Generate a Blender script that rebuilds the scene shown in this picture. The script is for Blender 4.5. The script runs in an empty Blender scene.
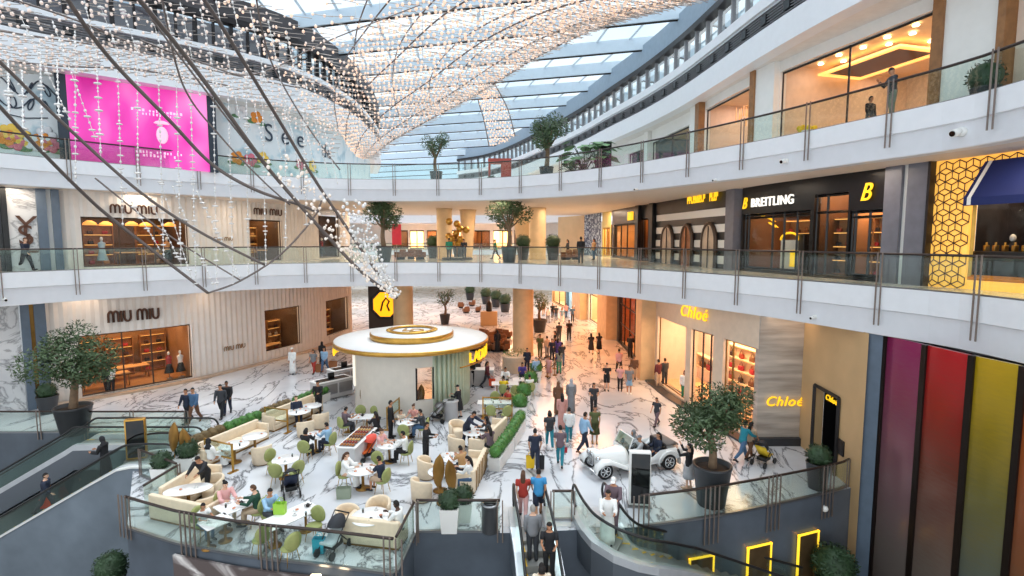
import bpy, bmesh, math, random
from mathutils import Vector, Matrix, noise
sc = bpy.context.scene
C = sc.collection
PI = math.pi
# ---------------------------------------------------------------- camera model
F = 530.0; EYE = 9.2; PITCH = math.atan(48 / 530.0)
CP, SP = math.cos(PITCH), math.sin(PITCH)
def ray(x, y):
    u = 288 - y
    return Vector((x - 512, F * CP + u * SP, -F * SP + u * CP))
def at(x, y, z=0.0):                      # pixel -> point on the level z
    d = ray(x, y); t = (z - EYE) / d.z
    return Vector((d.x * t, d.y * t, z))
def atD(x, y, D):                         # pixel -> point on the vertical plane Y = D
    d = ray(x, y); t = D / d.y
    return Vector((d.x * t, D, EYE + d.z * t))
def proj(p):
    x, y, z = p[0], p[1], p[2] - EYE
    w = y * CP - z * SP; v = y * SP + z * CP
    return (512 + F * x / w, 288 - F * v / w)
# ---------------------------------------------------------------- mesh building
class MB:
    def __init__(s):
        s.v = []; s.f = []; s.m = []; s.s = []; s.M = Matrix(); s.mi = 0
    def add(s, vs, fs, smooth=False):
        o = len(s.v); M = s.M
        s.v += [M @ Vector(p) for p in vs]
        for f in fs:
            s.f.append([i + o for i in f]); s.m.append(s.mi); s.s.append(smooth)
    def loft(s, rings, cap=True, closed=True, smooth=True, capsmooth=False):
        n = len(rings[0]); vs = [p for r in rings for p in r]; fs = []
        for i in range(len(rings) - 1):
            for j in range(n if closed else n - 1):
                k = (j + 1) % n
                fs.append((i * n + j, i * n + k, (i + 1) * n + k, (i + 1) * n + j))
        o = len(s.v); s.add(vs, fs, smooth)
        if cap:
            a = [list(range(n))[::-1], [(len(rings) - 1) * n + j for j in range(n)]]
            for f in a:
                s.f.append([i + o for i in f]); s.m.append(s.mi); s.s.append(capsmooth)
    def box(s, x0, y0, z0, x1, y1, z1):
        s.add([(x0,y0,z0),(x1,y0,z0),(x1,y1,z0),(x0,y1,z0),(x0,y0,z1),(x1,y0,z1),(x1,y1,z1),(x0,y1,z1)],
              [(3,2,1,0),(4,5,6,7),(0,1,5,4),(1,2,6,5),(2,3,7,6),(3,0,4,7)])
    def cb(s, cx, cy, z0, sx, sy, h, rot=0.0):
        M = s.M; s.M = M @ Matrix.Translation((cx, cy, z0)) @ Matrix.Rotation(rot, 4, 'Z')
        s.box(-sx/2, -sy/2, 0, sx/2, sy/2, h); s.M = M
    def rbox(s, x0, y0, z0, x1, y1, z1, b=.03, r=None, n=3):      # rounded-corner box with chamfered rims
        r = r or b
        def ring(ins, z):
            pts = []
            X0, Y0, X1, Y1 = x0 + ins, y0 + ins, x1 - ins, y1 - ins; rr = max(r - ins, .002)
            for cx, cy, a0 in ((X1-rr, Y1-rr, 0), (X0+rr, Y1-rr, 90), (X0+rr, Y0+rr, 180), (X1-rr, Y0+rr, 270)):
                for k in range(n + 1):
                    a = math.radians(a0 + 90 * k / n); pts.append((cx + rr*math.cos(a), cy + rr*math.sin(a), z))
            return pts
        s.loft([ring(b, z0), ring(b*.3, z0 + b*.3), ring(0, z0 + b), ring(0, z1 - b), ring(b*.3, z1 - b*.3), ring(b, z1)])
    def tube(s, path, r, n=8, cap=True, smooth=True, flat=1.0):
        P = [Vector(p) for p in path]; rings = []; up = None
        for i, p in enumerate(P):
            t = (P[min(i+1, len(P)-1)] - P[max(i-1, 0)])
            if t.length < 1e-9: t = Vector((0,0,1))
            t.normalize()
            if up is None:
                up = Vector((0,0,1)) if abs(t.z) < .9 else Vector((0,1,0))
            a = t.cross(up)
            if a.length < 1e-4: a = t.cross(Vector((1,0,0)))
            a.normalize(); b = a.cross(t).normalized(); up = b
            rr = r[i] if isinstance(r, (list, tuple)) else r
            rings.append([p + a * (math.cos(2*PI*k/n) * rr) + b * (math.sin(2*PI*k/n) * rr * flat) for k in range(n)])
        s.loft(rings, cap, True, smooth)
    def lathe(s, prof, c=(0,0,0), n=20, sx=1, sy=1, cap=True, smooth=True, a0=0.0):
        s.loft([[(c[0] + r*sx*math.cos(2*PI*k/n+a0), c[1] + r*sy*math.sin(2*PI*k/n+a0), c[2] + z) for k in range(n)] for r, z in prof], cap, True, smooth)
    def ell(s, c, rx, ry=None, rz=None, n=12, m=8):
        ry = ry or rx; rz = rz or rx; c = Vector(c)
        vs = [c + Vector((0,0,-rz))]; fs = []
        for i in range(1, m):
            a = -PI/2 + PI * i / m
            for k in range(n):
                b = 2*PI*k/n; vs.append(c + Vector((rx*math.cos(a)*math.cos(b), ry*math.cos(a)*math.sin(b), rz*math.sin(a))))
        vs.append(c + Vector((0,0,rz))); L = len(vs) - 1
        for k in range(n):
            q = (k + 1) % n
            fs.append((0, 1 + q, 1 + k)); fs.append((L, L - n + k, L - n + q))
            for i in range(m - 2):
                fs.append((1+i*n+k, 1+i*n+q, 1+(i+1)*n+q, 1+(i+1)*n+k))
        s.add(vs, fs, True)
    def prism(s, poly, z0, z1):
        n = len(poly)
        s.add([(p[0], p[1], z0) for p in poly] + [(p[0], p[1], z1) for p in poly],
              [list(range(n))[::-1], list(range(n, 2*n))] + [(i, (i+1) % n, n + (i+1) % n, n + i) for i in range(n)])
    def quad(s, a, b, c, d):
        s.add([a, b, c, d], [(0,1,2,3)])
    def mesh(s, name, mats):
        me = bpy.data.meshes.new(name)
        me.from_pydata([tuple(p) for p in s.v], [], s.f)
        me.polygons.foreach_set('material_index', s.m)
        me.polygons.foreach_set('use_smooth', s.s)
        for m in (mats if isinstance(mats, (list, tuple)) else [mats]): me.materials.append(m)
        me.update(); return me
def link(o, parent=None):
    C.objects.link(o)
    if parent is not None: o.parent = parent
    return o
def part(name, mb, mats=None, parent=None, label=None):
    me = mb.mesh(name, mats) if isinstance(mb, MB) else mb
    o = link(bpy.data.objects.new(name, me), parent)
    if label: o['label'] = label
    return o
def tag(o, label, cat, group=None, kind=None):
    o['label'] = label; o['category'] = cat
    if group: o['group'] = group
    if kind: o['kind'] = kind
    return o
def thing(name, label, cat, loc=(0,0,0), rz=0.0, group=None, s=1.0):
    o = link(bpy.data.objects.new(name, None)); o.empty_display_size = .1
    o.location = loc; o.rotation_euler = (0, 0, rz); o.scale = (s, s, s)
    return tag(o, label, cat, group)
def struct(name, mb, mats, parent=None):
    o = part(name, mb, mats, parent); o['kind'] = 'structure'; return o
CACHE = {}
def cached(key, fn):                       # fn() -> mesh
    if key not in CACHE: CACHE[key] = fn()
    return CACHE[key]
def mk(name, mats, fn):
    b = MB(); fn(b); return b.mesh(name, mats)
# ---------------------------------------------------------------- curves
def cr(pts, n=8):
    P = [Vector(p) for p in pts]; out = []
    for i in range(len(P) - 1):
        a = P[max(i-1, 0)]; b = P[i]; c = P[i+1]; d = P[min(i+2, len(P)-1)]
        for k in range(n):
            t = k / n
            out.append(.5 * ((2*b) + (c-a)*t + (2*a-5*b+4*c-d)*t*t + (3*b-a-3*c+d)*t**3))
    out.append(P[-1]); return out
def lens(P):
    L = [0.0]
    for a, b in zip(P, P[1:]): L.append(L[-1] + (b - a).length)
    return L
def resample(P, n=None, step=None):
    L = lens(P)
    if n is None: n = max(1, round(L[-1] / step))
    out = []; j = 0
    for i in range(n + 1):
        s = L[-1] * i / n
        while j < len(L) - 2 and L[j+1] < s: j += 1
        t = (s - L[j]) / max(L[j+1] - L[j], 1e-9)
        out.append(P[j].lerp(P[j+1], min(max(t, 0), 1)))
    return out
def nrm(P, i):
    t = P[min(i+1, len(P)-1)] - P[max(i-1, 0)]
    n = Vector((-t.y, t.x)); n.normalize(); return n
def off(P, d):
    return [P[i] + nrm(P, i) * d for i in range(len(P))]
def sweep(mb, P, prof, closed=False, cap=False, smooth=False):     # prof: (outward offset, z)
    rings = []
    for i, p in enumerate(P):
        n = nrm(P, i); rings.append([(p.x + n.x*o, p.y + n.y*o, z) for o, z in prof])
    mb.loft(rings, cap, closed, smooth)
def point_s(P, s):
    L = lens(P); s = min(max(s, 0), L[-1])
    for i in range(len(P) - 1):
        if L[i+1] >= s or i == len(P) - 2:
            t = (s - L[i]) / max(L[i+1] - L[i], 1e-9); a = P[i].lerp(P[i+1], t)
            d = (P[i+1] - P[i]).normalized(); return a, d, Vector((-d.y, d.x))
def s_px(P, px, z):                        # arclength at which the curve at height z shows at column px
    L = lens(P); best = None
    pr = [proj((p.x, p.y, z))[0] if p.y > 1 else 1e6 for p in P]
    for i in range(len(P) - 1):
        if (pr[i] - px) * (pr[i+1] - px) <= 0 and abs(pr[i]) < 1e5 and abs(pr[i+1]) < 1e5:
            t = (px - pr[i]) / (pr[i+1] - pr[i] + 1e-9); return L[i] + t * (L[i+1] - L[i])
    i = min(range(len(P)), key=lambda k: abs(pr[k] - px)); return L[i]
def z_px(P, s, py):
    p, d, n = point_s(P, s); x = 0
    # height on the wall at arclength s seen at row py
    lo, hi = -8.0, 30.0
    for _ in range(40):
        m = (lo + hi) / 2
        if proj((p.x, p.y, m))[1] > py: lo = m
        else: hi = m
    return lo
# ---------------------------------------------------------------- materials
def lin(c):
    return tuple((v/12.92 if v <= .04045 else ((v+.055)/1.055)**2.4) for v in (x/255 for x in c[:3])) + (1.0,)
MATS = {}
def mat(name, col=(200,200,200), rough=.5, metal=0.0, var=0.0, vs=3.0, bump=0.0, bs=40.0, emit=None, es=1.0, coat=0.0, sheen=0.0, detail=4):
    if name in MATS: return MATS[name]
    m = bpy.data.materials.new(name); m.use_nodes = True
    N = m.node_tree.nodes; K = m.node_tree.links; B = N['Principled BSDF']
    B.inputs['Roughness'].default_value = rough; B.inputs['Metallic'].default_value = metal
    c = lin(col); B.inputs['Base Color'].default_value = c
    if coat: B.inputs['Coat Weight'].default_value = coat
    tc = N.new('ShaderNodeTexCoord')
    nz = N.new('ShaderNodeTexNoise'); nz.inputs['Scale'].default_value = vs; nz.inputs['Detail'].default_value = detail
    K.new(tc.outputs['Object'], nz.inputs['Vector'])
    v = var or .05
    rp = N.new('ShaderNodeValToRGB'); rp.color_ramp.elements[0].position = .3; rp.color_ramp.elements[1].position = .7
    rp.color_ramp.elements[0].color = tuple(x*(1-v) for x in c[:3]) + (1,)
    rp.color_ramp.elements[1].color = tuple(min(x*(1+v), 1) for x in c[:3]) + (1,)
    K.new(nz.outputs['Fac'], rp.inputs['Fac']); K.new(rp.outputs['Color'], B.inputs['Base Color'])
    if bump:
        n2 = N.new('ShaderNodeTexNoise'); n2.inputs['Scale'].default_value = bs; K.new(tc.outputs['Object'], n2.inputs['Vector'])
        bp = N.new('ShaderNodeBump'); bp.inputs['Strength'].default_value = bump; bp.inputs['Distance'].default_value = .02
        K.new(n2.outputs['Fac'], bp.inputs['Height']); K.new(bp.outputs['Normal'], B.inputs['Normal'])
    if emit:
        B.inputs['Emission Color'].default_value = lin(emit); B.inputs['Emission Strength'].default_value = es
    MATS[name] = m; return m
def glass(name, tint=(225,240,235), gl=.12, rough=.02):
    if name in MATS: return MATS[name]
    m = bpy.data.materials.new(name); m.use_nodes = True
    N = m.node_tree.nodes; K = m.node_tree.links
    N.remove(N['Principled BSDF'])
    t = N.new('ShaderNodeBsdfTransparent'); t.inputs['Color'].default_value = lin(tint)
    g = N.new('ShaderNodeBsdfGlossy'); g.inputs['Roughness'].default_value = rough; g.inputs['Color'].default_value = (.95, 1, .98, 1)
    lw = N.new('ShaderNodeLayerWeight'); lw.inputs['Blend'].default_value = .25
    mr = N.new('ShaderNodeMapRange'); mr.inputs['To Min'].default_value = gl * .35; mr.inputs['To Max'].default_value = min(gl * 4, .8)
    K.new(lw.outputs['Fresnel'], mr.inputs['Value'])
    x = N.new('ShaderNodeMixShader'); K.new(mr.outputs['Result'], x.inputs['Fac'])
    K.new(t.outputs[0], x.inputs[1]); K.new(g.outputs[0], x.inputs[2])
    K.new(x.outputs[0], N['Material Output'].inputs['Surface'])
    MATS[name] = m; return m
def marble(name, base=(232,230,228), vein=(120,120,122), rough=.18, scale=.55, amount=1.0, tile=0.0):
    if name in MATS: return MATS[name]
    m = bpy.data.materials.new(name); m.use_nodes = True
    N = m.node_tree.nodes; K = m.node_tree.links; B = N['Principled BSDF']; B.inputs['Roughness'].default_value = rough
    tc = N.new('ShaderNodeTexCoord'); mp = N.new('ShaderNodeMapping'); mp.inputs['Rotation'].default_value = (0, 0, .6); mp.inputs['Scale'].default_value = (1, .45, 1)
    K.new(tc.outputs['Object'], mp.inputs['Vector'])
    w = N.new('ShaderNodeTexNoise'); w.inputs['Scale'].default_value = scale; w.inputs['Detail'].default_value = 9; w.inputs['Roughness'].default_value = .62; w.inputs['Distortion'].default_value = 1.6
    K.new(mp.outputs[0], w.inputs['Vector'])
    a = N.new('ShaderNodeMath'); a.operation = 'SUBTRACT'; a.inputs[1].default_value = .5; K.new(w.outputs['Fac'], a.inputs[0])
    b = N.new('ShaderNodeMath'); b.operation = 'ABSOLUTE'; K.new(a.outputs[0], b.inputs[0])
    r = N.new('ShaderNodeValToRGB'); e = r.color_ramp.elements
    e[0].position = 0; e[0].color = lin(vein); e[1].position = .055 * amount; e[1].color = lin(base)
    q = e.new(.016 * amount); q.color = tuple((x*.55+y*.45) for x, y in zip(lin(vein), lin(base)))
    K.new(b.outputs[0], r.inputs['Fac'])
    n2 = N.new('ShaderNodeTexNoise'); n2.inputs['Scale'].default_value = scale * .8; n2.inputs['Detail'].default_value = 3
    K.new(tc.outputs['Object'], n2.inputs['Vector'])
    r2 = N.new('ShaderNodeValToRGB'); r2.color_ramp.elements[0].position = .35; r2.color_ramp.elements[0].color = (.78,.79,.81,1); r2.color_ramp.elements[1].position = .62; r2.color_ramp.elements[1].color = (1,1,1,1)
    K.new(n2.outputs['Fac'], r2.inputs['Fac'])
    mx = N.new('ShaderNodeMix'); mx.data_type = 'RGBA'; mx.blend_type = 'MULTIPLY'; mx.inputs[0].default_value = 1
    K.new(r.outputs['Color'], mx.inputs[6]); K.new(r2.outputs['Color'], mx.inputs[7]); K.new(mx.outputs[2], B.inputs['Base Color'])
    MATS[name] = m; return m
def text(name, body, size, loc, xdir, m, parent=None, ext=.02, up=(0,0,1), align='CENTER', shear=0.0, sx=1.0, bold=0.0):
    cu = bpy.data.curves.new(name, 'FONT'); cu.body = body; cu.size = size; cu.extrude = ext; cu.align_x = align; cu.align_y = 'CENTER'; cu.shear = shear; cu.offset = bold; cu.space_character = 1.12
    cu.materials.append(m)
    o = link(bpy.data.objects.new(name, cu), parent)
    X = Vector(xdir).normalized(); U = Vector(up).normalized(); Zn = X.cross(U).normalized(); U = Zn.cross(X)
    M = Matrix((X, U, Zn)).transposed().to_4x4(); M.translation = Vector(loc)
    o.matrix_local = M @ Matrix.Diagonal((sx, 1, 1, 1))
    return o
def alight(name, loc, size, power, col=(255,214,170), rot=(0,0,0), sy=None, spread=None):
    l = bpy.data.lights.new(name, 'AREA'); l.energy = power; l.color = lin(col)[:3]; l.size = size
    if sy: l.shape = 'RECTANGLE'; l.size_y = sy
    if spread: l.spread = spread
    o = link(bpy.data.objects.new(name, l)); o.location = loc; o.rotation_euler = rot; return o
# ================================================================ materials
M_FASCIA = mat('white_panel', (236,237,240), .35, var=.02)
M_FASC2 = mat('white_panel_lower', (222,223,227), .4, var=.02)
M_SOFFIT = mat('soffit', (226,212,200), .7, var=.03)
M_WHITE = mat('white_paint', (238,236,232), .5, var=.02)
M_MARBLE = marble('marble_floor', (222,223,226), (92,92,97), .17, .34, .5)
M_MARBW = marble('marble_wall', (226,226,226), (150,150,152), .3, .5, .8)
M_L1FLOOR = marble('stone_floor_upper', (228,224,216), (196,192,184), .15, .8, .6)
M_DARKSTONE = mat('dark_stone', (52,54,58), .3, var=.25, vs=1.2)
M_BLUESTONE = mat('blue_grey_stone', (86,94,104), .35, var=.28, vs=.7, detail=8)
M_BLUEPIL = mat('blue_pillar', (92,106,122), .4, var=.08)
M_PLEAT = mat('pleated_cream_panel', (226,218,210), .55, var=.05, vs=1.5)
M_CREAM = mat('cream_interior', (232,206,170), .6, var=.05)
M_SHOPBK = mat('shop_interior_brown', (150,112,76), .6, var=.2, vs=.8)
M_SHOPDK = mat('shop_interior_dark', (84,60,42), .6, var=.25, vs=.9)
M_PINKBEIGE = mat('blush_interior', (232,208,190), .6, var=.04)
M_GOLD = mat('brushed_gold', (196,150,72), .3, .9, var=.12)
M_BRASS = mat('dull_brass', (150,112,58), .4, .8, var=.15)
M_BRONZE = mat('bronze_bar', (84,68,58), .4, .6, var=.1)
M_STEEL = mat('steel', (150,150,152), .3, .85, var=.05)
M_DARKMET = mat('dark_metal', (52,48,48), .4, .6, var=.08)
M_BLACK = mat('black', (18,18,20), .35, var=.1)
M_BLACKGL = mat('black_gloss', (14,14,16), .08, var=.1)
M_WOOD = mat('warm_wood', (150,104,62), .5, var=.2, vs=4)
M_TAN = mat('tan_stone', (206,170,124), .5, var=.06, vs=1.0)
M_TRAV = mat('travertine_column', (214,184,142), .5, var=.1, vs=1.5)
M_ROOFBLUE = mat('roof_beam_blue_grey', (210,225,236), .45, var=.03)
M_VENT = mat('vent_slat_grey', (146,146,150), .5, var=.08)
M_GLASS = glass('balustrade_glass', (243,250,247), .09)
M_SHOPGL = glass('shop_glass', (246,246,244), .05)
M_ROOFGL = glass('roof_glass', (232,242,250), .03)
M_CLERGL = glass('clerestory_glass', (226,232,236), .16)
M_TEXTDK = mat('bronze_letters', (92,62,48), .4, .5)
M_YEL = mat('yellow_lit_letters', (240,196,36), .5, emit=(255,200,30), es=.75)
M_WHITELET = mat('white_lit_letters', (255,255,250), .5, emit=(255,250,238), es=.8)
M_LAMP = mat('lamp_glow', (255,240,214), .5, emit=(255,226,182), es=6.0)
M_COVE = mat('cove_light', (255,206,130), .5, emit=(255,186,96), es=1.3)
def vrow(mb, P, prof): sweep(mb, P, prof)
Z1, B1, Z2, B2, B3 = 7.55, 5.9, 13.4, 11.94, 17.8
# ================================================================ plan curves
def V2(*a): return [Vector(p) for p in a]
_eb = [(0,307),(85,300.5),(170,295),(250,290),(330,287),(400,286.2),(480,287),(540,290),(590,294),(652,301),(760,316),(860,332),(948,347),(1024,364)]
E = V2((-31.5,12),(-29.5,19)) + [at(x, y, B1).to_2d() for x, y in _eb] + V2((13.9,9.5),(13.4,4))
E = resample(cr(E, 10), 90)
O1 = resample(cr(V2((-44,10),(-40,22),(-35,34),(-30,44),(-27,52),(-24,60),(-10,60),(0,60),(10,60),(20,56),(25,44),(26,32),(27,20),(27,10),(26,2)), 8), 90)
WL = resample(cr(V2((-36,16),(-31,23),(-27.5,27),(-24.7,30),(-21.6,33.5),(-19.4,37.8),(-17.2,43),(-16,47.3),(-15.2,53)), 10), 120)
WR1 = resample(cr(V2((5,66),(8,60),(9,55),(10,45),(11.3,37),(12,31),(12.9,26),(14.5,20.5),(15.8,16.5),(16.5,12),(16.6,5)), 10), 120)
WRG = resample(cr(V2((5,85),(7,72),(8.6,62),(9.3,54),(9.6,48),(9.3,38),(9.5,31),(10.3,27),(11,23.3)), 10), 120)
WR2 = resample(cr(V2((-3,90),(2,77),(6,64),(9,54),(10.3,47),(11.8,38),(12.3,31),(13.1,26),(14.6,20.5),(15.8,16.5),(16.3,12),(16,4)), 10), 140)
L3R = resample(cr(V2((-9,88),(-4,83),(0,75),(4,63.6),(5.8,58),(7.2,53),(8.4,47.5),(9.8,41.7),(10.8,36),(11.3,31),(11.7,26),(12.3,21.5),(13.3,17),(13.9,12),(13.8,6),(13,-2)), 8), 130)
L3L = resample(cr(V2((-32,8),(-29.5,19),(-25.4,26),(-22,29.5),(-18.4,32.6),(-15,36.4),(-13.6,41),(-13.2,48),(-14.6,60),(-18,72)), 8), 100)
HL = resample(cr(V2((-34,10),(-31,20.5),(-27,27.4),(-23.2,31.2),(-19.4,34.2),(-16.4,37.8),(-14.8,42),(-14.4,48),(-15.8,60)), 8), 120)
def cut(P, y0, y1, left=None):
    return [p for p in P if y0 <= p.y <= y1]
# ================================================================ floors and slabs
fedge = [at(*p) for p in ((127,528),(175,543.5),(233,554.7),(270,560),(319,565),(394,575),(413,533),(508,533),(640,527),(700,519),(760,508),(832,492))]
b = MB()
poly = [Vector((-48,24.6,0)), Vector((-15.4,24.6,0)), Vector((-15.2,20.5,0))] + fedge + [Vector((13.2,19.2,0)), Vector((34,19.2,0)), Vector((34,110,0)), Vector((-48,110,0))]
b.add([(p.x, p.y, 0) for p in poly], [list(range(len(poly)))])
struct('floor', b, M_MARBLE)
b = MB()                                     # edge of the ground floor, falling to the level below
for a, c in zip(poly[1:], poly[2:-2]):
    b.quad((a.x,a.y,0), (a.x,a.y,-6.5), (c.x,c.y,-6.5), (c.x,c.y,0))
struct('wall_lower', b, M_BLUESTONE)
b = MB(); b.box(-48,-4,-6.7,34,25,-6.5); struct('floor_lower', b, M_DARKSTONE)
b = MB(); b.box(-48,24.6,-6.5,-15.4,24.8,0); struct('wall_lower_back', b, M_BLUESTONE)
def slab(name, top, bot, mt, mbt):
    b = MB()
    for i in range(len(E) - 1):
        p, q, r, s = E[i], E[i+1], O1[i+1], O1[i]
        b.mi = 0; b.quad((p.x,p.y,top), (q.x,q.y,top), (r.x,r.y,top), (s.x,s.y,top))
        b.mi = 1; b.quad((s.x,s.y,bot), (r.x,r.y,bot), (q.x,q.y,bot), (p.x,p.y,bot))
        b.mi = 2; b.quad((s.x,s.y,top), (r.x,r.y,top), (r.x,r.y,bot), (s.x,s.y,bot))
    return struct(name, b, [mt, mbt, M_FASCIA])
slab('floor_level_one', Z1, B1 + .02, M_L1FLOOR, M_SOFFIT)
slab('floor_level_two', Z2, B2 + .02, M_L1FLOOR, M_SOFFIT)
def fascia(name, z0, z1, P, split=.55):
    zm = z0 + (z1 - z0) * split
    b = MB(); sweep(b, P, [(-.06, z1 + .03), (-.06, zm), (.03, zm - .03)])
    b.mi = 1; sweep(b, P, [(.03, zm - .03), (.03, z0), (.5, z0)])
    return struct(name, b, [M_FASCIA, M_FASC2])
fascia('trim_1', B1, Z1, E); fascia('trim_2', B2, Z2, E)
# ---- upper galleries: white band, vents, clerestory
def gallery(nm, P, z, wmat, dark):
    b = MB(); sweep(b, P, [(.7, z[0]), (0, z[0]), (0, z[1]), (.12, z[1])]); struct('trim_' + nm, b, M_FASCIA)
    b = MB()
    sweep(b, P, [(.35, z[1]), (.35, z[2])])
    n = 7
    for k in range(n):
        a = z[1] + (z[2] - z[1]) * (k + .1) / n; h = (z[2] - z[1]) / n * .55
        sweep(b, P, [(.3, a + h), (.1, a), (.1, a + .03), (.3, a + h + .03)])
    b.mi = 1
    Q = resample(P, step=1.75)
    for i in range(1, len(Q) - 1):
        p, n_ = Q[i], nrm(Q, i); zc = (z[1] + z[2]) / 2
        b.cb(p.x + n_.x * .16, p.y + n_.y * .16, zc - .2, .42, .22, .4, math.atan2(-n_.x, n_.y))
        if dark is False and i % 1 == 0: pass
    struct('trim_vents_' + nm, b, [M_VENT, M_BLACK])
    b = MB(); sweep(b, P, [(.12, z[2]), (-.05, z[2]), (-.05, z[3]), (.5, z[3])]); struct('trim_sill_' + nm, b, M_FASCIA)
    b = MB(); Q = resample(P, step=1.5 if not dark else 1.0)
    for i in range(len(Q)):
        p, n_ = Q[i], nrm(Q, i); r = math.atan2(-n_.x, n_.y)
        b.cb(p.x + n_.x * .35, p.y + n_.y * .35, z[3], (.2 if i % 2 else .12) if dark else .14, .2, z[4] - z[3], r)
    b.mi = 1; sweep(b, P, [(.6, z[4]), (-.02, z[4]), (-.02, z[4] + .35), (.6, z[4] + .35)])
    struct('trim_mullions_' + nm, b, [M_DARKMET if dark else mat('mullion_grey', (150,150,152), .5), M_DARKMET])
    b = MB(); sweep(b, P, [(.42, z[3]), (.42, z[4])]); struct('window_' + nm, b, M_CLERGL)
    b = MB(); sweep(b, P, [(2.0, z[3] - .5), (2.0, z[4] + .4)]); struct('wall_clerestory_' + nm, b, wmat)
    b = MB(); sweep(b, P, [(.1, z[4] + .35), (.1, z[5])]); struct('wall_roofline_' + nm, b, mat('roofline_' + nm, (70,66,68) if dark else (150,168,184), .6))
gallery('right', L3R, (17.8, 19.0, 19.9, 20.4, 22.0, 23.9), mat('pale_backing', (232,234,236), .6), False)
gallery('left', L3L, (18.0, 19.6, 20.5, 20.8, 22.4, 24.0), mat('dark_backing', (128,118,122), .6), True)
b = MB(); P = L3R; sweep(b, P, [(0, B3 + .01), (9, B3 + .01)]); struct('ceiling_right', b, mat('white_soffit', (232,228,224), .6))
b = MB(); sweep(b, P, [(9, B3 + .3), (.5, B3 + .3)]); struct('floor_level_three', b, M_FASC2)
b = MB(); sweep(b, L3L, [(0, 18.01), (7, 18.01)]); struct('ceiling_left', b, mat('white_soffit', (232,228,224), .6))
# ---- glazed roof
RX = [(11.3,36),(10.8,41.7),(9.5,47.1),(8.3,52.8),(6.7,58.2),(4.9,63.6),(2.4,69.2),(-.8,74.7),(-3,80.2)]
def roof_beam_ends(i):
    D = 36 + 5.52 * i
    if i <= 0: xr = 11.4 + min(-i, 5) * .5
    elif i < 9: xr = RX[i][0]
    else: xr = -3.0
    xl = -36 if i < 1 else (-20 if i < 5 else -42)
    if i < 0: xl = -38
    return Vector((xr + .6, D - .1)), Vector((xl, D + .272 * (xr - xl)))
beams = [roof_beam_ends(i) for i in range(-7, 15)]
ZB = 23.6
def zroof(D): return ZB - max(0, D - 70) * .045
bm_ = MB(); bp = MB(); bg = MB()
for i, (r, l) in enumerate(beams):
    d = (l - r); L = d.length; d.normalize(); n = Vector((d.y, -d.x)) * .16
    z = zroof(r.y); zz = zroof(l.y)
    for s0, s1 in ((0, 1),):
        a, c = r, l
        bm_.add([(a.x-n.x,a.y-n.y,z),(a.x+n.x,a.y+n.y,z),(c.x+n.x,c.y+n.y,zz),(c.x-n.x,c.y-n.y,zz),(a.x-n.x,a.y-n.y,z+.9),(a.x+n.x,a.y+n.y,z+.9),(c.x+n.x,c.y+n.y,zz+.9),(c.x-n.x,c.y-n.y,zz+.9)],
            [(3,2,1,0),(4,5,6,7),(0,1,5,4),(1,2,6,5),(2,3,7,6),(3,0,4,7)])
        bm_.mi = 1                                                   # dark flange
        bm_.tube([(a.x,a.y,z-.04),(c.x,c.y,zz-.04)], .07, 4, smooth=False); bm_.mi = 0
    if i < len(beams) - 1:
        r2, l2 = beams[i+1]; z2 = zroof(r2.y); zz2 = zroof(l2.y)
        bg.quad((r.x,r.y,z+.9),(l.x,l.y,zz+.9),(l2.x,l2.y,zz2+.9),(r2.x,r2.y,z2+.9))
        k = 0
        while k * 2.5 < L - .5:
            t = k * 2.5; t2 = min(t, (l2 - r2).length)
            p = r + d * t; q = r2 + (l2 - r2).normalized() * t2
            bp.tube([(p.x,p.y,z+.84),(q.x,q.y,z2+.84)], .1, 4, smooth=False); k += 1
struct('trim_roof_beams', bm_, [M_ROOFBLUE, M_DARKMET]); struct('trim_roof_purlins', bp, M_ROOFBLUE); struct('ceiling_glass', bg, M_ROOFGL)
# end wall of the far hall: glazed
b = MB(); P = V2((-46,112),(-20,118),(6,112)); P = resample(cr(P, 8), 26)
for i, p in enumerate(P): b.cb(p.x, p.y, 8, .3, .3, 14, 0)
for z in (11, 14.5, 18, 21.4): b.tube([(p.x, p.y, z) for p in P], .12, 4, smooth=False)
struct('trim_far_mullions', b, M_ROOFBLUE)
b = MB(); sweep(b, P, [(.1, 8), (.1, 22)]); struct('window_far', b, glass('pale_glass', (214,236,232), .08))
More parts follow.
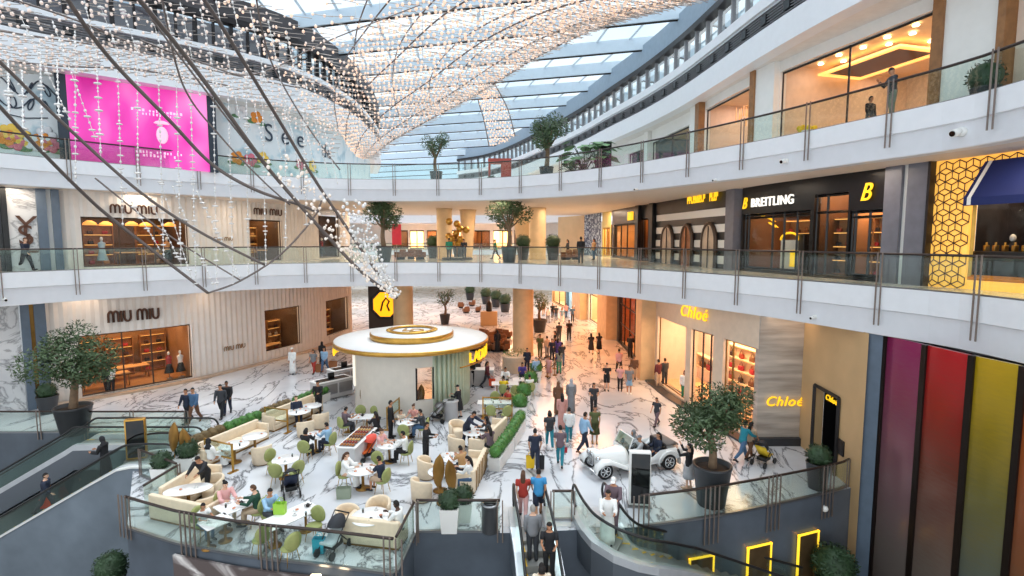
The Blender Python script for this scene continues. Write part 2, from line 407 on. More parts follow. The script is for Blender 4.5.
# ================================================================ wall builder with openings
def wall_open(name, P, z0, z1, ops, m, pleat=0.0, step=.22, parent=None, thick=.35):
    """P plan curve, ops = [(s0,s1,za,zb)] holes"""
    L = lens(P)[-1]
    S = set([0.0, L]); k = 0
    n = int(L / step)
    S |= {L * i / n for i in range(n + 1)}
    edges = [e for o in ops for e in o[:2] if 0 < e < L]
    S = sorted(S); S = [s for s in S if all(abs(s - e) > step * .45 for e in edges) or s in (0.0, L)] + edges
    S = sorted(set(S)); b = MB(); pts = []
    for i, s in enumerate(S):
        p, d, nn = point_s(P, s); o = pleat * (1 if i % 2 else -1); pts.append(p + nn * o)
    for i in range(len(S) - 1):
        sm = (S[i] + S[i+1]) / 2; iv = [(z0, z1)]
        for s0, s1, za, zb in ops:
            if s0 <= sm <= s1:
                iv = [q for a, c in iv for q in ((a, min(c, za)), (max(a, zb), c)) if q[1] - q[0] > 1e-3]
        a, c = pts[i], pts[i+1]
        for u, v in iv: b.quad((a.x,a.y,u),(c.x,c.y,u),(c.x,c.y,v),(a.x,a.y,v))
    for s0, s1, za, zb in ops:                # reveals
        for s in (s0, s1):
            p, d, nn = point_s(P, s); q = p + nn * thick
            b.quad((p.x,p.y,za),(q.x,q.y,za),(q.x,q.y,zb),(p.x,p.y,zb))
        p, d, nn = point_s(P, s0); p2, d2, n2 = point_s(P, s1); q = p + nn*thick; q2 = p2 + n2*thick
        for z in (za, zb): b.quad((p.x,p.y,z),(p2.x,p2.y,z),(q2.x,q2.y,z),(q.x,q.y,z))
    return struct(name, b, m, parent)
WIN = [0]
def shop_window(P, s0, s1, za, zb, mull=(), frame=M_DARKMET, fw=.07, inset=.18, hbars=(), glassm=None):
    """a glazed opening: window_<n> with its frame"""
    WIN[0] += 1
    p, d, n = point_s(P, s0); q, d2, n2 = point_s(P, s1); p = p + n*inset; q = q + n2*inset
    b = MB(); b.quad((p.x,p.y,za),(q.x,q.y,za),(q.x,q.y,zb),(p.x,p.y,zb))
    w = struct('window_%d' % WIN[0], b, glassm or M_SHOPGL)
    f = MB()
    for t in [0, 1] + list(mull):
        r = p.lerp(q, t); f.tube([(r.x,r.y,za),(r.x,r.y,zb)], fw, 4, smooth=False)
    for z in [za + fw, zb - fw] + [za + (zb-za)*h for h in hbars]: f.tube([(p.x,p.y,z),(q.x,q.y,z)], fw, 4, smooth=False)
    part('window_frame', f, frame, w)['kind'] = 'structure'
    return p, q
def room(name, P, s0, s1, z0, z1, depth, m, light=None, col=(255,190,120), mfl=None):
    p, d, n = point_s(P, s0); q, d2, n2 = point_s(P, s1); dd = (q - p).normalized(); nn = Vector((-dd.y, dd.x))
    a, c = p + n*.36, q + n2*.36; a2, c2 = p + nn*depth, q + nn*depth; b = MB()
    b.quad((a2.x,a2.y,z0),(c2.x,c2.y,z0),(c2.x,c2.y,z1),(a2.x,a2.y,z1))
    b.quad((a.x,a.y,z0),(a2.x,a2.y,z0),(a2.x,a2.y,z1),(a.x,a.y,z1)); b.quad((c.x,c.y,z0),(c2.x,c2.y,z0),(c2.x,c2.y,z1),(c.x,c.y,z1))
    b.mi = 1; b.quad((a.x,a.y,z1),(c.x,c.y,z1),(c2.x,c2.y,z1),(a2.x,a2.y,z1)); b.quad((a.x,a.y,z0+.02),(c.x,c.y,z0+.02),(c2.x,c2.y,z0+.02),(a2.x,a2.y,z0+.02))
    struct(name, b, [m, mfl or M_CREAM])
    if light:
        w = (q - p).length; mid = (p + q) / 2 + nn * (depth * .45)
        alight('shop_downlight', (mid.x, mid.y, z1 - .15), max(w * .8, .5), light, col, (0, 0, math.atan2(dd.y, dd.x)), sy=depth * .6)
    return p, q, dd, nn
# ================================================================ glass balustrades
M_POST = mat('balustrade_post', (138,124,116), .4, .5)
M_RAIL = mat('handrail', (70,60,56), .35, .6)
def balustrade(name, label, P, z, h=1.2, step=3.0, bars=2, drop=1.05, group=None, gap=.1, hang=.09, skip=(), rail=.045, cap=False):
    t = thing(name, label, 'railing', group=group)
    pts = resample(P, step=step / 6); n = len(pts) - 1; k = 6
    if n < k: k = n
    idx = list(range(0, n, k)) + [n]
    if len(idx) > 2 and idx[-1] - idx[-2] < k // 2: idx.pop(-2)
    for a, c in zip(idx, idx[1:]):
        g = MB(); seg = pts[a:c+1]; rings = []
        for i, p in enumerate(seg):
            nn = nrm(pts, a + i); f = .015 / max((seg[-1]-seg[0]).length, .1)
            rings.append([(p.x - nn.x*.012, p.y - nn.y*.012, z + .02), (p.x + nn.x*.012, p.y + nn.y*.012, z + .02), (p.x + nn.x*.012, p.y + nn.y*.012, z + h - .03), (p.x - nn.x*.012, p.y - nn.y*.012, z + h - .03)])
        g.loft(rings, True, True, False); part('glass_pane', g, M_GLASS, t)
    r = MB(); r.tube([(p.x, p.y, z + h) for p in pts], rail, 6); part('handrail', r, M_RAIL, t)
    s = MB(); rings = []
    for i, p in enumerate(pts):
        nn = nrm(pts, i); rings.append([(p.x - nn.x*.05, p.y - nn.y*.05, z), (p.x + nn.x*.05, p.y + nn.y*.05, z), (p.x + nn.x*.05, p.y + nn.y*.05, z + .07), (p.x - nn.x*.05, p.y - nn.y*.05, z + .07)])
    s.loft(rings, True, True, False); part('base_channel', s, M_STEEL, t)
    for j, i in enumerate(idx):
        if j in skip: continue
        p = pts[i]; nn = nrm(pts, i); tt = Vector((nn.y, -nn.x)); rot = math.atan2(tt.y, tt.x)
        q = MB()
        for u in range(bars):
            o = (u - (bars - 1) / 2) * gap * 1.6; w = p + tt * o - nn * hang
            q.cb(w.x, w.y, z - drop, .04, .03, h + drop + .04, rot)
        part('post', q, M_POST, t)
    return t
EB = [p for p in E]
EI = off(E, .06)
balustrade('glass_balustrade', 'glass balustrade along the curved edge of the middle level', EI, Z1, 1.18, 3.1, 2, 1.3, hang=.17)
balustrade('glass_balustrade', 'glass balustrade along the curved edge of the top gallery level', EI, Z2, 1.1, 3.1, 2, 1.1, hang=.17)
SKY = 1.25; SUN = 2.8; EXPO = 0.27
# ================================================================ LEFT SHOP FRONTS (two levels, pleated panels)
def op_px(P, x0, x1, yt, yb, z):          # opening from pixel columns and rows -> (s0,s1,za,zb)
    s0, s1 = s_px(P, x0, z), s_px(P, x1, z)
    return s0, s1, yb, yt
def zc(P, s, y): return z_px(P, s, y)
gz = 2.0
sA = s_px(WL, 47, 3.0)
WLp = WL
s_end = s_px(WL, 352, 3.0)
def sub(P, s0, s1, n=90):
    return [point_s(P, s0 + (s1 - s0) * i / n)[0] for i in range(n + 1)]
WLm = sub(WL, sA, s_end)
# ground level openings
def mkop(P, x0, x1, ytop, z0, zmid):
    s0, s1 = s_px(P, x0, zmid), s_px(P, x1, zmid)
    return (s0, s1, z0, zc(P, (s0 + s1) / 2, ytop))
gops = [mkop(WLm, 80, 192, 330, .15, 2.2), mkop(WLm, 265, 301, 308, .75, 2.2), mkop(WLm, 326, 349, 298.5, .75, 2.2)]
wall_open('wall_left', WLm, 0, B1 + .02, gops, M_PLEAT, .035, .2)
uops = [mkop(WLm, 82, 189, 218, Z1 + .1, 9.2), mkop(WLm, 250, 282, 220, Z1 + .1, 9.2), mkop(WLm, 319, 340, 206, Z1 + .1, 9.2)]
wall_open('wall_left_upper', WLm, Z1, B2 + .02, uops, M_PLEAT, .035, .2)
b = MB(); sweep(b, WLm, [(-.5, 0), (-.5, .12), (-.06, .12)]); struct('trim_plinth_left', b, mat('warm_grey_step', (196,170,146), .3, var=.1))
ROOMS = []
for k, (o, lt) in enumerate(zip(gops, (240, 120, 110))):
    WINP = shop_window(WLm, o[0], o[1], o[2], o[3], mull=(.36, .62) if k == 0 else (), frame=M_BRONZE, fw=.05)
    ROOMS.append(room('wall_shop_left_%d' % (k+1), WLm, o[0], o[1], 0.1, 4.9, 5.0, M_SHOPBK if k == 0 else M_SHOPDK, lt, (255,206,150), mat('shop_floor_tan', (178,134,92), .25, var=.1)))
for k, (o, lt) in enumerate(zip(uops, (130, 90, 30))):
    shop_window(WLm, o[0], o[1], o[2], o[3], mull=(.33, .66) if k == 0 else (), frame=M_BRONZE, fw=.05)
    ROOMS.append(room('wall_shop_left_%d' % (k+4), WLm, o[0], o[1], Z1 + .03, 11.3, 4.5, M_SHOPDK, lt, (255,206,150), mat('shop_floor_tan', (178,134,92), .25, var=.1)))
# marble wall and blue pillars at the left end
WLa = sub(WL, 0, s_px(WL, 22, 3.0), 30); b = MB(); sweep(b, WLa, [(-.2, 0), (-.2, B1 + .02)]); struct('wall_left_marble', b, M_MARBW)
s0u, s1u = s_px(WL, 5, 9.5), s_px(WL, 39, 9.5)
WLb = sub(WL, s0u, s1u, 20); b = MB(); sweep(b, WLb, [(-.05, Z1), (-.05, B2 + .02)]); struct('wall_left_marble_upper', b, M_MARBW)
WLd = sub(WL, 0, s0u, 20); b = MB(); sweep(b, WLd, [(0.3, Z1), (0.3, B2 + .02)]); struct('wall_left_dark_upper', b, M_DARKSTONE)
def wall_pier(P, xa, xb, z0, z1, zref, m, depth=.35, name='trim_pillar'):
    a, d, n = point_s(P, s_px(P, xa, zref)); c, d2, n2 = point_s(P, s_px(P, xb, zref)); b = MB()
    b.prism([tuple(a - n*depth), tuple(c - n2*depth), tuple(c + n2*.4), tuple(a + n*.4)], z0, z1)
    return struct(name, b, m)
for (xa, xb) in ((23, 32), (36.5, 48)): wall_pier(WL, xa, xb, 0, B1, 3.0, M_BLUEPIL)
wall_pier(WL, 32, 36.5, 0, B1, 3.0, M_BRASS, .15)
for (xa, xb) in ((38, 48), (53, 61)): wall_pier(WL, xa, xb, Z1, B2, 9.5, M_BLUEPIL)
wall_pier(WL, 48, 53, Z1, B2, 9.5, M_WHITE, .12); wall_pier(WL, 3, 9, Z1, B2, 9.5, M_BLACK, .2)
# signs on the pleated walls
def wall_sign(name, label, body, P, x, y, zref, size, m, sx=1.0, shear=0.0, dist=.1, ext=.03, bold=.01, cat='sign', group=None):
    s = s_px(P, x, zref); p, d, n = point_s(P, s); z = zc(P, s, y)
    o = text(name, body, size, (p.x - n.x*dist, p.y - n.y*dist, z), (d.x, d.y, 0), m, None, ext, sx=sx, shear=shear, bold=bold)
    return tag(o, label, cat, group)
def miu_sign(label, x0, x1, y, zr, h, m, P=None, dist=.12):
    P = P or WLm
    p, d, n = point_s(P, s_px(P, x0, zr)); q, d2, n2 = point_s(P, s_px(P, x1, zr)); z = zc(P, s_px(P, (x0+x1)/2, zr), y); L = (q-p).length; k = L / 5.9; dd = (q-p).normalized(); nn = Vector((-dd.y, dd.x))
    t = thing('shop_sign', label, 'sign', (p.x - nn.x*dist, p.y - nn.y*dist, z - h/2), math.atan2(dd.y, dd.x))
    def stroke(nm, pts):
        b = MB(); r = h*.1
        rings = []
        P_ = [Vector((x*k, 0, y_*h)) for x, y_ in pts]
        b.tube(P_, r, 6, True, False); part(nm, b, m, t)
    def arch(x, w): return [(x, 0)] + [(x + w/2 - w/2*math.cos(PI*j/8), .62 + .36*math.sin(PI*j/8)) for j in range(9)] + [(x + w, 0)]
    for o in (0, 3.3):
        stroke('letter_arch', arch(o, .55)); stroke('letter_arch', arch(o + .55, .55)); stroke('letter_bar', [(o + 1.45, 0), (o + 1.45, 1)])
        stroke('letter_bowl', [(o + 1.8, 1), (o + 1.8, .36)] + [(o + 2.15 - .35*math.cos(PI*j/8), .36 - .34*math.sin(PI*j/8)) for j in range(1, 8)] + [(o + 2.5, .36), (o + 2.5, 1)])
miu_sign('large bronze two-word sign on the pleated wall at ground level', 107.5, 158.5, 315, 5.0, .66, M_TEXTDK)
miu_sign('bronze two-word sign over the wide shop window on the middle level', 110, 157, 209.5, 11.0, .5, M_TEXTDK)
miu_sign('bronze two-word sign over the narrow shop window on the middle level', 253, 281, 212, 11.0, .46, M_TEXTDK)
miu_sign('small gold two-word sign on the middle level pleated wall', 213, 232, 239, 9.0, .24, M_BRASS)
miu_sign('small gold two-word sign between the ground level shop windows', 223, 244, 347, 2.0, .3, M_BRASS)
# YSL style overlapping letters on the marble
s = s_px(WL, 25, 9.5); p, d, n = point_s(WL, s)
t = thing('shop_emblem', 'black interlaced three letter emblem on the marble wall panel', 'sign', (p.x - n.x*.12, p.y - n.y*.12, zc(WL, s, 236)))
for ch, dx, dz, sh in (('Y', 0, .5, .1), ('S', .02, 0, .0), ('L', .12, -.45, .2)):
    text('letter', ch, 1.5, (d.x*dx, d.y*dx, dz), (d.x, d.y, 0), M_TEXTDK, t, .02, shear=sh)
# ---------------------------------------------------------------- shelving with goods inside the left shops
def shelf_unit(key, w, h, n, m):
    def f(b):
        b.box(-w/2, -.02, 0, w/2, .02, h)
        for i in range(n + 1):
            z = .08 + (h - .14) * i / n; b.box(-w/2, -.34, z, w/2, .02, z + .035)
        for x in (-w/2, w/2): b.box(x - .02, -.34, 0, x + .02, .02, h)
    return cached(('shelf', key), lambda: mk('shelf', m, f))
BAGCOL = [mat('bag_%d' % i, c, .5, var=.1) for i, c in enumerate(((60,34,26),(150,60,40),(206,160,104),(34,30,34),(120,76,44),(214,196,170),(170,40,50)))]
def bag_mesh(i):
    def f(b):
        b.rbox(-.15, -.07, 0, .15, .07, .2, .03, .05)
    def g(b):
        b.tube([(-.09,0,.19),(-.08,0,.3),(0,0,.35),(.08,0,.3),(.09,0,.19)], .012, 5)
    return cached(('bag', i), lambda: mk('handbag', BAGCOL[i], f)), cached(('bagh', i), lambda: mk('handle', BAGCOL[i], g))
RG = random.Random(3)
def put_bag(x, y, z, rz, i, label, group, s=1.0):
    a, h = bag_mesh(i); o = link(bpy.data.objects.new('handbag', a)); o.location = (x, y, z); o.rotation_euler = (0,0,rz); o.scale = (s,)*3
    tag(o, label, 'handbag', group); link(bpy.data.objects.new('handle', h), o); return o
def shelves(R_, z, where, cols, w=1.5, h=2.6, n=4, lampc=M_LAMP, bags=2, m=M_WOOD, depth=4.6, cn='wooden'):
    p, q, dd, nn = R_; L = (q - p).length; c = max(1, int(L / (w + .35)))
    c = min(c, cols)
    ang = math.atan2(dd.y, dd.x)
    ordn = ['first','second','third','fourth','fifth','sixth']
    for i in range(c):
        u = (i + .5) / c; pos = p.lerp(q, u) + nn * depth
        t = thing('display_shelf', '%s display shelf inside %s, %s from its left' % (cn, where, ordn[i]), 'shelf', (pos.x, pos.y, z), ang)
        sc_ = part('shelf_case', shelf_unit((w, h, n, m.name), w, h, n, m), None, t)
        lb = cached(('shelflight', w), lambda: mk('shelf_light', M_COVE, lambda b: b.box(-w/2+.05, -.3, .05, w/2-.05, -.26, .075)))
        for k in range(1, n+1): part('shelf_light', lb, None, sc_).location = (0, 0, (h-.14)*k/n)
        for k in range(n):
            for j in range(bags):
                x = (-.5 + (j + .5) / bags) * w; zz = z + .115 + (h - .14) * k / n
                put_bag(pos.x + dd.x*x - nn.x*.17, pos.y + dd.y*x - nn.y*.17, zz, ang + RG.uniform(-.3,.3), RG.randrange(7), 'small handbag on the %s display shelf inside %s' % (ordn[i], where), 'bags on the %s shelf in %s' % (ordn[i], where))
shelves(ROOMS[0], .12, 'the big ground level pleated shop', 4)
shelves(ROOMS[1], .12, 'the second ground level pleated window', 2, w=1.3, depth=2.3)
shelves(ROOMS[2], .12, 'the third ground level pleated window', 2, w=1.3, depth=2.0)
shelves(ROOMS[3], Z1 + .05, 'the wide middle level pleated shop', 4, depth=3.0)
shelves(ROOMS[4], Z1 + .05, 'the narrow middle level pleated window', 2, w=1.2, depth=2.0)
M_TBLTOP = mat('warm_table_top', (226,176,116), .4, var=.08)
def display_table(loc, rz, label, w=1.8, d=.8, h=.85, m=None, group=None):
    t = thing('display_table', label, 'table', loc, rz, group)
    part('table_top', cached(('dtop', w, d, h), lambda: mk('table_top', M_TBLTOP, lambda b: b.rbox(-w/2,-d/2,h-.07,w/2,d/2,h,.015,.03))), None, t)
    for sx in (-1, 1):
        for sy in (-1, 1):
            part('leg', cached(('dleg', h), lambda: mk('leg', M_BRASS, lambda b: b.tube([(0,0,0),(0,0,h-.07)], .03, 6))), None, t).location = (sx*(w/2-.08), sy*(d/2-.08), 0)
    return t
def in_room(R_, u, depth): 
    p, q, dd, nn = R_; r = p.lerp(q, u) + nn * depth; return r, math.atan2(dd.y, dd.x)
for R_, u, dp, z, lb in ((ROOMS[0], .25, 1.5, .12, 'warm wooden table inside the big ground level shop, left of its door'),
                         (ROOMS[0], .5, 3.0, .12, 'warm wooden table deep inside the big ground level shop'),
                         (ROOMS[1], .45, 1.3, .12, 'pale wooden table behind the second ground level shop window'),
                         (ROOMS[2], .5, 1.3, .12, 'pale wooden table behind the third ground level shop window'),
                         (ROOMS[3], .5, 1.6, Z1 + .05, 'wooden table inside the wide middle level shop'),
                         (ROOMS[4], .5, 1.2, Z1 + .05, 'wooden table behind the narrow middle level shop window')):
    r, a = in_room(R_, u, dp); display_table((r.x, r.y, z), a, lb, w=1.6 if R_ is not ROOMS[0] else 2.4)
# pendant / cloud lamps in the big shop
M_AMBER = mat('amber_shade', (255,190,90), .4, emit=(255,170,80), es=.9)
def pendant(loc, label, group, r=.35):
    t = thing('pendant_lamp', label, 'lamp', loc, 0, group)
    part('lamp_shade', cached(('pshade', r), lambda: mk('lamp_shade', M_AMBER, lambda b: b.lathe([(r*.3,.25),(r*.9,.12),(r,0),(r*.95,-.02),(r*.6,.06)], n=14))), None, t)
    part('cord', cached(('pcord',), lambda: mk('cord', M_BLACK, lambda b: b.tube([(0,0,.2),(0,0,1.1)], .012, 5))), None, t)
for R_, z, nm in ((ROOMS[0], 3.7, 'the big ground level shop'), (ROOMS[3], 10.1, 'the wide middle level shop')):
    for i in range(5):
        r, a = in_room(R_, .12 + .19 * i, 1.2 + (i % 2) * 1.1); pendant((r.x, r.y, z), 'amber pendant lamp hanging inside %s' % nm, 'amber pendants in ' + nm)
# clothes rail right inside the big shop
def mannequin(loc, rz, label, top, skirt, group=None):
    t = thing('mannequin', label, 'mannequin', loc, rz, group)
    part('torso', cached(('mtor', top.name), lambda: mk('torso', top, lambda b: b.lathe([(.05,.86),(.17,.92),(.14,1.1),(.19,1.32),(.2,1.42),(.06,1.5),(.05,1.56)], n=14, sy=.65))), None, t)
    part('skirt', cached(('mskt', skirt.name), lambda: mk('skirt', skirt, lambda b: b.lathe([(.3,.38),(.29,.42),(.2,.75),(.15,.98)], n=14, sy=.8))), None, t)
    part('stand', cached(('mstd',), lambda: mk('stand', M_STEEL, lambda b: (b.lathe([(.18,0),(.18,.02),(.02,.03)], n=14), b.tube([(0,0,0),(0,0,.6)], .015, 6)))), None, t)
    part('head', cached(('mhd',), lambda: mk('head', M_WHITE, lambda b: b.ell((0,0,1.67), .08, .1, .125))), None, t)
    return t
r, a = in_room(ROOMS[0], .93, 1.0); mannequin((r.x, r.y, .12), a, 'mannequin in white top and black skirt at the right end of the big shop window', M_WHITE, M_BLACK)
r, a = in_room(ROOMS[0], .82, 1.1); mannequin((r.x, r.y, .12), a, 'mannequin in red top inside the big shop, beside the white topped one', mat('dusty_red', (170,60,56), .7), M_BLACK)
r, a = in_room(ROOMS[3], .82, .9); mannequin((r.x, r.y, Z1 + .05), a, 'mannequin in an orange cape in the wide middle level shop window', mat('apricot', (226,160,104), .7), M_BLACK)
r, a = in_room(ROOMS[3], .2, .9); mannequin((r.x, r.y, Z1 + .05), a, 'mannequin in pale blue dress in the wide middle level shop window', mat('pale_blue', (176,200,214), .7), mat('pale_blue', (176,200,214), .7))
r, a = in_room(ROOMS[5], .5, .8); mannequin((r.x, r.y, Z1 + .05), a, 'mannequin in a dark red top in the dark doorway behind the hanging crystals', mat('deep_red', (150,40,34), .7), M_BLACK)
# ================================================================ TOP LEVEL LEFT: hoarding with a pink screen
b = MB(); sweep(b, HL, [(0, Z2), (0, 18.6)])
def hoard_mat():
    m = mat('hoarding_print', (232,238,242), .5)
    N = m.node_tree.nodes; K = m.node_tree.links; B = N['Principled BSDF']
    tc = N.new('ShaderNodeTexCoord'); v = N.new('ShaderNodeTexVoronoi'); v.inputs['Scale'].default_value = .55; K.new(tc.outputs['Object'], v.inputs['Vector'])
    n1 = N.new('ShaderNodeTexNoise'); n1.inputs['Scale'].default_value = .9; n1.inputs['Detail'].default_value = 5; K.new(tc.outputs['Object'], n1.inputs['Vector'])
    r = N.new('ShaderNodeValToRGB'); e = r.color_ramp.elements
    e[0].position = .3; e[0].color = lin((176,198,210)); e[1].position = .46; e[1].color = lin((236,241,244)); q = e.new(.38); q.color = lin((206,224,232))
    K.new(n1.outputs['Fac'], r.inputs['Fac']); K.new(r.outputs['Color'], B.inputs['Base Color']); return m
struct('wall_hoarding', b, hoard_mat())
b = MB(); sweep(b, HL, [(-.02, 18.2), (-.02, 18.7), (.3, 18.7)]); struct('trim_hoarding_top', b, M_FASCIA)
def hpt(x, zref=16): 
    s = s_px(HL, x, zref); return point_s(HL, s)
pa, da, na = hpt(57); pb, db, nb = hpt(213); dd = (pb - pa).normalized(); nn = Vector((-dd.y, dd.x))
mid = (pa + pb) / 2; W = (pb - pa).length
so = mid - nn * 1.0
t = thing('billboard', 'big pink lit advertising screen in a dark frame on the top level', 'billboard', (so.x, so.y, Z2), math.atan2(dd.y, dd.x))
hh = atD(130, 82, so.y).z - Z2
f = MB(); fw = W * .062
f.box(-W/2, -.1, 0, -W/2 + fw, .25, hh); f.box(W/2 - fw, -.1, 0, W/2, .25, hh); f.box(-W/2, .15, 0, W/2, .25, hh); part('dark_frame', f, mat('navy_frame', (36,48,62), .4), t)
def pink_mat():
    m = mat('pink_screen', (226,70,170), .4); N = m.node_tree.nodes; K = m.node_tree.links; B = N['Principled BSDF']
    tc = N.new('ShaderNodeTexCoord'); mp = N.new('ShaderNodeMapping'); mp.inputs['Rotation'].default_value = (0, .6, 0); mp.inputs['Scale'].default_value = (.5, 1, .28); K.new(tc.outputs['Object'], mp.inputs[0])
    n1 = N.new('ShaderNodeTexNoise'); n1.inputs['Scale'].default_value = .8; n1.inputs['Detail'].default_value = 1.5; K.new(mp.outputs[0], n1.inputs['Vector'])
    r = N.new('ShaderNodeValToRGB'); e = r.color_ramp.elements; e[0].position = .36; e[0].color = lin((196,24,140)); e[1].position = .66; e[1].color = lin((246,140,206)); q = e.new(.5); q.color = lin((228,62,170))
    K.new(n1.outputs['Fac'], r.inputs['Fac']); K.new(r.outputs['Color'], B.inputs['Base Color']); K.new(r.outputs['Color'], B.inputs['Emission Color']); B.inputs['Emission Strength'].default_value = .45; return m
f = MB(); f.box(-W/2 + fw, -.06, .02, W/2 - fw, .14, hh - .02); part('screen', f, pink_mat(), t)
M_PINKLET = mat('pink_letters', (255,206,232), .5, emit=(255,190,226), es=.5)
f = MB(); RS = random.Random(5)
for row, zz, n in ((0, .66, 15), (1, .62, 9), (2, .17, 14), (3, .13, 10)):
    for i in range(n):
        if RS.random() < .8: f.box(W*.1 + (i - n/2) * .17, -.085, hh*zz, W*.1 + (i - n/2) * .17 + RS.uniform(.05,.12), -.07, hh*zz + RS.uniform(.1,.17))
part('caption_strokes', f, M_PINKLET, t)['kind'] = 'stuff'
f = MB(); f.lathe([(.34,-.05),(.4,0),(.3,.1),(.12,.16)], c=(W*.12,-.12,hh*.54), n=16, sy=.1); f.ell((W*.12,-.1,hh*.4), .3, .04, .5); part('bottle_picture', f, mat('pale_rose', (250,206,226), .4, emit=(250,190,220), es=.35), t)
M_SCRIPT = mat('slate_script', (58,70,86), .6)
def hoard_text(label, body, x, y, size, shear=0.0, sx=1.0):
    s = s_px(HL, x, 16); p, d, n = point_s(HL, s); z = zc(HL, s, y)
    tag(text('hoarding_lettering', body, size, (p.x - n.x*.06, p.y - n.y*.06, z), (d.x, d.y, 0), M_SCRIPT, None, .01, shear=shear, sx=sx), label, 'lettering')
hoard_text('large dark letters S and e on the pale hoarding right of the pink screen', 'S e e', 285, 137, 1.7, 0, .9)
hoard_text('large dark letters d and e at the far end of the pale hoarding', 'de', 326, 152, 1.5, 0, .9)
s = s_px(HL, 25, 16); p, d, n = point_s(HL, s); z = zc(HL, s, 97)
o = MB(); o.M = Matrix((Vector((d.x,d.y,0)), Vector((n.x,n.y,0)), Vector((0,0,1)))).transposed().to_4x4()
pts = []
for row in range(2):
    pts = [(-1.5 + .1*i + .28*math.sin(i*.9), -.02, .5 - row*.85 + .3*math.sin(i*1.25 + row) * (1 if i % 7 else 1.6)) for i in range(30)]
    o.tube([tuple(v) for v in cr(pts, 4)], .035, 5)
o.tube([(-.8,-.02,-1.0),(0,-.02,-1.1),(.9,-.02,-.95)], .03, 5)
so_ = part('hoarding_lettering', o, M_SCRIPT); so_.location = (p.x - n.x*.04, p.y - n.y*.04, z)
tag(so_, 'dark curling script on the pale hoarding left of the pink screen', 'lettering')
# painted flowers along the foot of the hoarding
FLC = [mat('flower_%d' % i, c, .6) for i, c in enumerate(((240,150,60),(226,120,140),(250,206,90),(236,236,240)))]
LFM = mat('flower_leaf', (96,140,96), .6)
for i, (x, y) in enumerate(((6,138),(14,142),(24,139),(33,143),(42,141),(50,145),(10,132),(46,135),(237,158),(250,160),(262,158),(243,112),(258,118),(300,164),(312,166))):
    s = s_px(HL, x, 15); p, d, n = point_s(HL, s); z = zc(HL, s, y)
    t = thing('flower_print', 'flower printed on the pale hoarding of the top level, %s' % ('left of the pink screen' if x < 60 else 'right of the pink screen'), 'flower print', (p.x - n.x*.03, p.y - n.y*.03, z), math.atan2(d.y, d.x), 'printed flowers ' + ('left' if x < 60 else 'right') + ' of the screen')
    k = MB()
    for j in range(5): k.ell((math.cos(j*1.256)*.26, -.01, math.sin(j*1.256)*.26), .2, .02, .2, 8, 5)
    part('petals', k, FLC[i % 4], t); k = MB(); k.ell((.34, 0, -.36), .34, .02, .12, 8, 5); k.ell((-.34, 0, -.3), .3, .02, .12, 8, 5); part('leaves', k, LFM, t)
# ================================================================ RIGHT SIDE, GROUND LEVEL
RG2 = random.Random(11)
M_CHLOE = mat('ribbed_grey_stone', (186,172,158), .5, var=.1, vs=.6, bump=.3, bs=6)
def grey_lines():
    m = mat('lined_grey_stone', (178,166,154), .5); N = m.node_tree.nodes; K = m.node_tree.links; B = N['Principled BSDF']
    tc = N.new('ShaderNodeTexCoord'); mp = N.new('ShaderNodeMapping'); mp.inputs['Scale'].default_value = (.25,.25,2.2); K.new(tc.outputs['Object'], mp.inputs[0])
    n1 = N.new('ShaderNodeTexNoise'); n1.inputs['Scale'].default_value = 1.6; n1.inputs['Detail'].default_value = 6; K.new(mp.outputs[0], n1.inputs['Vector'])
    r = N.new('ShaderNodeValToRGB'); e = r.color_ramp.elements; e[0].position = .3; e[0].color = lin((148,136,126)); e[1].position = .7; e[1].color = lin((206,194,182))
    K.new(n1.outputs['Fac'], r.inputs['Fac']); K.new(r.outputs['Color'], B.inputs['Base Color']); return m
M_LINED = grey_lines()
WG = WRG
def op_s(P, x0, x1, ytop, z0, zmid):
    s0, s1 = s_px(P, x0, zmid), s_px(P, x1, zmid); return (s0, s1, z0, zc(P, (s0+s1)/2, ytop))
Lg = lens(WG)[-1]
s_c0 = s_px(WG, 655, 2.0)                                    # start of the cream shop front
WGc = sub(WG, s_c0, Lg, 70)
s1, s2, s3, s4, s5, s6 = [s_px(WGc, x, 2.0) for x in (657, 685, 690, 712, 722, 758)]
ztop = 4.35
cops = [(s1, s2, .15, ztop), (s3, s4, .15, ztop), (s5, s6, .15, ztop)]
wall_open('wall_right', WGc, 0, B1 + .02, cops, mat('blush_stone', (222,202,180), .45, var=.05), 0, .5)
shop_window(WGc, *cops[0], frame=M_BRASS, fw=.04); shop_window(WGc, *cops[1], mull=(.45,.8), frame=M_DARKMET, fw=.05); shop_window(WGc, *cops[2], mull=(.22,), frame=M_BRASS, fw=.05)
RC = room('wall_shop_right_1', WGc, .1, Lg - s_c0 - .2, .1, 4.7, 3.0, M_PINKBEIGE, 520, (255,212,166), mat('shop_floor_pale', (226,190,150), .25))
b = MB(); sweep(b, WGc, [(-.6, 0), (-.6, .1), (-.05, .1)]); struct('trim_plinth_right', b, M_DARKSTONE)
wall_sign('shop_sign', 'yellow lit script shop sign above the windows with lit handbag shelves', 'Chloé', WGc, 694.5, 313, 5.2, .95, M_YEL, 1.0, .25, bold=0)
# Chloé wall facing the hall
ca, cb_ = Vector((11.0,23.3)), Vector((12.95,23.3))
b = MB(); b.box(11.0, 23.2, 0, 12.95, 23.6, B1 + .02); struct('wall_right_return', b, M_LINED)
t = tag(text('shop_sign', 'Chloé', .62, (12.15, 23.12, atD(786, 402, 23.1).z), (1,0,0), M_YEL, None, .03, shear=.25, bold=0), 'yellow lit script shop sign on the grey stone wall facing the hall', 'sign')
b = MB(); b.box(10.9, 23.0, 0, 13.0, 23.2, .35); struct('trim_base_right', b, M_DARKSTONE)
